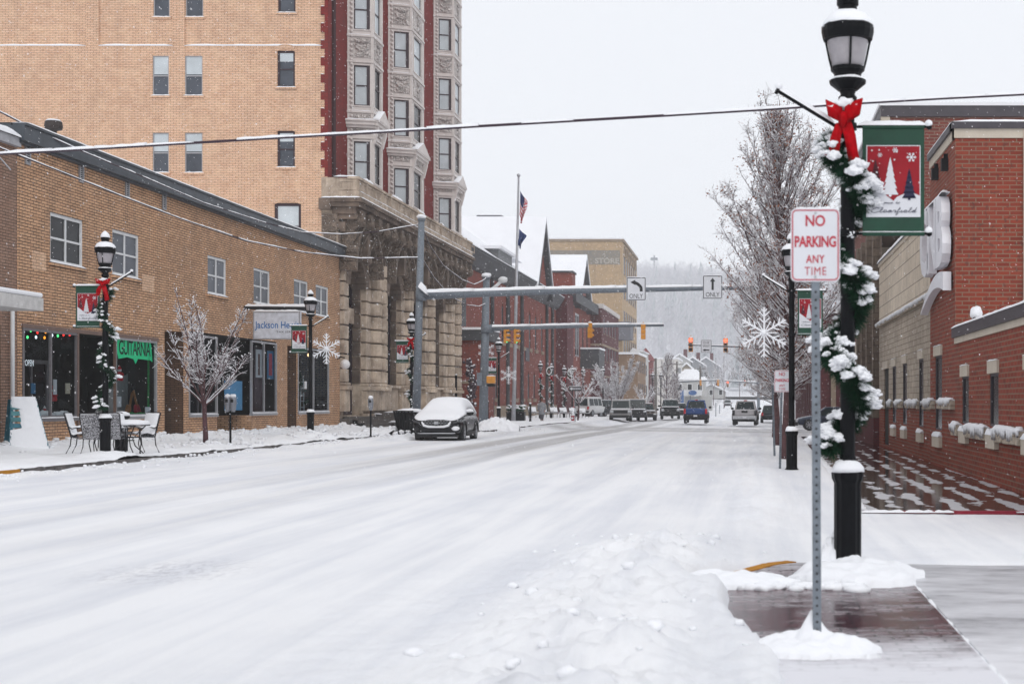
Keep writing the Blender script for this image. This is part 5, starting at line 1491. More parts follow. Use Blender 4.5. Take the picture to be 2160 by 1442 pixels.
def slots(root, F, lst, wallmat):
    for a, b, c, d in lst:
        o = MB().fring(F, a, b, c, d, .05, -.05, -.01).build('slot_window', COP, root)
        p = MB(); p.quad(F.p(a, c, -.04), F.p(b, c, -.04), F.p(b, d, -.04), F.p(a, d, -.04)); p.build('pane', DARKGLASS, o)
        MB().fbox(F, a - .07, b + .07, d, d + .24, -.02, .05).build('lintel', LS, o)
        MB().fbox(F, a - .04, b + .04, c - .42, c - .16, -.02, .09).build('sill_block', LS, o)
        q = MB().ridge(F.p(a - .05, c - .16, .04), F.p(b + .05, c - .16, .04), .13, .13, .1, .3); q.ridge(F.p(a - .05, d + .24, .03), F.p(b + .05, d + .24, .03), .07, .03, .2)
        q.build('snow', SNOW, o, smooth=True)
low = [(-31.45, -30.55, 1.12, 2.15), (-27.9, -26.95, 1.12, 2.15), (-24.3, -23.35, 1.12, 2.15), (-20.8, -19.8, 1.12, 2.15)]
m = MB(); wall(m, fr_, -32.5, -17, -.3, 2.92, [h + (.055,) for h in low]); m.build('low_wing_wall', RB, bk)
slots(bk, fr_, low, RB)
m = MB().fbox(fr_, -32.5, -17, 2.92, 3.05, -.3, .03); m.build('stone_course', LS, bk)
m = MB().fbox(fr_, -32.5, -17, 3.05, 3.27, -.3, .09); o = m.build('low_coping', COP, bk)
MB().ridge(fr_.p(-32.5, 3.27, -.05), fr_.p(-17, 3.27, -.05), .32, .08, .4, .2).build('snow', SNOW, o, smooth=True)
m = MB(); m.quad((XR, 17, 3.2), (16, 17, 3.2), (16, 32.5, 3.2), (XR, 32.5, 3.2)); m.build('low_roof', SNOW, bk)
def ledge(F, segs, z0, z1, root, w=.13, nm='rock_ledge'):
    m = MB()
    for a, b in segs:
        n = max(1, int((b - a) / .3))
        for i in range(n):
            u0, u1 = a + (b - a) * i / n, a + (b - a) * (i + 1) / n
            k = random.uniform(-.02, .02); m.fbox(F, u0, u1 - .004, z0 + k * .5, z1 - abs(k) * .5, -.02, w + k)
    o = m.build(nm, ROCK, root, bevel=.02)
    q = MB()
    for a, b in segs:
        q.ridge(F.p(a, z1 - .01, w * .5), F.p(b, z1 - .01, w * .5), w * 1.1, .09, .12, .5)
        # snow hanging over the rock face in ragged tongues
        x = a
        while x < b:
            wd = random.uniform(.06, .16); 
            q.prism(F, [(x, z1), (x + wd * .5, z1 - random.uniform(.04, (z1 - z0) * .95)), (x + wd, z1)], w - .01, w + .035); x += wd * 1.2
    q.build('snow', SNOW, o, smooth=True)
    return o
ledge(fr_, [(-32.45, -31.5), (-30.5, -27.95), (-26.9, -24.35), (-23.3, -20.85), (-19.75, -17)], .84, 1.10, bk)
# corner block
tw = [(-35.9, -34.7, .9, 2.74)]
m = MB(); wall(m, fr_, -36.9, -32.5, -.3, 7.62, [h + (.055,) for h in tw])
F32 = FY(32.5); m.quad(F32.p(XR, 3.0), F32.p(16, 3.0), F32.p(16, 7.62), F32.p(XR, 7.62)); m.build('corner_block_wall', RB, bk)
slots(bk, fr_, tw, RB)
m = MB().fbox(fr_, -36.9, -32.5, 7.62, 7.83, -.3, .03).box(XR - .03, 16, 32.47, 32.8, 7.62, 7.83); m.build('block_stone_course', LS, bk)
m = MB().fbox(fr_, -36.9, -32.5, 7.83, 7.98, -.3, .09).box(XR - .09, 16, 32.41, 32.8, 7.83, 7.98); o = m.build('block_coping', COP, bk)
MB().ridge((XR + .05, 32.5, 7.98), (XR + .05, 36.9, 7.98), .3, .08, .3, .2).ridge((XR - .05, 32.55, 7.98), (16, 32.55, 7.98), .3, .07, .4, .2).build('snow', SNOW, o, smooth=True)
m = MB(); m.quad((XR, 32.5, 7.9), (16, 32.5, 7.9), (16, 50, 7.9), (XR, 36.9, 7.9)); m.build('block_roof', SNOW, bk)
ledge(fr_, [(-36.85, -35.95), (-34.65, -32.55)], 1.42, 1.64, bk)
MB().tube([(5.2, 32.0, 3.2), (5.2, 32.0, 3.55)], .1, 10).build('roof_vent', COP, bk)
MB().blob((5.2, 32.0, 3.6), .14, 2, .25, (1, 1, 1.1)).build('vent_snow', SNOW, bk, smooth=True)
MB().box(6.35, 6.37, 32.44, 32.5, 3.3, 7.8).build('lightning_cable', plain('pale_cable', (.5, .42, .34), .6), bk)
for Yl, zl in ((33.7, 7.35), (35.4, 7.4)):
    o = MB().fbox(fr_, -Yl - .1, -Yl + .1, zl - .28, zl, .0, .16).build('wall_light', BLACKM, bk)
    MB().fbox(fr_, -Yl - .02, -Yl + .02, zl, zl + .12, 0, .1).build('bracket', BLACKM, o)
# pale stone wing
XP = 4.9; fp = FX(XP, -1)
pw = [(-40.1, -39.1, .9, 2.79), (-44.2, -43.1, .9, 2.77), (-47.3, -46.2, .9, 2.76), (-50.3, -48.6, .1, 2.74)]
m = MB(); wall(m, fp, -52, -36.9, 1.6, 4.3, [(a, b, max(c, 1.6), d, .055) for a, b, c, d in pw]); m.build('rockface_wall', ROCK, bk)
m = MB(); wall(m, fp, -52, -36.9, -.4, 1.36, [(a, b, c, 1.36, .055) for a, b, c, d in pw]); m.build('pale_wing_base', RB, bk)
slots(bk, fp, pw[:3], ROCK)
MB().fbox(fp, pw[3][0], pw[3][1], .1, 2.74, -.1, -.05).build('side_door', INNER, bk)
MB().fbox(fp, pw[3][0] - .1, pw[3][1] + .1, 2.74, 3.0, -.02, .05).build('door_lintel', LS, bk)
ledge(fp, [(-51.9, -50.35), (-48.55, -47.35), (-46.15, -44.25), (-43.05, -40.15), (-39.05, -36.95)], 1.40, 1.62, bk, .07)
m = MB(); wall(m, fp, -52, -36.9, 4.42, 6.5); m.quad(*[(XP, 52, 6.6), (XP, 36.9, 6.6), (16, 36.9, 6.6), (16, 52, 6.6)]); m.build('panel_wall', panelled(), bk)
ledge(fp, [(-51.9, -36.95)], 4.28, 4.42, bk, .14, 'upper_ledge')
o = MB().fbox(fp, -52, -36.9, 6.5, 6.62, -.3, .05).build('wing_coping', LS, bk)
MB().ridge(fp.p(-52, 6.62, -.05), fp.p(-36.9, 6.62, -.05), .3, .2, .4, .3).build('snow', SNOW, o, smooth=True)
# raised letters: top-level sign on the wall
sgn = thing('bank_letters', 'white raised bank letters high on the side of the brick corner block, swoosh below', 'sign', (XR - .1, 34.8, 5.4))
LW = plain('letter_white', (.74, .74, .78), .45, 0, .05, 4)
V, F_ = text_geo('CNB', 0, .035, .80)
q = MB(); u0, u1, v0, v1 = -37.0, -32.75, 4.75, 6.45
n0 = len(q.v)
for wv in (.06, .26):
    q.v += [tuple(fr_.p(u0 + a * (u1 - u0), v0 + b_ * (v1 - v0) + .0, wv)) for a, b_ in V]
nv = len(V); ed = {}
for f in F_:
    q.face([nv + i for i in f]); q.face([i for i in reversed(f)])
    for a, b_ in zip(f, f[1:] + f[:1]): ed[(a, b_)] = 1
for (a, b_) in ed:
    if (b_, a) not in ed: q.face((a, b_, b_ + nv, a + nv))
o = q.build('letters', LW, sgn)
MB().ridge(fr_.p(-36.9, 6.44, .16), fr_.p(-32.9, 6.44, .16), .2, .1, .2, .5).build('snow', SNOW, sgn, smooth=True)
sw = MB(); P = []
for k in range(13):
    t_ = k / 12; P.append((u0 + .0 + 4.2 * t_, 3.9 + .75 * math.sin(t_ * math.pi * .62)))
pts = P + [(a, b_ - .05 - .38 * (i / 12)) for i, (a, b_) in reversed(list(enumerate(P)))]
sw.prism(fr_, pts, .05, .24); sw.build('swoosh', LW, sgn)
# tall brick block behind
bb = thing('tall_brick_block', 'taller plain red brick building with a dark coping rising behind the bank', 'building', (5.8, 60, 0))
TBR = brick('back_brick', (0.21, 0.05, 0.035), (0.16, 0.036, 0.028), (0.22, 0.15, 0.12), 0.42, 0.14, 0.02, .15, .3, odd=(.08, .04, .04))
m = MB().box(5.8, 26, 60, 85, -1, 13.6); m.build('wall', TBR, bb)
MB().box(5.72, 26, 59.9, 85, 13.6, 14.06).build('coping', COP, bb); MB().box(5.65, 26, 59.85, 85, 14.06, 14.2).build('roof_snow', SNOW, bb)
MB().box(5.72, 6.1, 59.93, 60.1, -1, 13.6).build('quoin', LS, bb)
MB().box(5.6, 5.8, 60, 85, 4, 4.5).build('band', LS, bb)
# old stone building
os_ = thing('old_stone_building', 'weathered brown rough stone building with tall narrow bays just past the bank', 'building', (5.0, 53, 0))
OST = rockface('old_brownstone', (0.22, 0.17, 0.13), (0.15, 0.115, 0.09), (0.07, 0.055, 0.05), .6, .3)
m = MB(); F5 = FX(5.0, -1); hol = [(-57.4, -56.6, 2, 7), (-59.8, -59.0, 2, 7), (-55, -54.2, 2, 7)]
wall(m, F5, -61, -52.1, -.4, 8.1, [h + (.1,) for h in hol]); m.quad((5, 52.1, 8.1), (10, 52.1, 8.1), (10, 61, 8.1), (5, 61, 8.1)); m.build('wall', OST, os_)
for h in hol: 
    o = MB().fring(F5, *h, .1, -.1, -.04).build('window', SASH, os_); p = MB(); p.quad(F5.p(h[0], h[2], -.07), F5.p(h[1], h[2], -.07), F5.p(h[1], h[3], -.07), F5.p(h[0], h[3], -.07)); p.build('pane', DARKGLASS, o)
for u in (-60.9, -58.6, -56.2, -53.4): MB().fbox(F5, u, u + .5, -.4, 8.1, 0, .25).build('pilaster', OST, os_)
MB().fbox(F5, -61, -52.1, -.4, 1.0, 0, .3).build('brick_plinth', REDC2, os_)
# buildings beyond the side street on the right
rw = thing('maroon_row', 'maroon brick row with pale pilasters seen behind the dark car across the side street', 'building', (6.0, 103, -.3))
m = MB(); F6 = FX(5.2, -1); hol = [(-104.5 - i * 3.4 - 1.8, -104.5 - i * 3.4, .5, 3.2, .3) for i in range(12)]
wall(m, F6, -148, -103, -1, 8, hol); m.quad((5.2, 103, -1), (22, 103, -1), (22, 103, 8), (5.2, 103, 8)); m.build('wall', REDC2, rw)
for h in hol: MB().fbox(F6, h[0], h[1], h[2], h[3], -.3, -.25).build('window', DARKGLASS, rw)
for i in range(12): MB().box(6.2 + i * 1.3, 6.55 + i * 1.3, 102.7, 103, -1, 4.5).build('pilaster', TANS, rw)
MB().box(10.2, 11.4, 102.85, 103, -.3, 2.9).build('door', plain('orange_door', (.4, .2, .07), .6), rw)
MB().box(5, 22, 102.7, 148, 8, 8.3).build('roof_snow', SNOW, rw)

# ================================================================ STREET FURNITURE
LIGHTC = {}
def lamp_proto(s, arm=True, ban=True):
    """five metre lamp post; s=+1 carries its banner towards +X"""
    t_ = thing('street_lamp', '-', 'street lamp')
    MB().lathe([(.17, 0), (.17, .07), (.135, .1), (.125, .14), (.125, .84), (.145, .88), (.15, .93), (.14, .95), (.09, 1.0), (.075, 1.08)], n=24, flute=.07).build('plinth', BLACK, t_, False, smooth=False)
    MB().lathe([(.075, 1.0), (.07, 1.1), (.062, 4.3), (.085, 4.33), (.085, 4.36), (.065, 4.38), (.075, 4.42), (.09, 4.44)], n=14).build('pole', BLACK, t_, False, smooth=True)
    MB().lathe([(.09, 4.42), (.165, 4.48), (.17, 4.51), (.12, 4.53), (.125, 4.57), (.15, 4.60), (.14, 4.62)], n=16).build('collar', BLACK, t_, False)
    MB().lathe([(.125, 4.60), (.15, 4.68), (.185, 4.86), (.19, 4.9)], n=20).build('lantern_glass', LAMPGLASS, t_, False, smooth=True)
    f = MB()
    for k in range(4):
        a = R(-90 + 90 * k + 4); c, d = math.cos(a), math.sin(a)
        f.tube([(c * .142, d * .142, 4.60), (c * .168, d * .168, 4.70), (c * .205, d * .205, 4.88)], .011, 5)
    f.lathe([(.15, 4.6), (.155, 4.6), (.155, 4.63), (.15, 4.63)], n=16)
    f.build('lantern_frame', BLACK, t_, False)
    MB().lathe([(.19, 4.87), (.225, 4.88), (.24, 4.95), (.24, 5.0), (.2, 5.04), (.09, 5.12), (.085, 5.19), (.1, 5.2), (.1, 5.25), (.05, 5.28), (.04, 5.34)], n=20).build('lantern_roof', BLACK, t_, False, smooth=False)
    q = MB().lathe([(.238, 4.985), (.225, 5.03), (.19, 5.09), (.12, 5.14), (.085, 5.15)], n=20).lathe([(.095, 5.24), (.105, 5.27), (.09, 5.33), (.05, 5.38), (.01, 5.41)], n=14)
    q.lathe([(.15, .94), (.14, .985), (.11, 1.03), (.07, 1.05)], n=18).lathe([(.165, 4.51), (.14, 4.535)], n=16)
    for i in range(len(q.v)):
        v = Vector(q.v[i]); k = 1 + .12 * noise.noise(v * 9); q.v[i] = (v.x * k, v.y * k, v.z + .012 * noise.noise(v * 14))
    q.build('snow_cap', SNOW, t_, False, smooth=True)
    if arm:
        a = MB().tube([(0, 0, 4.03), (-s * .64, 0, 4.42)], .017, 8); d = Vector((-s * .64, 0, .39)).normalized()
        a.tube([Vector((-s * .63, 0, 4.41)), Vector((-s * .63, 0, 4.41)) + d * .03], .032, 10)
        a = a.build('bracket_arm', BLACK, t_, False)
        MB().ridge((-s * .12, 0, 4.115), (-s * .63, 0, 4.425), .05, .05, .05, .3).blob((-s * .63, 0, 4.46), .038, 1, .2).build('snow', SNOW, a, False, smooth=True)
    if ban:
        for z in (4.09, 3.115):
            a = MB().tube([(0, 0, z), (s * .74, 0, z)], .013, 6).blob((s * .745, 0, z), .028, 1, 0).lathe([(.085, z - .03), (.085, z + .03)], n=12).build('banner_arm', BLACK, t_, False)
            MB().ridge((s * .10, 0, z + .012), (s * .72, 0, z + .012), .045, .05 if z > 4 else .01, .06, .3).blob((s * .74, 0, z + .03), .035, 1, .3).build('snow', SNOW, a, False, smooth=True)
    return t_
def spruce(mb, F, cx, z0, z1, hw, w):
    n = 6; L = [(0, z1)]
    for k in range(n):
        zt = z1 - (z1 - z0) * (k + .8) / n; r = hw * (k + 1.2) / (n + .2)
        L += [(r, zt - .012), (r * .55, zt + .006)]
    L += [(.012, z0 + .01), (.012, z0 - .02)]
    P = [(cx + a, b) for a, b in L] + [(cx - a, b) for a, b in reversed(L[1:])]
    for (a, b), (c, d) in zip(L, L[1:]):
        mb.quad(F.p(cx - a, b, w), F.p(cx - c, d, w), F.p(cx + c, d, w), F.p(cx + a, b, w))
def banner_proto(s):
    t_ = thing('street_banner', '-', 'banner')
    x0, x1 = (.135, .70) if s > 0 else (-.70, -.135)
    q = MB(); N = 10
    for side in (0, 1):
        for i in range(N):
            a, b = x0 + (x1 - x0) * i / N, x0 + (x1 - x0) * (i + 1) / N
            yy_ = (-.006 if side == 0 else .006)
            P = [(a, yy_, 3.12), (b, yy_, 3.12), (b, yy_, 4.085), (a, yy_, 4.085)]
            q.quad(*(P if side == 0 else P[::-1]))
    q.box(x0, x1, -.006, .006, 3.115, 3.12).box(x0, x0 + .002, -.006, .006, 3.12, 4.085).box(x1 - .002, x1, -.006, .006, 3.12, 4.085)
    q.tube([(x0, 0, 4.09), (x1, 0, 4.09)], .022, 8).tube([(x0, 0, 3.115), (x1, 0, 3.115)], .022, 8)
    cl = q.build('cloth', GREENB, t_, False)
    for fx in (1, -1):
        F = Fr((0, 0, 0), (1, 0, 0), (0, -1, 0)) if fx == 1 else Fr((x0 + x1, 0, 0), (-1, 0, 0), (0, 1, 0))
        u0, u1 = x0 + .035, x1 - .035; um = (u0 + u1) / 2; wd = u1 - u0
        m = MB(); m.quad(F.p(u0, 3.265, .009), F.p(u1, 3.265, .009), F.p(u1, 3.92, .009), F.p(u0, 3.92, .009)); art = m.build('picture', SIGNW, cl, False)
        m = MB(); n = 14
        for i in range(n):
            a, b = u0 + .008 + (wd - .016) * i / n, u0 + .008 + (wd - .016) * (i + 1) / n
            g_ = lambda u: 3.42 + .19 * abs((u - um - .05) / wd * 1.5) ** 1.3 if u < um + .05 else 3.40 + .02 * math.sin(u * 30) + .08 * (1 - (u - um) / wd * 2)
            g_ = lambda u: 3.43 + (.17 * (1 - (u - u0) / wd * 2.2) if u < um else .07 * (1 - abs(u - um - wd * .3) / wd * 3))
            m.quad(F.p(a, g_(a), .011), F.p(b, g_(b), .011), F.p(b, 3.912, .011), F.p(a, 3.912, .011))
        m.build('red_ground', REDB, cl, False)
        m = MB(); spruce(m, F, um - wd * .33, 3.58, 3.80, .055, .013); m.build('maroon_tree', MAROON, cl, False)
        m = MB(); spruce(m, F, um + wd * .29, 3.44, 3.71, .065, .014); m.build('navy_tree', NAVY, cl, False)
        m = MB(); spruce(m, F, um - wd * .06, 3.47, 3.81, .075, .015); m.build('white_tree', SIGNW, cl, False); m = MB()
        rr = random.Random(4)
        for k in range(22):
            a, b, r = u0 + .02 + rr.random() * (wd - .04), 3.58 + rr.random() * .32, rr.choice((.003, .004, .008))
            m.poly([F.p(a + r * math.cos(q_ * math.pi / 4), b + r * math.sin(q_ * math.pi / 4), .0155) for q_ in range(8)])
        for (a, b, r) in ((u0 + wd * .25, 3.83, .022), (u0 + wd * .53, 3.875, .026), (u1 - wd * .17, 3.81, .045)):
            for q_ in range(6):
                c_, s_ = math.cos(q_ * math.pi / 3), math.sin(q_ * math.pi / 3)
                def seg(x1_, z1_, x2_, z2_, th):
                    d = Vector((x2_ - x1_, z2_ - z1_)).normalized() * th; n_ = Vector((-d.y, d.x))
                    m.quad(F.p(x1_ - n_.x, z1_ - n_.y, .0155), F.p(x2_ - n_.x, z2_ - n_.y, .0155), F.p(x2_ + n_.x, z2_ + n_.y, .0155), F.p(x1_ + n_.x, z1_ + n_.y, .0155))
                seg(a, b, a + c_ * r, b + s_ * r, r * .09)
                for sg_ in (-1, 1):
                    a2 = q_ * math.pi / 3 + sg_ * .6
                    seg(a + c_ * r * .5, b + s_ * r * .5, a + c_ * r * .5 + math.cos(a2) * r * .4, b + s_ * r * .5 + math.sin(a2) * r * .4, r * .07)
        m.build('snowflakes', SIGNW, cl, False)
        m = MB(); hand_into(m, F, 'Welcome to', u0 + .05, u0 + wd * .62, 3.385, .014, .017, .0028); hand_into(m, F, 'Clearfield', u0 + .035, u1 - .04, 3.305, .024, .017, .0042)
        m.build('handwriting', NAVY, cl, False)
    return t_
def garland_proto(nn, nb, bs, seed=1, turns=2.6, ph=0.0, nl=.1, nw=.006):
    rr = random.Random(seed)
    def c_(t): 
        a = ph + turns * 2 * math.pi * t; r = .13 + .03 * math.sin(t * 20)
        return Vector((r * math.cos(a), r * math.sin(a), 4.0 - 2.85 * t))
    m = MB()
    m.tube([c_(i / 70) for i in range(71)], .02, 5)
    for k in range(nn):
        t = rr.random(); p = c_(t); d = Vector((rr.gauss(0, 1), rr.gauss(0, 1), rr.gauss(-.25, .8))).normalized()
        ln = nl * rr.uniform(.6, 1.15); sd = d.orthogonal().normalized() * nw
        sd.rotate(Matrix.Rotation(rr.random() * 6.28, 3, d).to_quaternion())
        b = p + d * .015; m.v += [tuple(b - sd), tuple(b + sd), tuple(p + d * ln)]; n = len(m.v); m.face((n - 3, n - 2, n - 1))
    o = m.build('garland', NEEDLE, None, False)
    q = MB()
    for k in range(nb):
        t = rr.random(); p = c_(t); a = rr.random() * 6.28
        out = Vector((p.x, p.y, 0)).normalized()
        d = (out * rr.uniform(-.3, 1) + Vector((rr.gauss(0, .7), rr.gauss(0, .7), .45))).normalized()
        c = p + d * nl * rr.uniform(.35, .95)
        s0 = bs * rr.choice((.3, .55, .85, 1.1, 1.2)) * rr.uniform(.8, 1.1); dr = Vector((d.x, d.y, -.35)).normalized()
        for e in range(3): q.blob(c + dr * s0 * .7 * e, s0 * (1, .85, .6)[e], 2 if nn > 5000 else 1, .8, (1.05, 1.05, .62), k * 3 + e)
    s_ = q.build('snow', SNOW, o, False, smooth=True)
    return o
def bow_proto():
    t_ = thing('ribbon_bow', '-', 'bow')
    def ribbon(P, wdt, nm):
        m = MB(); n = len(P)
        for i, (p, sd) in enumerate(P):
            p = Vector(p); sd = Vector(sd).normalized() * wdt / 2
            m.v += [tuple(p - sd), tuple(p + sd)]
        for i in range(n - 1): m.face((2 * i, 2 * i + 1, 2 * i + 3, 2 * i + 2))
        o = m.build(nm, RED, t_, False, smooth=True)
        md = o.modifiers.new('t', 'SOLIDIFY'); md.thickness = .006; return o
    for s_ in (-1, 1):
        P = []
        for k in range(13):
            a = math.pi * 2 * k / 12
            P.append(((s_ * (.085 - .085 * math.cos(a)), -.12 - .035 * math.sin(a), .03 + .055 * math.sin(a / 2) * s_ * 0 + .06 * (1 - math.cos(a)) / 2), (.25 * s_, .1, 1)))
        ribbon(P, .12, 'loop')
        P = [((s_ * .02, -.13, -.02), (1, .1, .1)), ((s_ * .07, -.17, -.12), (1, .2, .2)), ((s_ * .09, -.15, -.22), (1, -.1, .1)), ((s_ * .13, -.16, -.32 - .06 * s_), (1, .1, .35 * s_))]
        ribbon(P, .11, 'tail')
    MB().blob((0, -.15, .0), .045, 2, .3, (1, .8, 1.2)).build('knot', RED, t_, False, smooth=True)
    MB().blob((0, -.08, .12), .08, 2, .5, (1.25, .8, .5)).blob((-.11, -.12, .095), .04, 1, .5, (1.3, .8, .5)).blob((.1, -.12, .1), .045, 1, .5, (1.3, .8, .5)).build('snow', SNOW, t_, False, smooth=True)
    return t_
def flake_proto():
    t_ = thing('snowflake_decoration', '-', 'decoration')
    rr = random.Random(2)
    for k in range(6):
        m = MB(); a = R(90 + 60 * k); L = .55
        def P(r, da=0, off=0): return Vector((math.cos(a) * r - math.sin(a) * off, 0, math.sin(a) * r + math.cos(a) * off))
        m.tube([P(0), P(L)], [.02, .017], 6)
        for r, l in ((.22, .15), (.36, .16), (.47, .09)):
            for s_ in (-1, 1): m.tube([P(r), P(r + l * .75, 0, s_ * l * .75)], [.017, .014], 6)
        for r in [i * .045 for i in range(13)]: m.blob(P(r) + Vector((0, 0, .012)), .026, 0, .5, seed=k * 20 + int(r * 100))
        m.build('arm', SNOW, t_, False)
        a2 = a + R(30); m = MB().tube([(0, 0, 0), (math.cos(a2) * .3, 0, math.sin(a2) * .3)], .015, 6); m.build('short_arm', SNOW, t_, False)
    MB().blob((0, 0, 0), .06, 1, .3).build('hub', SNOW, t_, False)
    return t_
lampR = lamp_proto(1); lampL = lamp_proto(-1); lampP = lamp_proto(-1, False, False)
banR = banner_proto(1); banL = banner_proto(-1)
garN = garland_proto(34000, 210, .052, 1, 3.1, 2.4, .165, .006)
garF = garland_proto(2600, 95, .048, 3, 2.7, .5, .16, .013)
bowP = bow_proto(); flkP = flake_proto()
GL, GB_, GG, GW, GF = 'lamp posts along the street', 'holiday banners on the lamp posts', 'snowy garlands wound round the lamp posts', 'red bows on the lamp posts', 'snowflake decorations on the lamp posts'
used = set()
def put(proto, loc, label, group, rz=0, sc=None, cat=None):
    if proto.name not in used and sc is None:
        used.add(proto.name); proto.location = loc; proto.rotation_euler = (0, 0, rz); proto['label'] = label; proto['group'] = group; o = proto
    else: o = dup(proto, loc, rz, label, group, sc)
    if cat: o['category'] = cat
    return o
def L_(px, Y, z): return Vector((xp(px, Y), Y, z))
# near right
b0 = Vector((.936, 13.0, .02))
put(lampR, b0, 'nearest black lamp post on the red pavers with the welcome banner and snowy garland', GL)
put(banR, b0, 'large welcome banner on the nearest lamp post at the right', GB_)
gn = garN; gn.location = b0; tag(gn, 'thick snow laden garland wound round the nearest lamp post', 'garland', GG)
bN = dup(bowP, b0 + Vector((-.02, -.04, 4.12)), R(-12), 'big red bow under the lantern of the nearest lamp post', GW, 1.2); bN.scale = (.92, 1.1, 1.3)
# second right
b1 = Vector((xp(1670, 32), 32, .0))
put(lampR, b1, 'second lamp post on the right, with snowflake and banner, by the bare tree', GL)
put(banR, b1, 'banner half hidden behind the near sign post, on the second right hand lamp', GB_)
put(flkP, b1 + Vector((-.62, 0, 3.15)), 'big white snowflake hanging in front of the leafy bare tree', GF)
# left row
L1 = L_(222, 34, .27); L2 = L_(655, 52, .28); L3 = L_(868, 65, .27); L4 = L_(1052, 89.5, .26)
put(lampL, L1, 'lamp post with bow and garland in front of the guitar shop', GL)
put(banL, L1, 'banner on the lamp post in front of the guitar shop', GB_)
put(garF, L1, 'snowy garland on the lamp post in front of the guitar shop', GG, cat='garland')
put(bowP, L1 + Vector((0, -.02, 4.12)), 'red bow on the lamp post in front of the guitar shop', GW)
put(lampL, L2, 'lamp post with snowflake beside the hanging tax office sign', GL)
put(banL, L2, 'banner overlapping the hanging tax office sign', GB_)
put(flkP, L2 + Vector((.58, 0, 3.25)), 'white snowflake at the right hand end of the tan brick shops', GF)
put(lampL, L3, 'lamp post in front of the stone hotel base, left of the tall steel mast', GL)
put(banL, L3, 'banner in front of the stone hotel base', GB_)
put(garF, L3, 'snowy garland hanging down the lamp post by the hotel base', GG, R(70), cat='garland')
put(bowP, L3 + Vector((0, -.02, 4.12)), 'snow covered bow on the lamp post by the hotel base', GW)
put(lampL, L4, 'lamp post with snowflake just right of the second steel mast', GL)
put(banL, L4, 'small banner peeping out right of the second steel mast', GB_)
put(flkP, L4 + Vector((.62, 0, 3.0)), 'small snowflake against the red brick courthouse', GF)
put(flkP, L4 + Vector((-.8, 0, 4.6)), 'thin snowflake behind the second steel mast', GF)
# courthouse forecourt row
row = [(1140, 130, 'first slim courthouse lamp post behind the walking person', True), (1190, 141, 'third slim courthouse lamp post, garlanded, beside the dark block', True), (1230, 154, 'slim lamp post half hidden in the small bare tree', False),
       (1163, 136, 'wreathed lamp post between the first and third courthouse lamps', True), (1272, 152, 'lamp post with red bow left of the parked boxy vehicle', False), (1207, 148, 'wreathed lamp post left of the one way sign', False)]
for i, (px, Y, lb, gar) in enumerate(row):
    p = L_(px, Y, lz(Y) + (.1 if px < 1200 else -.05))
    if px < 1200: p.z = CAMZ - 38 * Y / 3000
    put(lampP, p, lb, GL)
    if gar: put(garF, p, 'garland wound down the ' + lb, GG, R(40 * i), cat='garland')
    if i in (0, 3, 4, 1): put(bowP, p + Vector((.05, -.02, 4.1)), 'red bow on the ' + lb, GW)
    if i in (3, 5, 4):
        q = MB(); 
        for k in range(26):
            a = k / 26 * 2 * math.pi; q.blob((.2 * math.cos(a), -.1, .34 * math.sin(a)), .13, 1, .5, seed=k)
        w_ = q.build('wreath', NEEDLE, None, False); w_.location = p + Vector((-.2, 0, 4.6)); tag(w_, 'snowy oval wreath on the ' + lb, 'wreath', 'wreaths on the courthouse lamps')
        q = MB()
        for k in range(18):
            a = k / 18 * 2 * math.pi; q.blob((.22 * math.cos(a), -.18, .34 * math.sin(a) + .04), .07, 1, .5, seed=k + 40)
        q.build('snow', SNOW, w_, False, smooth=True)
for px, Y, lb in ((1377, 175, 'far lamp post left of the conical tree, double headed pair'), (1394, 176, 'far lamp post right beside the other in front of the conical tree')):
    put(lampP, L_(px, Y, -.1), lb, GL)
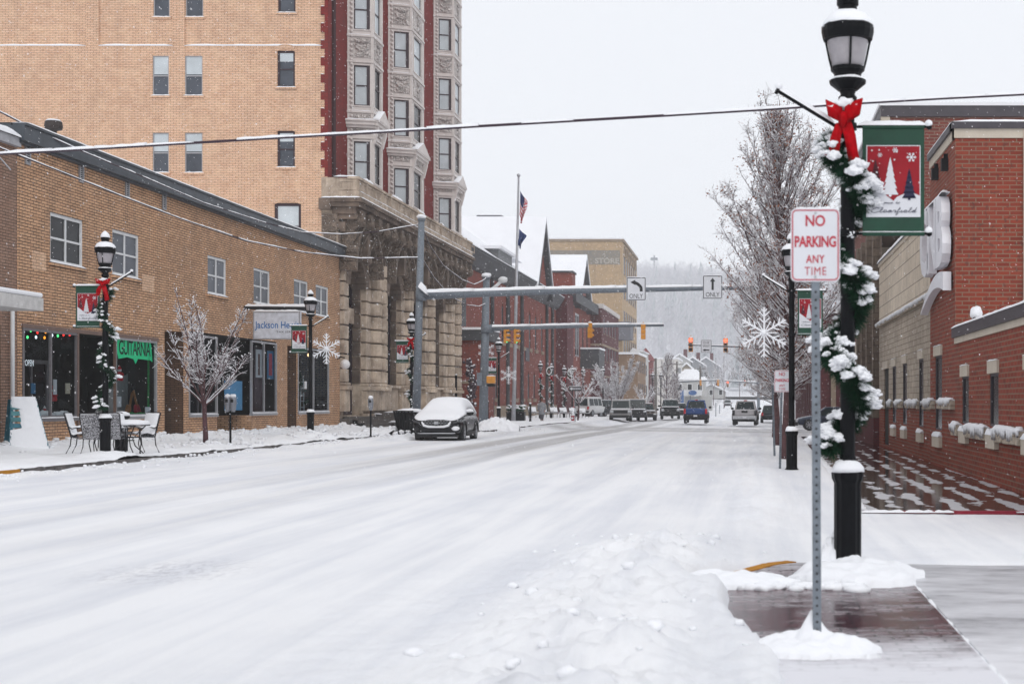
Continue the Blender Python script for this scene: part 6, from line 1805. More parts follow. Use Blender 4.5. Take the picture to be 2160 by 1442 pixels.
# ---- signs on perforated posts
def rrect(u0, u1, v0, v1, r, n=5):
    P = []
    for cx, cy, a0 in ((u1 - r, v0 + r, -90), (u1 - r, v1 - r, 0), (u0 + r, v1 - r, 90), (u0 + r, v0 + r, 180)):
        for k in range(n + 1): a = R(a0 + 90 * k / n); P.append((cx + r * math.cos(a), cy + r * math.sin(a)))
    return P
F0 = Fr((0, 0, 0), (1, 0, 0), (0, -1, 0))
def border(m, u0, u1, v0, v1, r, th, w):
    A, B = rrect(u0, u1, v0, v1, r), rrect(u0 + th, u1 - th, v0 + th, v1 - th, max(.002, r - th))
    for i in range(len(A)):
        j = (i + 1) % len(A); m.quad(F0.p(*A[i], w), F0.p(*A[j], w), F0.p(*B[j], w), F0.p(*B[i], w))
def post_sign(loc, H, W_, HS, label, lean=0.0, dx=0.0):
    t_ = thing('no_parking_sign', label, 'sign', loc, 0, 'no parking signs on the right pavement')
    pw = .027
    q = MB().hexa([(-pw, -.01, 0), (pw, -.01, 0), (pw, .025, 0), (-pw, .025, 0), (-pw + lean, -.01, H - .02), (pw + lean, -.01, H - .02), (pw + lean, .025, H - .02), (-pw + lean, .025, H - .02)])
    po = q.build('post', GALV, t_, False, bevel=.004)
    q = MB(); z = .1
    while z < H - HS - .02:
        q.poly([(lean * z / H + .0085 * math.cos(k * math.pi / 4), -.0115, z + .0085 * math.sin(k * math.pi / 4)) for k in range(8)]); z += .0508
    q.build('holes', SIGNB, po, False)
    u0, u1, v0, v1 = lean - W_ / 2 + dx, lean + W_ / 2 + dx, H - HS, H
    pl = MB().prism(F0, rrect(u0, u1, v0, v1, .035), .0115, .0145).build('plate', SIGNW, t_, False)
    m = MB(); k = W_ / .31; border(m, u0 + .008 * k, u1 - .008 * k, v0 + .008 * k, v1 - .008 * k, .03 * k, .0075 * k, .0165)
    f = lambda a: v1 - HS * a
    um = (u0 + u1) / 2
    text_into(m, F0, 'NO', um - W_ * .2, um + W_ * .2, f(.245), f(.09), .0165, .02, 0, .95)
    text_into(m, F0, 'PARKING', um - W_ * .42, um + W_ * .42, f(.53), f(.375), .0165, .03, 0, .95)
    text_into(m, F0, 'ANY', um - W_ * .19, um + W_ * .19, f(.745), f(.635), .0165, .02, 0, 1.1)
    text_into(m, F0, 'TIME', um - W_ * .22, um + W_ * .22, f(.91), f(.80), .0165, 0, 0, 1.1)
    m.build('red_lettering', SIGNR, pl, False)
    q = MB()
    for z in (v1 - .03, v0 + .03): q.lathe([(.009, 0), (.009, .004)], n=8); q.xf(Matrix.Translation((um, -.0145, z)) @ Matrix.Rotation(R(90), 4, 'X'), len(q.v) - 16)
    q.build('bolts', CHROME, pl, False)
    MB().ridge((u0 + .03, -.005, H), (u1 - .03, -.005, H), .02, .012, .03, .5).build('snow', SNOW, pl, False, smooth=True)
    return t_
post_sign(Vector((.455, 9.0, .06)), 2.76, .312, .462, 'nearest white and red no parking sign on a perforated steel post', -.012, .0)
post_sign(Vector((xp(1645, 32.4), 32.4, 0)), 2.31, .356, .49, 'smaller no parking sign beside the second right hand lamp post', .05)
t_ = thing('steel_post', 'bare leaning perforated post left of the smaller no parking sign', 'post', (xp(1634, 40), 40, .0))
MB().hexa([(-.03, -.02, 0), (.03, -.02, 0), (.03, .02, 0), (-.03, .02, 0), (-.10, -.02, 2.3), (-.04, -.02, 2.3), (-.04, .02, 2.3), (-.10, .02, 2.3)]).build('post', GALV, t_, False)
MB().ridge((-.12, 0, 2.3), (-.02, 0, 2.3), .05, .03, .03).build('snow', SNOW, t_, False)
# street blade sign in teal behind
tag(MB().prism(FY(52), [(xp(1641, 52), zy(798, 52)), (xp(1646, 52), zy(793, 52)), (xp(1649, 52), zy(800, 52)), (xp(1644, 52), zy(806, 52))], 0, .02).build('street_tag', plain('tag_teal', (.12, .42, .46), .5)), 'small teal tag under the far no parking sign', 'tag')

# ---- mast arms
def mast(name, label, pxb, pxt, pyt, Y, zb, arm, r0, r1, cap=True):
    t_ = thing(name, label, 'traffic mast', (xp(pxb, Y), Y, zb))
    P0, P1 = Vector((xp(pxb, Y), Y, zb)), at(pxt, pyt, Y)
    MB().tube([P0, P1], [r0, r0 * .72], 16).lathe([(r0 * 1.5, 0), (r0 * 1.5, .08), (r0, .3)], P0, 12).build('pole', GALV, t_, smooth=True)
    A = [at(px, py, Y) for px, py in arm]
    rad = [r1 * (1 - .5 * i / (len(A) - 1)) for i in range(len(A))]
    a = MB().tube(A, rad, 12)
    a.lathe([(r0 * 1.25, -.22), (r0 * 1.25, .22)], (A[0].x - (A[1].x > A[0].x and .1 or -.1), Y, A[0].z), 12)
    a = a.build('mast_arm', GALV, t_, smooth=True)
    s_ = MB()
    for i in range(len(A) - 1):
        s_.ridge(A[i] + Vector((0, 0, rad[i] * .55)), A[i + 1] + Vector((0, 0, rad[i + 1] * .55)), rad[i] * 1.8, rad[i] * .95, .25, .25, i, ends=False)
    s_.build('snow', SNOW, a, smooth=True)
    if cap:
        MB().lathe([(r0 * .9, 0), (r0 * .95, .08), (.05, .14)], P1, 12).build('cap', GALV, t_)
        MB().blob(P1 + Vector((0, 0, .18)), r0 * .95, 2, .25, (1.1, 1.1, .6)).build('cap_snow', SNOW, t_, smooth=True)
    return t_
m1 = mast('traffic_mast', 'tallest galvanised mast by the hotel, its long arm across the street', 877, 889, 466, 62, .25, [(893, 623), (1000, 619), (1150, 614), (1300, 611), (1460, 608), (1600, 606)], .19, .19)
q = MB().ridge(at(884, 606, 61.7), at(902, 622, 61.7), .35, .35, .1, .3)
q.build('joint_snow', SNOW, m1, smooth=True)
m2 = mast('traffic_mast', 'second galvanised mast by the courthouse corner with a shorter lower arm', 1019, 1026, 588, 78, .2, [(1031, 693), (1120, 690), (1230, 687), (1330, 686), (1400, 685.5)], .26, .15)
# luminaire and boxes on the second mast
MB().tube([at(1028, 616, 78), at(1046, 604, 78), at(1058, 592, 78)], .09, 8).tube([at(1034, 612, 77.6), at(1048, 601, 77.6)], .07, 8).build('camera_arm', WHITEP, m2)
MB().blob(at(1061, 590, 78), .2, 2, .1, (1.3, 1, .9)).build('camera_dome', WHITEP, m2, smooth=True)
b_ = MB().box(*[v for p in ((at(1007, 0, 77.6).x, at(1018, 0, 77.6).x), (77.4, 77.8), (at(0, 813, 77.6).z, at(0, 786, 77.6).z)) for v in p]).build('control_box', GALV, m2)
b_ = MB().box(at(1028, 0, 77.6).x, at(1045, 0, 77.6).x, 77.3, 77.7, at(0, 808, 77.6).z, at(0, 793, 77.6).z).build('pedestrian_signal', AMBER, m2, bevel=.03)
MB().ridge(at(1028, 793, 77.5), at(1045, 793, 77.5), .35, .06, .1).build('snow', SNOW, b_); MB().blob(at(1036, 812, 77.5), .16, 1, .2, (1.5, 1, .6)).build('push_button_housing', BLACKM, m2)
m3 = mast('traffic_mast', 'far mast arm with lit red signals reaching in from behind the leafy tree', 1652, 1652, 700, 108, -.2, [(1649, 735), (1600, 733), (1560, 731), (1500, 729), (1451, 727)], .16, .10)
m4 = mast('traffic_mast', 'distant hazy mast arm reaching right from the conical tree', 1428, 1428, 780, 262, -.2, [(1429, 805), (1470, 803), (1520, 801)], .3, .2)
m5 = mast('traffic_mast', 'distant hazy mast arm with glowing red lights behind the tree branches', 1600, 1600, 790, 265, -.2, [(1598, 807), (1560, 805), (1529, 803)], .3, .2)
REDL = plain('red_light', (1, .09, .05), .4, 0, 0, emit=3.5); GRNL = plain('green_light', (.05, .8, .35), .4, 0, 0, emit=.8); LENS = plain('dark_lens', (.05, .035, .025), .3)
def signal(px, py, Y, label, lit=0, rz=0, cat='traffic light', k=1.0):
    """three section signal; lit: 0 red, 2 green, None dark ; centre at px,py"""
    c = at(px, py, Y); t_ = thing('traffic_light', label, cat, c, rz, 'traffic lights on the mast arms')
    q = MB()
    for i in (-1, 0, 1): q.box(-.17, .17, 0, .18, i * .36 - .172, i * .36 + .172)
    q.box(-.04, .04, .06, .14, .53, .72)
    q.build('housing', AMBER, t_, False, bevel=.03)
    for i, nm in ((1, 'red'), (0, 'amber'), (-1, 'green')):
        on = (lit == 0 and i == 1) or (lit == 2 and i == -1)
        q = MB(); q.lathe([(.145, 0), (.12, .02), (.02, .04)], n=14); q.xf(Matrix.Translation((0, -.005, i * .36)) @ Matrix.Rotation(R(90), 4, 'X'))
        ln = q.build('lens', (REDL if i == 1 else GRNL) if on else LENS, t_, False, smooth=True)
        q = MB(); n = 10
        for j in range(n):
            a0, a1 = R(-20) + R(220) * j / n, R(-20) + R(220) * (j + 1) / n
            q.quad(*[(.15 * math.cos(a), y_, i * .36 + .15 * math.sin(a)) for a, y_ in ((a0, 0), (a1, 0), (a1, -.24), (a0, -.24))])
        v = q.build('visor', AMBER if not on or i != 1 else AMBER, t_, False)
        MB().ridge((0, -.01, i * .36 + .14), (0, -.23, i * .36 + .14), .14, .05, .08).build('snow', SNOW, v, False)
    MB().blob((0, .08, .58), .14, 1, .2, (1.2, .8, .5)).build('snow_cap', SNOW, t_, False)
    t_.scale = (k, k, k)
    return t_
signal(1069, 708, 78, 'yellow traffic light nearest the second mast, seen from the side', 2, R(78), k=.76)
signal(1090, 709, 78, 'yellow traffic light second from the mast, in front of the flagpole', 2, R(78), k=.76)
signal(1246, 697, 78, 'yellow traffic light seen from behind in front of the maroon building', None, R(155), k=.76)
signal(1357, 700, 78, 'yellow traffic light hanging at the free end of the lower mast arm', None, R(182), k=.76)
signal(1457, 727, 108, 'red traffic light at the left end of the far mast arm', 0)
signal(1530.5, 728, 108, 'red traffic light on the far mast arm beside the leafy tree', 0)
signal(1478, 807, 262, 'tiny dim signal on the hazy arm above the filling station', None, R(170))
signal(1515, 807, 262, 'tiny dim signal at the tip of the hazy mast arm', None, R(170))
signal(1535, 810, 265, 'tiny red signal glowing on the hazy arm right of the street centre', 0)
signal(1571, 808, 265, 'tiny red signal glowing among the tree branches', 0)
def plate(px0, px1, py0, py1, Y, label, what):
    a, b, z0, z1 = xp(px0, Y), xp(px1, Y), zy(py1, Y), zy(py0, Y); w_ = b - a; h = z1 - z0
    t_ = thing('lane_sign', label, 'sign', ((a + b) / 2, Y - .22, z0), 0, 'white signs on the mast arms' if Y < 100 else None)
    pl = MB().prism(F0, rrect(-w_ / 2, w_ / 2, 0, h, .05), 0, .01).build('plate', SIGNW, t_, False)
    m = MB(); border(m, -w_ / 2 + .012, w_ / 2 - .012, .012, h - .012, .045, .03, .013)
    if what == 'left':
        text_into(m, F0, 'ONLY', -w_ * .35, w_ * .35, h * .09, h * .28, .013, 0, 0, .95)
        P = [(.26, .38), (.26, .55), (.12, .70), (-.06, .76)]
        th = .062 * w_ / .8
        C = [Vector((p[0] * w_, p[1] * h)) for p in P]; C = [C[0], C[0].lerp(C[1], .7), (C[0].lerp(C[1], .9) + C[1].lerp(C[2], .25)) / 2, C[1].lerp(C[2], .6), C[2].lerp(C[3], .4), C[3]]
        for p, q in zip(C, C[1:]):
            d = (q - p).normalized() * th; n_ = Vector((-d.y, d.x)); q = q + d * .3
            m.quad(F0.p(p.x + n_.x, p.y + n_.y, .013), F0.p(q.x + n_.x, q.y + n_.y, .013), F0.p(q.x - n_.x, q.y - n_.y, .013), F0.p(p.x - n_.x, p.y - n_.y, .013))
        e = C[-1]; m.poly([F0.p(e.x + .01, e.y + .15 * w_, .0135), F0.p(e.x - .24 * w_, e.y + .02, .0135), F0.p(e.x + .02, e.y - .13 * w_, .0135)])
    elif what == 'up':
        text_into(m, F0, 'ONLY', -w_ * .35, w_ * .35, h * .09, h * .28, .013, 0, 0, .95)
        m.fbox(F0, -.045 * w_ / .8, .045 * w_ / .8, h * .38, h * .76, .011, .013); m.poly([F0.p(-.14 * w_, h * .74, .0135), F0.p(.14 * w_, h * .74, .0135), F0.p(0, h * .90, .0135)])
    else:
        text_into(m, F0, 'ONE', -w_ * .3, w_ * .3, h * .70, h * .88, .013, .0, 0, 1.0); text_into(m, F0, 'WAY', -w_ * .34, w_ * .34, h * .44, h * .62, .013, .0, 0, 1.0)
        m.fbox(F0, -.1 * w_, .3 * w_, h * .16, h * .26, .011, .013); m.poly([F0.p(-.08 * w_, h * .11, .0135), F0.p(-.08 * w_, h * .31, .0135), F0.p(-.34 * w_, h * .21, .0135)])
    m.build('black_legend', SIGNB, pl, False)
    MB().ridge((-w_ / 2, 0, h), (w_ / 2, 0, h), .04, .03, .1).build('snow', SNOW, pl, False)
    MB().box(-.05, .05, .01, .22, h * .3, h * .7).build('clamp', GALV, t_, False)
plate(1322.5, 1363, 585.5, 634, 62, 'white sign with a bent left arrow and ONLY on the long mast arm', 'left')
plate(1483, 1524, 582, 631, 62, 'white sign with a straight up arrow and ONLY on the long mast arm', 'up')
plate(1478.5, 1501, 717, 744, 108, 'white one way sign between two red traffic lights', 'one')
# small one way sign on a post
t_ = thing('one_way_sign', 'small black and white one way arrow sign on a thin post by the hydrant', 'sign', (xp(1213, 105), 105, -.02))
MB().tube([(0, 0, 0), (0, 0, 2.9)], .035, 6).build('post', GALV, t_, False)
pl = MB().fbox(F0, -.45, .48, 2.42, 2.74, .04, .06).build('plate', SIGNB, t_, False)
m = MB(); m.poly([F0.p(-.4, 2.58, .065), F0.p(-.22, 2.46, .065), F0.p(-.22, 2.53, .065), F0.p(.42, 2.53, .065), F0.p(.42, 2.63, .065), F0.p(-.22, 2.63, .065), F0.p(-.22, 2.70, .065)])
m.build('white_arrow', SIGNW, pl, False); m = MB(); text_into(m, F0, 'ONE WAY', -.16, .40, 2.545, 2.615, .07); m.build('lettering', SIGNB, pl, False)
MB().ridge((-.45, -.05, 2.74), (.48, -.05, 2.74), .05, .04, .1).build('snow', SNOW, pl, False)

# ---- parking meters, bins, planter, bollards, hydrant, benches
def meter(px, py, Y, label, twin):
    t_ = thing('parking_meter', label, 'parking meter', (xp(px, Y), Y, CAMZ - (py - 847) * Y / 3000), 0, 'parking meters on the left kerb')
    MB().tube([(0, 0, 0), (0, 0, 1.02)], .035, 8).lathe([(.06, 0), (.06, .04)], (0, 0, 0), 8).build('post', BLACK, t_, False)
    for s_ in ((-.085, .085) if twin else (0,)):
        h = MB(); h.lathe([(.055, 1.0), (.085, 1.1), (.105, 1.3), (.1, 1.42), (.06, 1.5), (.01, 1.52)], (s_, 0, 0), 14).build('meter_head', plain('meter_grey', (.26, .27, .3), .4, .5), t_, False, smooth=True)
        MB().blob((s_, 0, 1.5), .095, 1, .2, (1, 1, .7)).build('snow', SNOW, t_, False, smooth=True)
        MB().fbox(F0, s_ - .04, s_ + .04, 1.3, 1.4, .09, .105).build('display', BLACKM, t_, False)
meter(486, 936, 44.5, 'double headed parking meter beside the young bare tree', True)
meter(782, 921, 54, 'single parking meter in front of the hotel entrance', False)
t_ = thing('litter_bin', 'black slatted litter bin piled with snow beside the tall steel mast', 'litter bin', (xp(866, 61.0) - .0, 61.0, .2))
MB().lathe([(.52, 0), (.6, .95)], n=24).build('liner', BLACKM, t_, False)
q = MB()
for k in range(30):
    a = 2 * math.pi * k / 30; q.tube([(.56 * math.cos(a), .56 * math.sin(a), .03), (.60 * math.cos(a), .60 * math.sin(a), .5), (.72 * math.cos(a), .72 * math.sin(a), 1.0)], .022, 4)
q.build('slats', BLACK, t_, False); q = MB().lathe([(.74, .98), (.76, 1.02), (.5, 1.03), (.5, .98)], n=24); q.build('rim', BLACK, t_, False)
q = MB().blob((0, 0, 1.0), .62, 2, .2, (1, 1, .2)); q.build('snow', SNOW, t_, False, smooth=True)
t_ = thing('planter', 'long black planter box heaped with snowy plants before the courthouse', 'planter', (xp(1093, 106), 105, .08))
MB().box(-.66, .66, -.35, .35, 0, .72).build('box', BLACK, t_, False, bevel=.02)
MB().box(-.7, .7, -.39, .39, .72, .78).build('rim', BLACK, t_, False)
q = MB(); q2 = MB(); rr = random.Random(8)
for k in range(40):
    c = (rr.uniform(-.6, .6), rr.uniform(-.3, .3), .85 + rr.random() * .3); q.blob(c, .12, 0, .6, seed=k); q2.blob((c[0], c[1], c[2] + .1), rr.uniform(.07, .14), 1, .5, (1.2, 1, .7), k)
q.build('plants', NEEDLE, t_, False); q2.build('snow', SNOW, t_, False, smooth=True)
def bollard(px, pyb, pyt, Y, label):
    z0 = CAMZ - (pyb - 847) * Y / 3000; h = (pyb - pyt) * Y / 3000
    t_ = thing('bollard', label, 'bollard', (xp(px, Y), Y, z0), 0, 'slim black bollards at the courthouse corner')
    MB().lathe([(.09, 0), (.08, .05), (.075, h - .1), (.09, h - .08), (.09, h - .03), (.03, h)], n=12).build('post', BLACK, t_, False)
    MB().blob((0, 0, h), .09, 1, .2, (1, 1, .7)).build('snow', SNOW, t_, False, smooth=True)
bollard(1028, 893, 846, 84, 'slim black bollard just right of the second steel mast')
bollard(1118.5, 892, 850, 96, 'slim black bollard left of the walking person')
bollard(962, 866, 790, 98, 'tall thin dark post between hotel base and brick porch')
t_ = thing('fire_hydrant', 'small red and white fire hydrant capped with snow beside the one way sign', 'hydrant', (xp(1208, 106), 106, 0))
MB().lathe([(.16, 0), (.16, .05), (.12, .08), (.12, .5), (.15, .52), (.15, .56)], n=14).build('barrel', plain('hydrant_red', (.35, .012, .03), .5), t_, False)
MB().lathe([(.14, .56), (.12, .66), (.05, .72), (.04, .76)], n=14).build('bonnet', WHITEP, t_, False)
q = MB()
for s_ in (-1, 1): q.tube([(0, 0, .42), (s_ * .22, 0, .42)], .06, 10)
q.tube([(0, 0, .38), (0, -.22, .38)], .075, 10).build('nozzles', WHITEP, t_, False); MB().blob((0, 0, .76), .11, 1, .2, (1, 1, .6)).build('snow', SNOW, t_, False)
def bench():
    t_ = thing('street_bench', '-', 'bench', (0, 0, 0))
    for k in range(4): MB().box(-.6, .6, -.22 + k * .12, -.13 + k * .12, .43, .46).build('seat_slat', BLACKM, t_, False)
    q = MB().hexa([(-.6, .25, .5), (.6, .25, .5), (.6, .28, .5), (-.6, .28, .5), (-.6, .38, .95), (.6, .38, .95), (.6, .41, .95), (-.6, .41, .95)]); q.build('backrest', BLACKM, t_, False)
    for s_ in (-.56, .56): MB().tube([(s_, -.22, 0), (s_, -.18, .44), (s_, .28, .44), (s_, .42, .96)], .025, 5).tube([(s_, .3, 0), (s_, .26, .44)], .025, 5).tube([(s_, -.24, .66), (s_, .32, .68)], .025, 5).build('leg', BLACK, t_, False)
    MB().box(-.58, .58, -.24, .24, .465, .50).hexa([(-.56, .20, .56), (.56, .20, .56), (.56, .245, .56), (-.56, .245, .56), (-.56, .33, .99), (.56, .33, .99), (.56, .38, .99), (-.56, .38, .99)]).build('snow', SNOW, t_, False, bevel=.03)
    return t_
bp = bench()
lb = ['snow covered bench nearest the planter, left of the walking person', 'snow covered bench directly behind the walking person', 'snow covered bench right of the walking person', 'snow covered bench between the two garlanded lamps', 'snow covered bench behind the fire hydrant', 'snow covered bench at the foot of the small bare tree']
for i, (px, Y) in enumerate(((1127, 118), (1149, 120), (1172, 122), (1192, 126), (1212, 130), (1232, 134))):
    loc = Vector((xp(px, Y), Y, CAMZ - (881 - 847) * Y / 3000 + .02))
    if i == 0: bp.location = loc; bp.rotation_euler = (0, 0, R(55)); bp.scale = (.8, .8, .9); bp['label'] = lb[0]; bp['group'] = 'snowy benches before the courthouse'
    else: dup(bp, loc, R(55), lb[i], 'snowy benches before the courthouse')

# ---- patio set in front of the guitar shop, leaning rack
IRON = plain('wrought_iron', (.012, .010, .014), .5, .3, .2, 8)
def mesh_mat():
    m, t, b = newmat('chair_mesh'); b.inputs['Roughness'].default_value = .7
    v = noise_n(t, pos_n(t), 40, 2); t.links.new(ramp(t, v, [(.4, (.03, .03, .035)), (.6, (.5, .5, .53))]), b.inputs['Base Color']); return m
CMESH = mesh_mat()
def patio_chair():
    t_ = thing('patio_chair', '-', 'chair', (0, 0, 0))
    MB().hexa([(-.25, -.24, .40), (.25, -.24, .40), (.25, .22, .38), (-.25, .22, .38), (-.25, -.24, .415), (.25, -.24, .415), (.25, .22, .395), (-.25, .22, .395)]).build('seat', CMESH, t_, False)
    MB().hexa([(-.25, .22, .39), (.25, .22, .39), (.25, .235, .39), (-.25, .235, .39), (-.24, .38, .98), (.24, .38, .98), (.24, .395, .98), (-.24, .395, .98)]).build('backrest', CMESH, t_, False)
    for s_ in (-1, 1):
        MB().tube([(s_ * .28, -.26, 0), (s_ * .26, -.2, .25), (s_ * .26, -.24, .42), (s_ * .27, -.22, .64)], .013, 6).build('leg', IRON, t_, False)
        MB().tube([(s_ * .27, .34, 0), (s_ * .26, .24, .2), (s_ * .26, .22, .4), (s_ * .26, .39, 1.0)], .013, 6).build('leg', IRON, t_, False)
        a = MB().tube([(s_ * .27, -.24, .63), (s_ * .28, -.05, .68), (s_ * .27, .2, .62), (s_ * .26, .32, .70)], .014, 6).build('armrest', IRON, t_, False)
        MB().ridge((s_ * .275, -.24, .645), (s_ * .275, .22, .665), .055, .05, .06).build('snow', SNOW, a, False, smooth=True)
    MB().tube([(-.26, .39, 1.0), (-.2, .4, 1.03), (.2, .4, 1.03), (.26, .39, 1.0)], .013, 6).tube([(-.26, -.24, .41), (.26, -.24, .41)], .012, 6).build('frame', IRON, t_, False)
    s_ = MB(); n = 14
    for i in range(n + 1):
        for j in range(9):
            a = -.25 + .5 * j / 8; f = i / n
            if f < .55: y_, z = -.25 + .46 * f / .55, .415 + .06 * math.sin(f / .55 * 3.1) + .03
            else: g_ = (f - .55) / .45; y_, z = .21 + .15 * g_, .46 + .55 * g_
            e = math.sin(math.pi * j / 8) ** .4
            s_.v.append((a, y_ - (.05 * e if f > .55 else 0), z + (.05 * e if f <= .55 else 0) + .01 * nz(a * 8, f * 8)))
    for i in range(n):
        for j in range(8): s_.face((i * 9 + j, i * 9 + j + 1, (i + 1) * 9 + j + 1, (i + 1) * 9 + j))
    s_ = s_.build('snow', SNOW, t_, False, smooth=True)
    return t_
PZ = .30
pc = patio_chair(); pc.location = (xp(297, 36.3), 36.3, PZ); pc.rotation_euler = (0, 0, R(-28)); pc['label'] = 'snow filled patio chair right of the round table, its back to the shop'; pc['group'] = 'patio chairs round the table'
dup(pc, (xp(176, 36.0), 36.0, PZ), R(100), 'snow filled patio chair at the far left of the table, seen from the side', 'patio chairs round the table')
dup(pc, (xp(208, 34.8), 34.8, PZ), R(172), 'patio chair with its bare mesh back to the street, behind the lamp base', 'patio chairs round the table')
dup(pc, (xp(236, 34.9), 34.9, PZ), R(192), 'patio chair close behind the lamp post with its back to the street', 'patio chairs round the table')
dup(pc, (xp(262, 35.6), 35.6, PZ), R(60), 'patio chair tucked under the snowy round table', 'patio chairs round the table')
t_ = thing('patio_table', 'round iron patio table under a thick cushion of snow', 'table', (xp(268, 35.4), 35.4, PZ))
MB().lathe([(.52, .70), (.54, .71), (.54, .725), (.52, .73)], n=28).build('tabletop', IRON, t_, False)
for k in range(4):
    a = R(45 + 90 * k); c, d = math.cos(a), math.sin(a)
    MB().tube([(c * .46, d * .46, .7), (c * .3, d * .3, .55), (c * .14, d * .14, .38), (c * .2, d * .2, .2), (c * .42, d * .42, 0)], .014, 6).build('leg', IRON, t_, False)
MB().lathe([(.17, .33), (.18, .34), (.17, .35)], n=14).build('ring', IRON, t_, False)
q = MB().lathe([(.54, .73), (.535, .79), (.48, .83), (.3, .85), (.01, .86)], n=28)
for i, v in enumerate(q.v): q.v[i] = (v[0], v[1], v[2] + .015 * nz(v[0] * 4, v[1] * 4))
q.build('snow', SNOW, t_, False, smooth=True)
t_ = thing('cast_bin', 'small black ash bin with a snow cap behind the patio table', 'bin', (xp(256, 37.5), 37.5, .3))
MB().lathe([(.16, 0), (.17, .85), (.21, .87), (.21, .93)], n=14).build('body', BLACK, t_, False); MB().lathe([(.22, .93), (.2, 1.0), (.1, 1.04), (.01, 1.05)], n=14).build('snow', SNOW, t_, False, smooth=True)
# leaning teal rack
TEAL = plain('teal_paint', (.02, .13, .18), .6, 0, .45, 6); TEALL = plain('pale_teal_paint', (.06, .2, .22), .6, 0, .3, 6)
t_ = thing('leaning_rack', 'teal painted slatted rack leaning by the shop wall, plastered with snow', 'rack', (xp(48, 38.6), 38.6, .32), R(50))
for s_, nm in ((-.43, 'side_board'), (.43, 'side_board')):
    MB().hexa([(s_ * 1.15 - .04, -.42, 0), (s_ * 1.15 + .04, -.42, 0), (s_ * 1.15 + .04, -.05, 0), (s_ * 1.15 - .04, -.05, 0), (s_ * .7 - .04, -.05, 1.35), (s_ * .7 + .04, -.05, 1.35), (s_ * .7 + .04, .12, 1.35), (s_ * .7 - .04, .12, 1.35)]).build(nm, TEAL, t_, False)
for k in range(8):
    z = .08 + k * .165; y_ = -.44 + .37 * z / 1.35; wd = .5 - .19 * z / 1.35
    MB().hexa([(-wd, y_, z), (wd, y_, z), (wd, y_ + .03, z), (-wd, y_ + .03, z), (-wd, y_ + .04, z + .12), (wd, y_ + .04, z + .12), (wd, y_ + .07, z + .12), (-wd, y_ + .07, z + .12)]).build('slat', TEALL if k in (4, 5, 6) else TEAL, t_, False)
q = MB(); rr = random.Random(6)
nu, nv_ = 14, 30
for j in range(nv_ + 1):
    for i in range(nu + 1):
        z = 1.42 * j / nv_; wd = .52 - .19 * z / 1.35; u = i / nu
        a0 = -.16 if .55 < z < 1.1 else -wd
        x_ = a0 + (wd - a0) * u if .55 < z < 1.1 else -wd + 2 * wd * u
        e = min(1, min(u, 1 - u) * 5, ) ** .5
        q.v.append((x_, -.445 + .37 * z / 1.35 - .05 * e - .02 * nz(x_ * 9, z * 9) + .02, z))
for j in range(nv_):
    for i in range(nu): q.face((j * (nu + 1) + i, j * (nu + 1) + i + 1, (j + 1) * (nu + 1) + i + 1, (j + 1) * (nu + 1) + i))
q.build('snow', SNOW, t_, False, smooth=True)
# ================================================================ VEHICLES  (front towards -Y, centred, wheels on z=0)
TYRE = RUBBER; RIM = plain('alloy', (.38, .39, .42), .35, .7, .1, 8)
HEAD = plain('headlamp', (.5, .52, .55), .15, .2, .1, 9); TAILR = plain('tail_red', (.45, .01, .02), .25, 0, .1, 9)
CGL = plain('car_glass', (.02, .032, .035), .12, 0, .3, 2, spec=.2); CLAD = plain('black_plastic', (.007, .007, .009), .6, 0, .3, 12)
def wheels(t_, tw, y0, y1, r, w_=.24):
    for sx in (-1, 1):
        for y_ in (y0, y1):
            o = MB(); o.lathe([(r * .62, -w_ / 2), (r * .93, -w_ / 2), (r, -w_ * .3), (r, w_ * .3), (r * .93, w_ / 2), (r * .62, w_ / 2)], n=22)
            o.xf(Matrix.Translation((sx * tw, y_, r)) @ Matrix.Rotation(R(90), 4, 'Y')); o = o.build('wheel', TYRE, t_, False)
            q = MB()
            q.lathe([(r * .62, -.02), (r * .62, .02), (r * .56, .025), (r * .56, -.02)], n=22); q.lathe([(.06, -.02), (.06, .05)], n=8)
            for k in range(7):
                a = 2 * math.pi * k / 7; c, d = math.cos(a), math.sin(a); n_ = (-d * .028, c * .028)
                q.hexa([(c * .05 - n_[0], d * .05 - n_[1], 0), (c * r * .58 - n_[0], d * r * .58 - n_[1], 0), (c * r * .58 + n_[0], d * r * .58 + n_[1], 0), (c * .05 + n_[0], d * .05 + n_[1], 0),
                        (c * .05 - n_[0], d * .05 - n_[1], .04), (c * r * .58 - n_[0], d * r * .58 - n_[1], .03), (c * r * .58 + n_[0], d * r * .58 + n_[1], .03), (c * .05 + n_[0], d * .05 + n_[1], .04)])
            q.xf(Matrix.Translation((sx * (tw + w_ / 2 - .02), y_, r)) @ Matrix.Rotation(R(90) * sx, 4, 'Y')); q.build('rim', RIM, o, False)
def loft(st, mat, name, root, sub=1):
    """st: list of (y, [(x,z) half section from bottom centre to top centre])"""
    m = MB(); k = len(st[0][1])
    ring = []
    for y_, pts in st:
        full = [(x, z) for x, z in pts] + [(-x, z) for x, z in reversed(pts[1:-1])]
        ring.append(len(m.v)); m.v += [(x, y_, z) for x, z in full]
    n = len(full)
    for a, b in zip(ring, ring[1:]):
        for i in range(n): j = (i + 1) % n; m.face((a + i, a + j, b + j, b + i))
    m.face(reversed(range(ring[0], ring[0] + n))); m.face(range(ring[-1], ring[-1] + n))
    return m.build(name, mat, root, False, smooth=True, sub=sub)
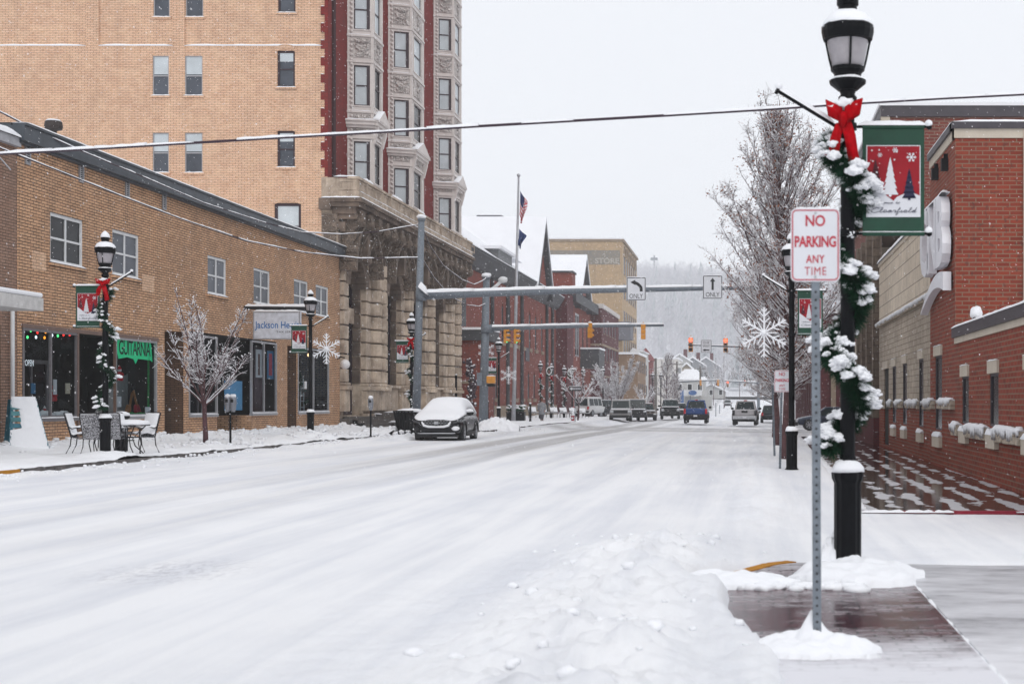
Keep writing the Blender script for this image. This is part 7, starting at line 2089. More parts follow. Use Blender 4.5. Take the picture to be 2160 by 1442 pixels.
def cabin(root, mat, y0b, y0t, y1t, y1b, wb, wt, zb, zt, pillars=(.0,), glass=CGL, snow=None):
    P = [(-wb, y0b, zb), (wb, y0b, zb), (wb, y1b, zb), (-wb, y1b, zb), (-wt, y0t, zt), (wt, y0t, zt), (wt, y1t, zt), (-wt, y1t, zt)]
    cb = MB().hexa(P).build('cabin', mat, root, False, bevel=.05)
    def face(a, b, c, d, i0, i1, j0, j1, off):
        a, b, c, d = map(Vector, (a, b, c, d)); n_ = (b - a).cross(d - a).normalized() * off
        f = lambda u, v: a.lerp(b, u).lerp(d.lerp(c, u), v) + n_
        m = MB(); m.quad(f(i0, j0), f(i1, j0), f(i1, j1), f(i0, j1)); return m
    face(P[0], P[1], P[5], P[4], .07, .93, .06, .90, .008).build('windscreen', glass, cb, False)
    face(P[2], P[3], P[7], P[6], .07, .93, .08, .88, .008).build('rear_window', glass, cb, False)
    for a, b, c, d in ((P[1], P[2], P[6], P[5]), (P[3], P[0], P[4], P[7])):
        es = [.05] + list(pillars) + [.95]
        for u0, u1 in zip(es, es[1:]): face(a, b, c, d, u0 + .015, u1 - .015, .1, .86, .008).build('side_window', glass, cb, False)
    if snow: MB().box(-wt + .02, wt - .02, y0t + .03, y1t - .03, zt - .0, zt + snow).build('roof_snow', SNOW, cb, False, bevel=.03)
    return cb
def mirrors(root, mat, x, y_, z, s_=.1):
    for sx in (-1, 1): MB().blob((sx * (x + .12), y_, z), .12, 1, .05, (1.1, .6, .85)).build('mirror', mat, root, False, smooth=True)
def pickup(label, paint, loc, rz, cat='pickup truck', tall=1.93, snow=0, name='pickup_truck', rear=True, tg=None):
    t_ = thing(name, label, cat, loc, rz)
    sec = lambda w_, zb, zt: [(0, zb), (w_ * .86, zb), (w_ * .98, zb + .12), (w_, zb + .36), (w_ * .96, zt - .08), (w_ * .88, zt), (0, zt)]
    loft([(-2.85, sec(.86, .55, 1.0)), (-2.8, sec(.94, .5, 1.10)), (-2.2, sec(.98, .48, 1.18)), (-1.3, sec(.99, .48, 1.24)), (0, sec(.99, .48, 1.24)), (.75, sec(.99, .48, 1.24)), (.8, sec(.99, .48, 1.27)), (2.6, sec(.99, .5, 1.27)), (2.66, sec(.97, .52, 1.24))], paint, 'body', t_)
    cabin(t_, paint, -1.35, -.75, .62, .85, .88, .70, 1.2, tall, (.45,), snow=snow)
    wheels(t_, .84, -1.9, 1.85, .40, .27)
    for sx in (-1, 1):
        for y_ in (-1.9, 1.85):
            q = MB()
            for k in range(9):
                a0, a1 = math.pi * k / 9, math.pi * (k + 1) / 9
                q.hexa([(sx * x_, y_ + r * math.cos(a), .42 + r * math.sin(a)) for x_ in (.90, 1.02) for r, a in ((.44, a0), (.52, a0), (.52, a1), (.44, a1))])
            q.build('wheel_arch', CLAD, t_, False)
    # rear: tailgate, lamps, bumper, plate
    MB().box(-.76, .76, 2.62, 2.70, .82, 1.24).build('tailgate', tg or paint, t_, False, bevel=.03)
    for sx in (-1, 1): MB().box(sx * .88 - .09, sx * .88 + .09, 2.60, 2.705, .80, 1.22).build('tail_light', TAILR if paint.name != 'silver_paint' else CLAD, t_, False, bevel=.02)
    MB().box(-.95, .95, 2.6, 2.82, .50, .74).build('rear_bumper', CHROME if paint.name == 'silver_paint' else CLAD, t_, False, bevel=.03)
    MB().box(-.15, .15, 2.82, 2.83, .58, .70).build('number_plate', SIGNW, t_, False)
    if paint.name == 'silver_paint': MB().box(-.24, .24, 2.70, 2.715, 1.0, 1.17).build('tailgate_handle', CLAD, t_, False)
    MB().box(-.8, .8, 1.0, 2.55, .3, .5).build('underbody', CLAD, t_, False)
    # front
    MB().box(-.9, .9, -2.93, -2.75, .48, .74).build('front_bumper', CLAD, t_, False, bevel=.03); g_ = MB().box(-.62, .62, -2.9, -2.82, .76, 1.05).build('grille', CLAD, t_, False)
    for sx in (-1, 1): MB().box(sx * .76 - .13, sx * .76 + .13, -2.89, -2.80, .82, 1.04).build('headlight', HEAD, t_, False, bevel=.02)
    MB().fbox(Fr((0, -.75, 0), (1, 0, 0), (0, -1, 0)), -.12, .12, tall - .02, tall + .05, -1.4, -1.3).build('brake_light', TAILR, t_, False)
    mirrors(t_, CLAD, 1.0, -1.0, 1.32)
    if snow: MB().box(-.85, .85, -2.7, -1.45, 1.2, 1.2 + snow * 1.3).build('bonnet_snow', SNOW, t_, False, bevel=.04)
    return t_
BLUE = plain('blue_paint', (.015, .055, .19), .25, .3, .15, 4); SILV = plain('silver_paint', (.42, .41, .42), .3, .3, .08, 4); DKP = plain('dark_grey_paint', (.035, .038, .045), .25, .4, .2, 4); GRP = plain('grey_paint', (.13, .14, .15), .3, .4, .2, 4); WHP = plain('white_car_paint', (.6, .6, .6), .3, 0, .05, 4); BRP = plain('brown_grey_paint', (.1, .075, .06), .3, .3, .2, 4)
SP = lambda px, py, Y: Vector((xp(px, Y), Y, CAMZ - (py - 847) * Y / 3000))
p = SP(1467, 893, 117); pickup('blue pickup truck driving away in the middle of the street', BLUE, p + Vector((0, 2.6, 0)), R(180))
p = SP(1573, 897, 112); pickup('silver pickup truck driving away in the right lane', SILV, p + Vector((0, 2.6, 0)), R(178), tall=1.95)
p = SP(1411, 884, 141); pickup('dark grey pickup truck with a snowy windscreen, parked facing the camera', DKP, p + Vector((0, 2.6, 0)), R(3), snow=.07)
def suv(label, paint, loc, rz, L=4.6, W_=1.86, H=1.7, boxy=False, snow=.06, cat='car', name='parked_car', wsnow=False):
    t_ = thing(name, label, cat, loc, rz); h = L / 2; w_ = W_ / 2
    zb = 1.12 if boxy else .98
    sec = lambda k, a, b: [(0, a), (w_ * k * .86, a), (w_ * k * .98, a + .12), (w_ * k, a + .36), (w_ * k * .97, b - .1), (w_ * k * .86, b), (0, b)]
    zf = zb - (.04 if boxy else .2)
    loft([(-h, sec(.88, .42, zf - .1)), (-h + .08, sec(.96, .34, zf)), (-h + .8, sec(1, .32, zb - .04)), (-h + 1.3, sec(1, .32, zb)), (0, sec(1, .32, zb)), (h - .3, sec(.99, .34, zb)), (h, sec(.92, .45, zb - .08))], paint, 'body', t_)
    cabin(t_, paint, -h + (1.25 if boxy else 1.1), -h + (1.6 if boxy else 1.9), h - (.15 if boxy else .45), h - .08, w_ * .88, w_ * (.80 if boxy else .68), zb - .06, H, (.38, .70), snow=snow)
    wheels(t_, w_ - .13, -h + .85, h - .85, .37, .24)
    MB().box(-w_ * .62, w_ * .62, -h - .04, -h + .1, zf - .36, zf - .1).build('grille', CLAD, t_, False, bevel=.02)
    MB().box(-w_ * .95, w_ * .95, -h - .07, -h + .15, .32, .56).build('front_bumper', CLAD, t_, False, bevel=.04)
    for sx in (-1, 1):
        MB().box(sx * w_ * .77 - .15, sx * w_ * .77 + .15, -h - .02, -h + .12, zf - .3, zf - .12).build('headlight', HEAD, t_, False, bevel=.03)
        MB().box(sx * w_ * .84 - .1, sx * w_ * .84 + .1, h - .08, h + .02, .75, 1.05).build('tail_light', TAILR, t_, False, bevel=.02)
    MB().box(-w_ * .9, w_ * .9, h - .1, h + .06, .36, .6).build('rear_bumper', CLAD, t_, False, bevel=.03)
    mirrors(t_, CLAD, w_ - .02, -h + 1.45, zb + .08)
    if snow: MB().box(-w_ * .82, w_ * .82, -h + .15, -h + 1.2, zb - .08, zb - .02 + snow * .8).build('bonnet_snow', SNOW, t_, False, bevel=.04)
    return t_
p = SP(1305, 889, 122); t_ = suv('boxy pale grey off-roader with snow on its bonnet, parked facing the camera', plain('light_grey_paint', (.25, .25, .25), .35), p + Vector((0, 2.3, 0)), R(4), 4.7, 1.95, 1.86, True)
p = SP(1339, 888, 129); suv('dark vehicle parked close behind the boxy pale grey one', DKP, p + Vector((0, 2.3, 0)), R(4), 4.7, 1.95, 1.95, True)
p = SP(1360, 887, 134); suv('brownish parked car with a greenish windscreen behind the two boxy vehicles', BRP, p + Vector((0, 2.3, 0)), R(6), 4.5, 1.85, 1.62)
p = SP(1431, 882, 152); suv('dark car mostly hidden between the grey and the blue pickups', DKP, p + Vector((0, 2.3, 0)), R(4), 4.5, 1.85, 1.6)
p = SP(1247, 878, 150); suv('white van seen from behind at the edge of the courthouse car park', WHP, p, R(160), 4.8, 1.95, 2.0, True)
p = SP(1270, 880, 152); suv('black car with a snowy roof parked right of the white van', DKP, p, R(150), 4.6, 1.9, 1.85, True)
p = Vector((xp(1535, 330), 330, gz(-4, 330) + .1)); suv('tiny faint car far up the snowy street', GRP, p, 0, snow=.1)
p = SP(1612, 893, 135); suv('dark parked vehicle glimpsed right of the silver pickup under the tree', DKP, p + Vector((.6, 2.3, 0)), R(180), 4.6, 1.85, 1.7)
# dark hatchback crossing on the right, seen from the side (front towards -X)
p = Vector((xp(1679, 90) + 2.25, 90.9, CAMZ - 61 * 90 / 3000))
suv('dark blue grey car crossing at the side street behind the near lamp post', plain('slate_car_paint', (.035, .045, .075), .22, .4, .12, 4), p, R(-90), 4.5, 1.8, 1.50, snow=0, name='crossing_car')

# black crossover at the left kerb, buried under smooth snow
t_ = thing('snowed_in_car', 'black crossover car buried under a thick smooth hood of snow at the left kerb', 'car', (-12.07, 57.6, .02), R(1.5))
CB = plain('black_car_paint', (.006, .006, .009), .25, .3, .3, 5)
sec = lambda w_, zb, zt: [(0, zb), (w_ * .86, zb), (w_ * .98, zb + .12), (w_, zb + .40), (w_ * .98, zt - .12), (w_ * .86, zt), (0, zt)]
loft([(-2.3, sec(.80, .36, .80)), (-2.22, sec(.90, .30, .90)), (-1.9, sec(.96, .28, .98)), (-1.1, sec(.965, .28, 1.06)), (0, sec(.965, .28, 1.08)), (1.6, sec(.965, .30, 1.10)), (2.15, sec(.93, .34, 1.06)), (2.28, sec(.85, .45, .98))], CB, 'body', t_)
cabin(t_, CB, -1.15, -.35, 1.75, 2.15, .86, .62, 1.02, 1.62, (.36, .72))
wheels(t_, .83, -1.42, 1.38, .36, .24)
for sx in (-1, 1):
    for y_ in (-1.42, 1.38):
        q = MB()
        for k in range(9):
            a0, a1 = math.pi * k / 9, math.pi * (k + 1) / 9
            q.hexa([(sx * x_, y_ + r * math.cos(a), .37 + r * math.sin(a)) for x_ in (.86, .985) for r, a in ((.38, a0), (.46, a0), (.46, a1), (.38, a1))])
        q.build('wheel_arch', CLAD, t_, False)
    MB().box(sx * .93 - .04, sx * .93 + .04, -1.0, 1.0, .26, .40).build('sill_trim', CLAD, t_, False)
g_ = MB(); F = Fr((0, -2.29, 0), (1, 0, 0), (0, -1, 0))
g_.prism(F, [(-.55, .84), (-.60, .74), (-.48, .62), (-.3, .58), (.3, .58), (.48, .62), (.60, .74), (.55, .84), (.3, .88), (-.3, .88)], 0, .05)
g_ = g_.build('grille', CLAD, t_, False)
q = MB()
for i in range(9):
    for j in range(4):
        u, v = -.48 + i * .12 + (j % 2) * .06, .62 + j * .065
        if abs(u) < .55: q.fbox(F, u - .04, u + .04, v - .006, v + .012, .05, .065)
q.build('grille_bars', CHROME, g_, False)
MB().lathe([(.001, 0), (.07, 0), (.07, .02), (.001, .02)], n=16).xf(Matrix.Translation((0, -2.34, .76)) @ Matrix.Rotation(R(90), 4, 'X') @ Matrix.Diagonal((1.3, .75, 1, 1))).build('badge', CHROME, t_, False)
for sx in (-1, 1):
    MB().prism(F, [(sx * .62, .80), (sx * .90, .88), (sx * .92, .80), (sx * .66, .73)] if sx > 0 else [(sx * .66, .73), (sx * .92, .80), (sx * .90, .88), (sx * .62, .80)], -.1, .03).build('headlight', plain('dark_headlamp', (.05, .05, .055), .15), t_, False)
    f_ = MB().prism(F, [(sx * .62, .44), (sx * .86, .48), (sx * .88, .60), (sx * .72, .60)] if sx > 0 else [(sx * .72, .60), (sx * .88, .60), (sx * .86, .48), (sx * .62, .44)], -.08, .02).build('fog_light_recess', CLAD, t_, False)
    if sx > 0: MB().blob((sx * .75, -2.31, .54), .13, 1, .3, (1.2, .4, .7)).build('snow', SNOW, f_, False, smooth=True)
    else: MB().blob((sx * .82, -2.28, .52), .08, 1, .3, (1.4, .4, .5)).build('snow', SNOW, f_, False, smooth=True)
    MB().blob((sx * 1.06, -.78, 1.12), .13, 1, .05, (1.15, .6, .75)).build('mirror', CB, t_, False, smooth=True)
    MB().blob((sx * 1.04, -.78, 1.22), .12, 1, .2, (1.3, .7, .7)).build('mirror_snow', SNOW, t_, False, smooth=True)
    for yy_ in (-.1, .85): MB().box(sx * .962, sx * .985, yy_ - .09, yy_ + .09, .90, .93).build('door_handle', CHROME, t_, False)
m_ = MB().tube([(-.72, -2.28, .36), (-.6, -2.35, .35), (0, -2.38, .355), (.6, -2.35, .35), (.72, -2.28, .36)], .022, 6).build('bumper_lip', CHROME, t_, False)
MB().box(-.8, .8, -2.2, 2.1, .2, .30).build('underbody', CLAD, t_, False)
# snow: grille swag, smooth hood from bonnet over screen and roof
MB().tube([(-.56, -2.36, .80), (-.47, -2.37, .66), (-.3, -2.385, .61), (0, -2.39, .60), (.3, -2.385, .61), (.47, -2.37, .66), (.56, -2.36, .80)], [.03, .05, .045, .035, .045, .05, .03], 7).build('grille_snow', SNOW, t_, False, smooth=True)
S = [(-2.34, .60, .80, .90), (-2.26, .84, .86, 1.03), (-2.0, .92, .94, 1.14), (-1.5, .95, 1.0, 1.22), (-1.15, .95, 1.02, 1.30), (-.75, .90, 1.04, 1.50), (-.35, .82, 1.10, 1.70), (.1, .79, 1.25, 1.78), (.9, .78, 1.25, 1.80), (1.6, .78, 1.2, 1.76), (1.95, .80, 1.12, 1.62), (2.2, .84, 1.04, 1.30), (2.34, .80, 1.0, 1.1)]
st = []
for y_, w_, zb, zt in S:
    wt = w_ * (.82 if zt > 1.45 else .93)
    k = .02 * nz(y_ * 2, 1)
    st.append((y_, [(0, zb), (w_, zb), (w_ + .02, zb + (zt - zb) * .3), (wt, zt - .10), (wt * .8, zt - .02 + k), (0, zt + k)]))
loft(st, SNOW, 'snow_hood', t_, 1)
tag(drift(-13.6, 57.2, .02, .9, 2.6, .32, '', 21).build('snow_drift', SNOW, smooth=True), 'ridge of snow between the buried car and the kerb', 'snow drift')

# ================================================================ PERSON
def person(label, loc, rz):
    t_ = thing('person', label, 'person', loc, rz)
    V, E, Rd = [], [], []
    def add(p, r, par=None):
        V.append(p); Rd.append(r); i = len(V) - 1
        if par is not None: E.append((par, i))
        return i
    pel = add((0, 0, .95), .15); ch_ = add((0, .0, 1.18), .15, pel); up = add((0, .01, 1.38), .17, ch_); nk = add((0, .0, 1.5), .06, up); hd = add((0, -.02, 1.60), .085, nk); tp = add((0, -.02, 1.70), .085, hd)
    for s_, st_ in ((-1, .22), (1, -.16)):
        hip = add((s_ * .1, 0, .86), .11, pel); kn = add((s_ * .11, st_ * .35 - .05, .48), .075, hip); an = add((s_ * .11, st_, .10 + (.05 if st_ > 0 else 0)), .045, kn); add((s_ * .12, st_ - .14, .04), .04, an)
        sh = add((s_ * .19, .01, 1.40), .075, up); el = add((s_ * .26, .06 * s_, 1.12), .055, sh); wr = add((s_ * .27, -.10 * s_, .88), .038, el); pa = add((s_ * .27, -.13 * s_, .81), .04, wr)
        for k in range(4): f1 = add((s_ * .27 + (k - 1.5) * .018, -.14 * s_, .745 - .006 * abs(k - 1.5)), .0095, pa); add((s_ * .27 + (k - 1.5) * .018 - .008 * s_, -.15 * s_, .70), .008, f1)
        add((s_ * .235, -.16 * s_, .77), .011, pa)
    me = bpy.data.meshes.new('body'); me.from_pydata(V, E, []); o = bpy.data.objects.new('body', me); COL.objects.link(o); o.parent = t_
    sk = o.modifiers.new('skin', 'SKIN'); 
    for i, sv in enumerate(me.skin_vertices[0].data if me.skin_vertices else []): pass
    if not me.skin_vertices:
        bm = bmesh.new(); bm.from_mesh(me); bm.verts.layers.skin.verify(); bm.to_mesh(me); bm.free()
    for i, sv in enumerate(me.skin_vertices[0].data): sv.radius = (Rd[i], Rd[i] * .9); sv.use_root = (i == 0)
    sb_ = o.modifiers.new('s', 'SUBSURF'); sb_.levels = 1; sb_.render_levels = 1
    me.materials.append(plain('skin', (.42, .25, .19), .6))
    CO = plain('grey_wool', (.24, .25, .27), .9, 0, .3, 20)
    q = MB().lathe([(.10, 1.50), (.15, 1.46), (.235, 1.38), (.23, 1.2), (.20, 1.02), (.24, .8), (.27, .52)], n=20)
    q.xf(Matrix.Diagonal((1, .72, 1, 1)))
    for s_ in (-1, 1): q.tube([(s_ * .17, .01, 1.42), (s_ * .23, .03 * s_, 1.26), (s_ * .275, .06 * s_, 1.12), (s_ * .285, -.10 * s_, .87)], [.09, .085, .075, .06], 10)
    q.build('coat', CO, t_, False, smooth=True)
    for s_, st_ in ((-1, .22), (1, -.16)):
        MB().tube([(s_ * .1, 0, .84), (s_ * .11, st_ * .35 - .05, .48), (s_ * .11, st_ * 1.0, .14)], [.12, .09, .07], 10).build('trouser_leg', plain('trouser_grey', (.09, .09, .10), .9), t_, False, smooth=True)
        MB().blob((s_ * .12, st_ - .07, .055), .075, 1, .05, (.75, 1.9, .75)).build('boot', plain('boot_brown', (.05, .02, .015), .6), t_, False, smooth=True)
    MB().blob((0, .01, 1.67), .118, 2, .12, (.88, 1.0, 1.12)).build('hair', plain('hair_auburn', (.16, .06, .04), .8, 0, .4, 20), t_, False, smooth=True)
    m = MB()
    for s_ in (-1, 1): m.blob((s_ * .035, -.108, 1.645), .012, 1, 0).blob((s_ * .095, -.01, 1.63), .022, 1, 0, (.4, 1, 1.4))
    m.blob((0, -.125, 1.615), .014, 1, 0, (1, 1, 1.6)).blob((0, -.112, 1.575), .02, 1, 0, (1.3, .4, .35)).build('face', plain('skin', (.42, .25, .19), .6), t_, False, smooth=True)
    return t_
import bmesh
person('person in a long grey coat walking away past the planter, one foot lifted', Vector((xp(1143, 106), 106, .15)), R(172)).scale = (.95, .95, .95)
# ================================================================ FLAGPOLE
YF = 104.0
t_ = thing('flagpole', 'tall pale flagpole with a ball top in front of the courthouse', 'flagpole', (xp(1083, YF), YF, .2))
MB().tube([Vector((xp(1083, YF), YF, .1)), at(1094, 374, YF)], [.16, .07], 10).build('pole', plain('pole_grey', (.42, .43, .46), .4, .3), t_, smooth=True)
MB().blob(at(1094, 370, YF), .14, 2, 0).build('finial', plain('pole_grey', (.42, .43, .46), .4, .3), t_, smooth=True)
MB().tube([Vector((xp(1083, YF) + .15, YF - .1, 1.2)), at(1095, 380, YF)], .012, 4).build('halyard', plain('rope', (.4, .4, .4), .9), t_)
def limp(px, pyt, pyb, fly, hoist, n, mats, matf, name, label, seed):
    top = at(px, pyt, YF); L = zy(pyt, YF) - zy(pyb, YF)
    m = MB(); nu, nv_ = 40, 26
    for j in range(nv_ + 1):
        v = j / nv_                      # top of the hoist
        for i in range(nu + 1):
            u = i / nu
            drop = u * (L - hoist) * (1 - .12 * v) + .25 * math.sin(u * 3)
            fold = math.sin(u * 15 + v * 1.5) * .16 * min(1, u * 4) + math.sin(u * 31) * .04
            spread = (.08 + .80 * math.sin(min(1, u * 1.1) * math.pi) * (1 - .3 * v)) 
            x = top.x + .06 + spread * (u + .3 * math.sin(v * 3 + seed)) * .8
            m.v.append((x, YF + fold, top.z - v * hoist - drop))
    for j in range(nv_):
        for i in range(nu):
            m.k = matf(i / nu, j / nv_); a = j * (nu + 1) + i; m.face((a, a + nu + 1, a + nu + 2, a + 1))
    return tag(m.build(name, mats, smooth=True), label, 'flag')
FR_ = plain('flag_red', (.55, .015, .04), .8, 0, .1); FW_ = plain('flag_white', (.8, .8, .83), .8, 0, .05); FB_ = plain('flag_blue', (.02, .035, .14), .8, 0, .1)
o = limp(1095, 402, 474, 2.4, 1.45, 0, [FR_, FW_, FB_], lambda u, v: 2 if (u < .3 and v < .54) else (0 if int(v * 13) % 2 == 0 else 1), 'national_flag', 'limp striped red and white flag with blue corner on the flagpole', 1)
o = limp(1093, 482, 524, 1.6, .95, 0, [plain('state_blue', (.03, .06, .2), .8, 0, .15)], lambda u, v: 0, 'state_flag', 'dark blue flag hanging below the striped one', 2)

# ================================================================ CABLES
def cable(P, r, label, snowr=1.0, name='overhead_cable', seed=0, sag=None):
    P = [Vector(p) for p in P]
    o = tag(MB().tube(P, r, 6).build(name, plain('cable_black', (.03, .012, .025), .6)), label, 'cable')
    s_ = MB()
    for a, b in zip(P, P[1:]): 
        L = (b - a).length; n = max(1, int(L / (r * 26)))
        for i in range(n):
            if random.random() < .90: s_.ridge(a.lerp(b, i / n) + Vector((0, 0, r * .2)), a.lerp(b, (i + 1.1) / n) + Vector((0, 0, r * .2)), r * 2.0, r * 2.4 * snowr * random.uniform(.6, 1), r * 6, .35, seed + i, ends=random.random() < .15)
    s_.build('snow', SNOW, o, smooth=True)
    return o
Yc = 16.0
pts = [(-400, 337), (0, 325), (200, 314), (400, 302), (600, 290), (800, 279), (1000, 267), (1200, 255.5), (1400, 244), (1600, 232), (1800, 218.5), (2000, 207), (2160, 199), (2400, 187)]
cable([at(a, b, Yc) for a, b in pts], .016, 'thick snow laden cable crossing the whole view in front of everything', 1.0, seed=3)
def on(px, py, Y): return at(px, py, Y)
cable([on(-60, 205, 38), on(0, 236, 39), on(85, 280, 41), (XW + .5, yx(175, XW + .5), zy(320, yx(175, XW + .5))), (XW + .5, yx(300, XW + .5), zy(372, yx(300, XW + .5))), (XW + .5, yx(430, XW + .5), zy(428, yx(430, XW + .5))), on(560, 470, 59), on(640, 490, 60.5), on(720, 494, 61), on(800, 488, 61.5), on(885, 473, 62)], .022, 'upper snowy cable running along the shop fascia to the top of the first mast', .9, seed=5)
cable([on(-60, 285, 37), on(0, 312, 38), on(110, 355, 40), on(250, 411, 43), on(380, 461, 47), on(520, 508, 52), on(640, 532, 56), (on(760, 545, 59)), on(885, 543, 62)], .024, 'lower snowy cable sloping across the shop windows to the first mast', .9, seed=7)
cable([on(890, 475, 62), on(905, 515, 65), on(935, 560, 69), on(975, 590, 73), on(1000, 600, 75), on(1018, 592, 77), on(1027, 585, 78)], .022, 'upper drooping cable between the two steel masts', .8, seed=9)
cable([on(890, 545, 62), on(915, 585, 65), on(950, 625, 70), on(985, 643, 74), on(1010, 646, 76.5), on(1025, 640, 78)], .022, 'lower drooping cable between the two steel masts', .8, seed=11)
# utility poles far up the street
def upole(px, pyb, pyt, Y, label, arms=True):
    b, t2 = at(px, pyb, Y), at(px, pyt, Y); t_ = thing('utility_pole', label, 'pole', b)
    MB().tube([b, t2], [.2, .14], 8).build('pole', plain('weathered_wood', (.16, .15, .14), .9), t_)
    if arms: MB().tube([t2 + Vector((-1.1, 0, -.5)), t2 + Vector((1.1, 0, -.5))], .07, 5).build('crossarm', plain('weathered_wood', (.16, .15, .14), .9), t_); MB().lathe([(.25, 0), (.25, .9)], t2 + Vector((.4, 0, -2.0)), 10).build('transformer', plain('grey_can', (.3, .31, .33), .6), t_)
upole(1383, 888, 755, 170, 'thin utility pole left of the conical tree', False)
upole(1428, 880, 762, 240, 'utility pole right of the conical tree')
upole(1477, 868, 772, 265, 'pale utility pole behind the blue pickup', True)
cable([at(1330, 789, 236), at(1383, 776, 240), at(1428, 766, 240)], .05, 'thin far cable from the store to the utility pole', .4, seed=13)
for px, pyt, pyb, Y, lb in ((1510, 848, 878, 180, 'slim white snow capped post at the far kerb'), (1518, 853, 872, 200, 'second faint post beyond the white snow capped one')):
    t_ = thing('marker_post', lb, 'post', at(px, pyb, Y)); h = (pyb - pyt) * Y / 3000
    MB().tube([(0, 0, 0), (0, 0, h)], .07, 6).build('post', plain('post_pale', (.35, .37, .4), .7), t_, False); MB().blob((0, 0, h), .12, 1, .2).build('snow', SNOW, t_, False)

# ================================================================ TREES
def curve(p, d, L, n, bend, rr, up=0.0):
    P = [Vector(p)]; d = Vector(d).normalized()
    for i in range(n):
        d = (d + Vector((rr.gauss(0, bend), rr.gauss(0, bend), rr.gauss(0, bend) + up))).normalized()
        P.append(P[-1] + d * (L / n))
    return P
def limb(bk, sn, P, r0, r1, n, snow=1.0, smin=.0):
    rad = [r0 + (r1 - r0) * i / (len(P) - 1) for i in range(len(P))]
    bk.tube(P, rad, n, False)
    if snow > 0:
        for i in range(len(P) - 1):
            d = (P[i + 1] - P[i]).normalized()
            if abs(d.z) > .93: continue
            r = max((rad[i] + rad[i + 1]) / 2, smin)
            o = Vector((0, 0, (rad[i] + rad[i + 1]) / 2 * .8 + .002))
            if r < .02: sn.tube([P[i] + o, P[i + 1] + o], [r * 1.05 * snow] * 2, 3, False)
            else: sn.ridge(P[i] + o * .55, P[i + 1] + o * .55, r * 1.7 * snow, r * 1.3 * snow, .12, .3, i, ends=False)
def pear_tree(seed, H, Rm, zc, leaves, label, loc, nb=95, sub=4, twr=.0055, snow=1.0):
    rr = random.Random(seed); bk, sn, lf = MB(), MB(), MB()
    t_ = thing('bare_tree', label, 'tree', loc, 0, 'trees along the right pavement')
    tr = curve((0, 0, 0), (0, 0, 1), zc, 4, .015, rr)
    MB().tube(tr, [.13, .115, .11, .105, .10], 10).build('trunk', BARK, t_, False, smooth=True)
    top = tr[-1]
    leader = curve(top, (0, 0, 1), H - zc, 14, .03, rr, .05)
    limb(bk, sn, leader, .09, .008, 6, 0)
    lr = random.Random(seed + 1)
    tips = []
    for k in range(nb):
        f = (k + .5) / nb; zi = zc * .95 + (H - zc) * (f ** 1.15) * .93
        li = min(13, int((zi - zc) / (H - zc) * 14)) if zi > zc else 0
        base = leader[li].lerp(leader[li + 1], ((zi - zc) / (H - zc) * 14) % 1) if zi > zc else top - Vector((0, 0, .1))
        env = Rm * (math.sin(min(1, (f + .18) * 1.9) * math.pi / 2) if f < .33 else (1 - (f - .33) / .67) ** .8 + .04)
        az = k * 2.4 + rr.gauss(0, .3); el = R(rr.uniform(14, 34) + 40 * f)
        L = env / max(.25, math.cos(el)) * rr.uniform(.75, 1.12); L = min(L, (H + .5 - zi) / math.sin(el) if f > .4 else L)
        d = (math.cos(az) * math.cos(el), math.sin(az) * math.cos(el), math.sin(el))
        P = curve(base, d, L, 6, .07, rr, .07)
        r0 = .012 + .022 * (L / Rm) * (1 - .5 * f)
        limb(bk, sn, P, r0, .006, 4, snow)
        nt_ = int(5 + L * 5)
        for j in range(nt_):
            u = rr.uniform(.15, 1) * 5.99; i = int(u); b = P[i].lerp(P[i + 1], u - i)
            dd = (P[i + 1] - P[i]).normalized() * .6 + Vector((rr.gauss(0, .55), rr.gauss(0, .55), rr.gauss(.3, .35)))
            l = rr.uniform(.2, .55) * (1.1 - .4 * u / 6)
            Q = curve(b, dd, l, 3, .16, rr, .08)
            limb(bk, sn, Q, twr * 1.3, twr * .8, 3, snow * 1.1, twr)
            for s_ in range(sub):
                i2 = rr.randrange(3); b2 = Q[i2].lerp(Q[i2 + 1], rr.random())
                d2 = (Q[i2 + 1] - Q[i2]).normalized() * .5 + Vector((rr.gauss(0, .6), rr.gauss(0, .6), rr.gauss(.25, .4)))
                S = curve(b2, d2, rr.uniform(.06, .2), 2, .2, rr, .05)
                limb(bk, sn, S, twr * .9, twr * .6, 3, snow, twr * .8)
                tips.append(S[-1])
    # buds and dead leaves in clusters
    for p in tips:
        if lr.random() < .8: 
            n_ = Vector((lr.gauss(0, 1), lr.gauss(0, 1), lr.gauss(0, 1))).normalized() * .014; a = n_.orthogonal().normalized() * .012
            bk.quad(p - n_, p - a, p + n_, p + a)
    for c in range(leaves // 7):
        p = tips[lr.randrange(len(tips))]
        for k in range(lr.choice((2, 5, 12))):
            q = p + Vector((lr.gauss(0, .1), lr.gauss(0, .1), lr.gauss(0, .1))); s_ = lr.uniform(.014, .032)
            n_ = Vector((lr.gauss(0, 1), lr.gauss(0, 1), lr.gauss(0, 1))).normalized(); a = n_.orthogonal().normalized() * s_; b = n_.cross(a).normalized() * s_ * .8
            lf.quad(q - a, q - b, q + a, q + b)
    cr = bk.build('crown', BARK, t_, False)
    sn.build('snow', SNOW, cr, False); 
    if leaves: lf.build('leaves', BROWNLEAF, cr, False)
    return t_
XT_ = xp(1657, 38)
T1 = pear_tree(3, 9.35, 2.35, 1.9, 9000, 'nearest right hand tree, full of bare twigs and clinging brown leaves', (XT_, 38, 0), 150, 6, .0055, 1.15)
MB().ridge((-.09, -.03, 1.0), (-.09, .04, 1.9), .12, .1, .1).build('trunk_snow', SNOW, T1, False)
T2 = dup(T1, (xp(1641, 50), 50, 0), R(130), 'second tree in the right hand row, mostly hidden behind the nearest', None, .92)
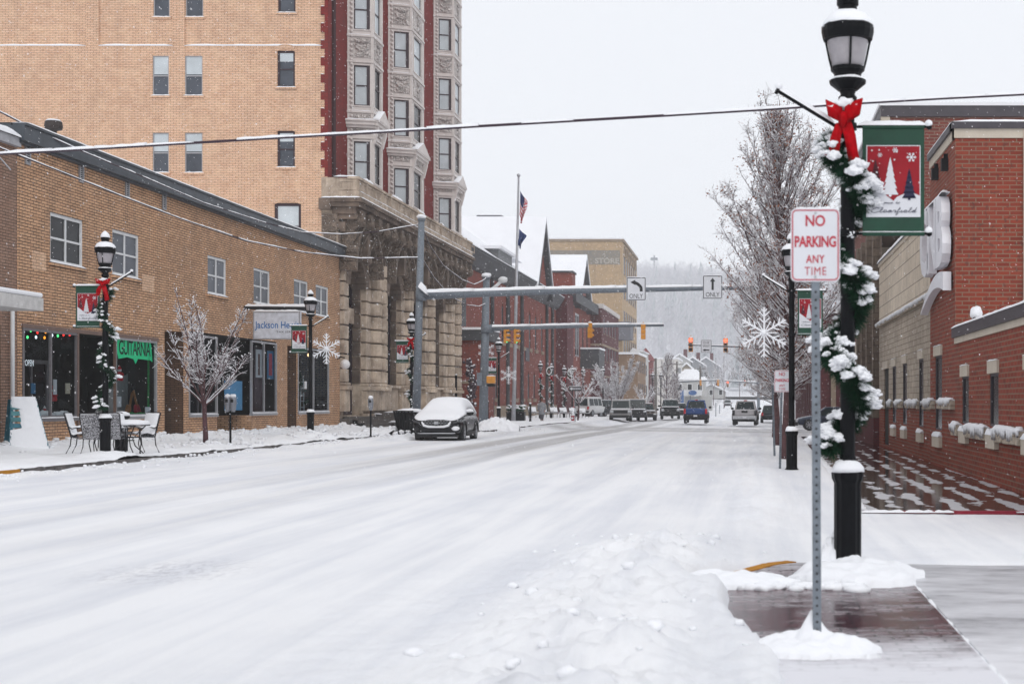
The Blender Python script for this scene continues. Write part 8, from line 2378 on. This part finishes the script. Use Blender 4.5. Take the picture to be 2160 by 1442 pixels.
T3 = dup(T1, (xp(1633, 62), 62, -.05), R(250), 'third tree in the right hand row seen through the others', None, .86)
T3 = dup(T1, (xp(1650, 76), 76, -.1), R(40), 'last tree of the right hand row before the side street', None, .8)
def vase_tree(seed, H, Rm, label, loc, zt=1.1, nl=9, col=BARK, snow=1.25, twr=.009, dens=1.0, cat='tree', grp=None):
    rr = random.Random(seed); bk, sn = MB(), MB()
    t_ = thing('young_tree', label, cat, loc, 0, grp)
    tr = curve((0, 0, 0), (.02, 0, 1), zt, 4, .02, rr); MB().tube(tr, [.085, .075, .07, .065, .065], 9).build('trunk', plain('young_bark', (.075, .03, .035), .8, 0, .4, 8), t_, False, smooth=True)
    top = tr[-1]
    for k in range(nl):
        az = k * 2.4 + rr.gauss(0, .2); el = R(rr.uniform(42, 74))
        L = min((H - zt) / math.sin(el), 1.15 * Rm / max(.12, math.cos(el))) * rr.uniform(.85, 1.02)
        b = top - Vector((0, 0, rr.uniform(0, .2)))
        P = curve(b, (math.cos(az) * math.cos(el), math.sin(az) * math.cos(el), math.sin(el)), L, 8, .06, rr, .03)
        limb(bk, sn, P, .035, .009, 5, snow)
        for j in range(int(L * 6 * dens)):
            u = rr.uniform(.2, 1) * 7.99; i = int(u); b = P[i].lerp(P[i + 1], u - i)
            dd = (P[i + 1] - P[i]).normalized() * .9 + Vector((rr.gauss(0, .6), rr.gauss(0, .6), rr.gauss(.2, .3)))
            Q = curve(b, dd, rr.uniform(.3, .9) * (1.2 - u / 9), 4, .1, rr, .05); limb(bk, sn, Q, .011, .006, 4, snow, .009)
            for s_ in range(int(4 * dens)):
                i2 = rr.randrange(4); b2 = Q[i2].lerp(Q[i2 + 1], rr.random())
                d2 = (Q[i2 + 1] - Q[i2]).normalized() * .6 + Vector((rr.gauss(0, .6), rr.gauss(0, .6), rr.gauss(.2, .4)))
                S = curve(b2, d2, rr.uniform(.1, .3), 2, .15, rr); limb(bk, sn, S, twr * .8, twr * .5, 3, snow, twr * .8)
                if rr.random() < .4: sn.blob(S[-1] + Vector((0, 0, .01)), rr.uniform(.01, .024), 0, .3)
    c = bk.build('crown', col, t_, False); sn.build('snow', SNOW, c, False)
    return t_
vase_tree(5, 4.72, 1.3, 'young bare tree with snow lined branches on the left pavement', (xp(434, 42.6), 42.6, .3), 1.35, 15, snow=1.0, twr=.007)
GRP_ = 'small bare trees down the left side of the street'
v1 = vase_tree(8, 4.5, 1.9, 'small snowy bare tree behind the one way sign', (xp(1219, 112), 112, 0), 1.4, 9, plain('hazed_bark', (.1, .065, .07), .9), 1.3, .016, .8, grp=GRP_)  # bark of the distant trees has a greyish haze tint in its colour
v2 = vase_tree(9, 6.4, 2.6, 'wide round bare tree above the boxy parked off-roader', (xp(1305, 146), 146, -.1), 1.4, 13, plain('hazed_bark', (.1, .065, .07), .9), 1.1, .02, 1.5, grp=GRP_)
dup(v2, (xp(1290, 160), 160, -.1), R(80), 'second round bare tree standing left behind the wide one', GRP_, .95)
dup(v1, (xp(1361, 160), 160, -.1), R(50), 'low snowy tree beneath the brown shop end', GRP_, .85)
c1 = pear_tree(13, 8.0, 2.0, 1.2, 350, 'conical bare tree in front of the cream warehouse', (xp(1407, 178), 178, -.2), 70, 2, .018, 1.0); c1['group'] = GRP_
dup(c1, (xp(1425, 190), 190, -.2), R(120), 'lower round tree tucked right of the conical one', GRP_, .72)
f1_ = vase_tree(15, 11, 3.6, 'pale leafless tree in the mist right of the street centre', (xp(1527, 300), 300, gz(-4, 300)), 4.2, 9, plain('hazed_bark', (.1, .065, .07), .9), 1.2, .03, 1.0, grp='misty trees beyond the signals')
dup(f1_, (xp(1505, 360), 360, gz(-8, 360)), R(70), 'faint leafless tree between the misty houses', 'misty trees beyond the signals', 1.1)
dup(f1_, (xp(1560, 400), 400, gz(-2, 400)), R(170), 'faint tree on the rising white slope', 'misty trees beyond the signals', 1.2)
# garlanded arch shrub by the hotel end
rr = random.Random(9); q = MB(); s_ = MB()
for k in range(150):
    h = rr.random(); c = (xp(985, 99) + .35 * math.sin(h * 3) + rr.gauss(0, .12), 99 + rr.gauss(0, .2), .3 + h * 4.2)
    q.blob(c, .13, 0, .5, seed=k)
    if rr.random() < .6: s_.blob((c[0], c[1] - .05, c[2] + .1), rr.uniform(.05, .1), 0, .5, seed=k)
o = tag(q.build('climbing_shrub', plain('dark_twigs', (.05, .03, .04), .9)), 'dark snow flecked shrub climbing at the end of the hotel base', 'shrub'); s_.build('snow', SNOW, o)

# ================================================================ FALLING SNOW
m = MB(); rr = random.Random(21)
for i in range(46000):
    Y = 9 + 120 * rr.random() ** .6
    x = xp(rr.uniform(-60, 2220), Y) * 1.0; z = zy(rr.uniform(-60, 1050), Y)
    if z < .5: continue
    r = rr.uniform(.0025, .006) * (.7 + Y / 45)
    d = Vector((.35 + rr.gauss(0, .2), 0, -1)).normalized() * r * rr.uniform(1.0, 1.9); a = Vector((r, 0, 0)); b = Vector((0, r, 0)); c = Vector((x, Y, z)); n = len(m.v)
    m.v += [tuple(c + d), tuple(c - d), tuple(c + a), tuple(c - a), tuple(c + b)]
    for f in ((0, 2, 4), (0, 4, 3), (1, 4, 2), (1, 3, 4), (0, 3, 2), (1, 2, 3)): m.face([n + k for k in f])
struct(m.build('falling_snow', plain('snowflake', (.9, .9, .93), .9, 0, 0)), 'stuff')
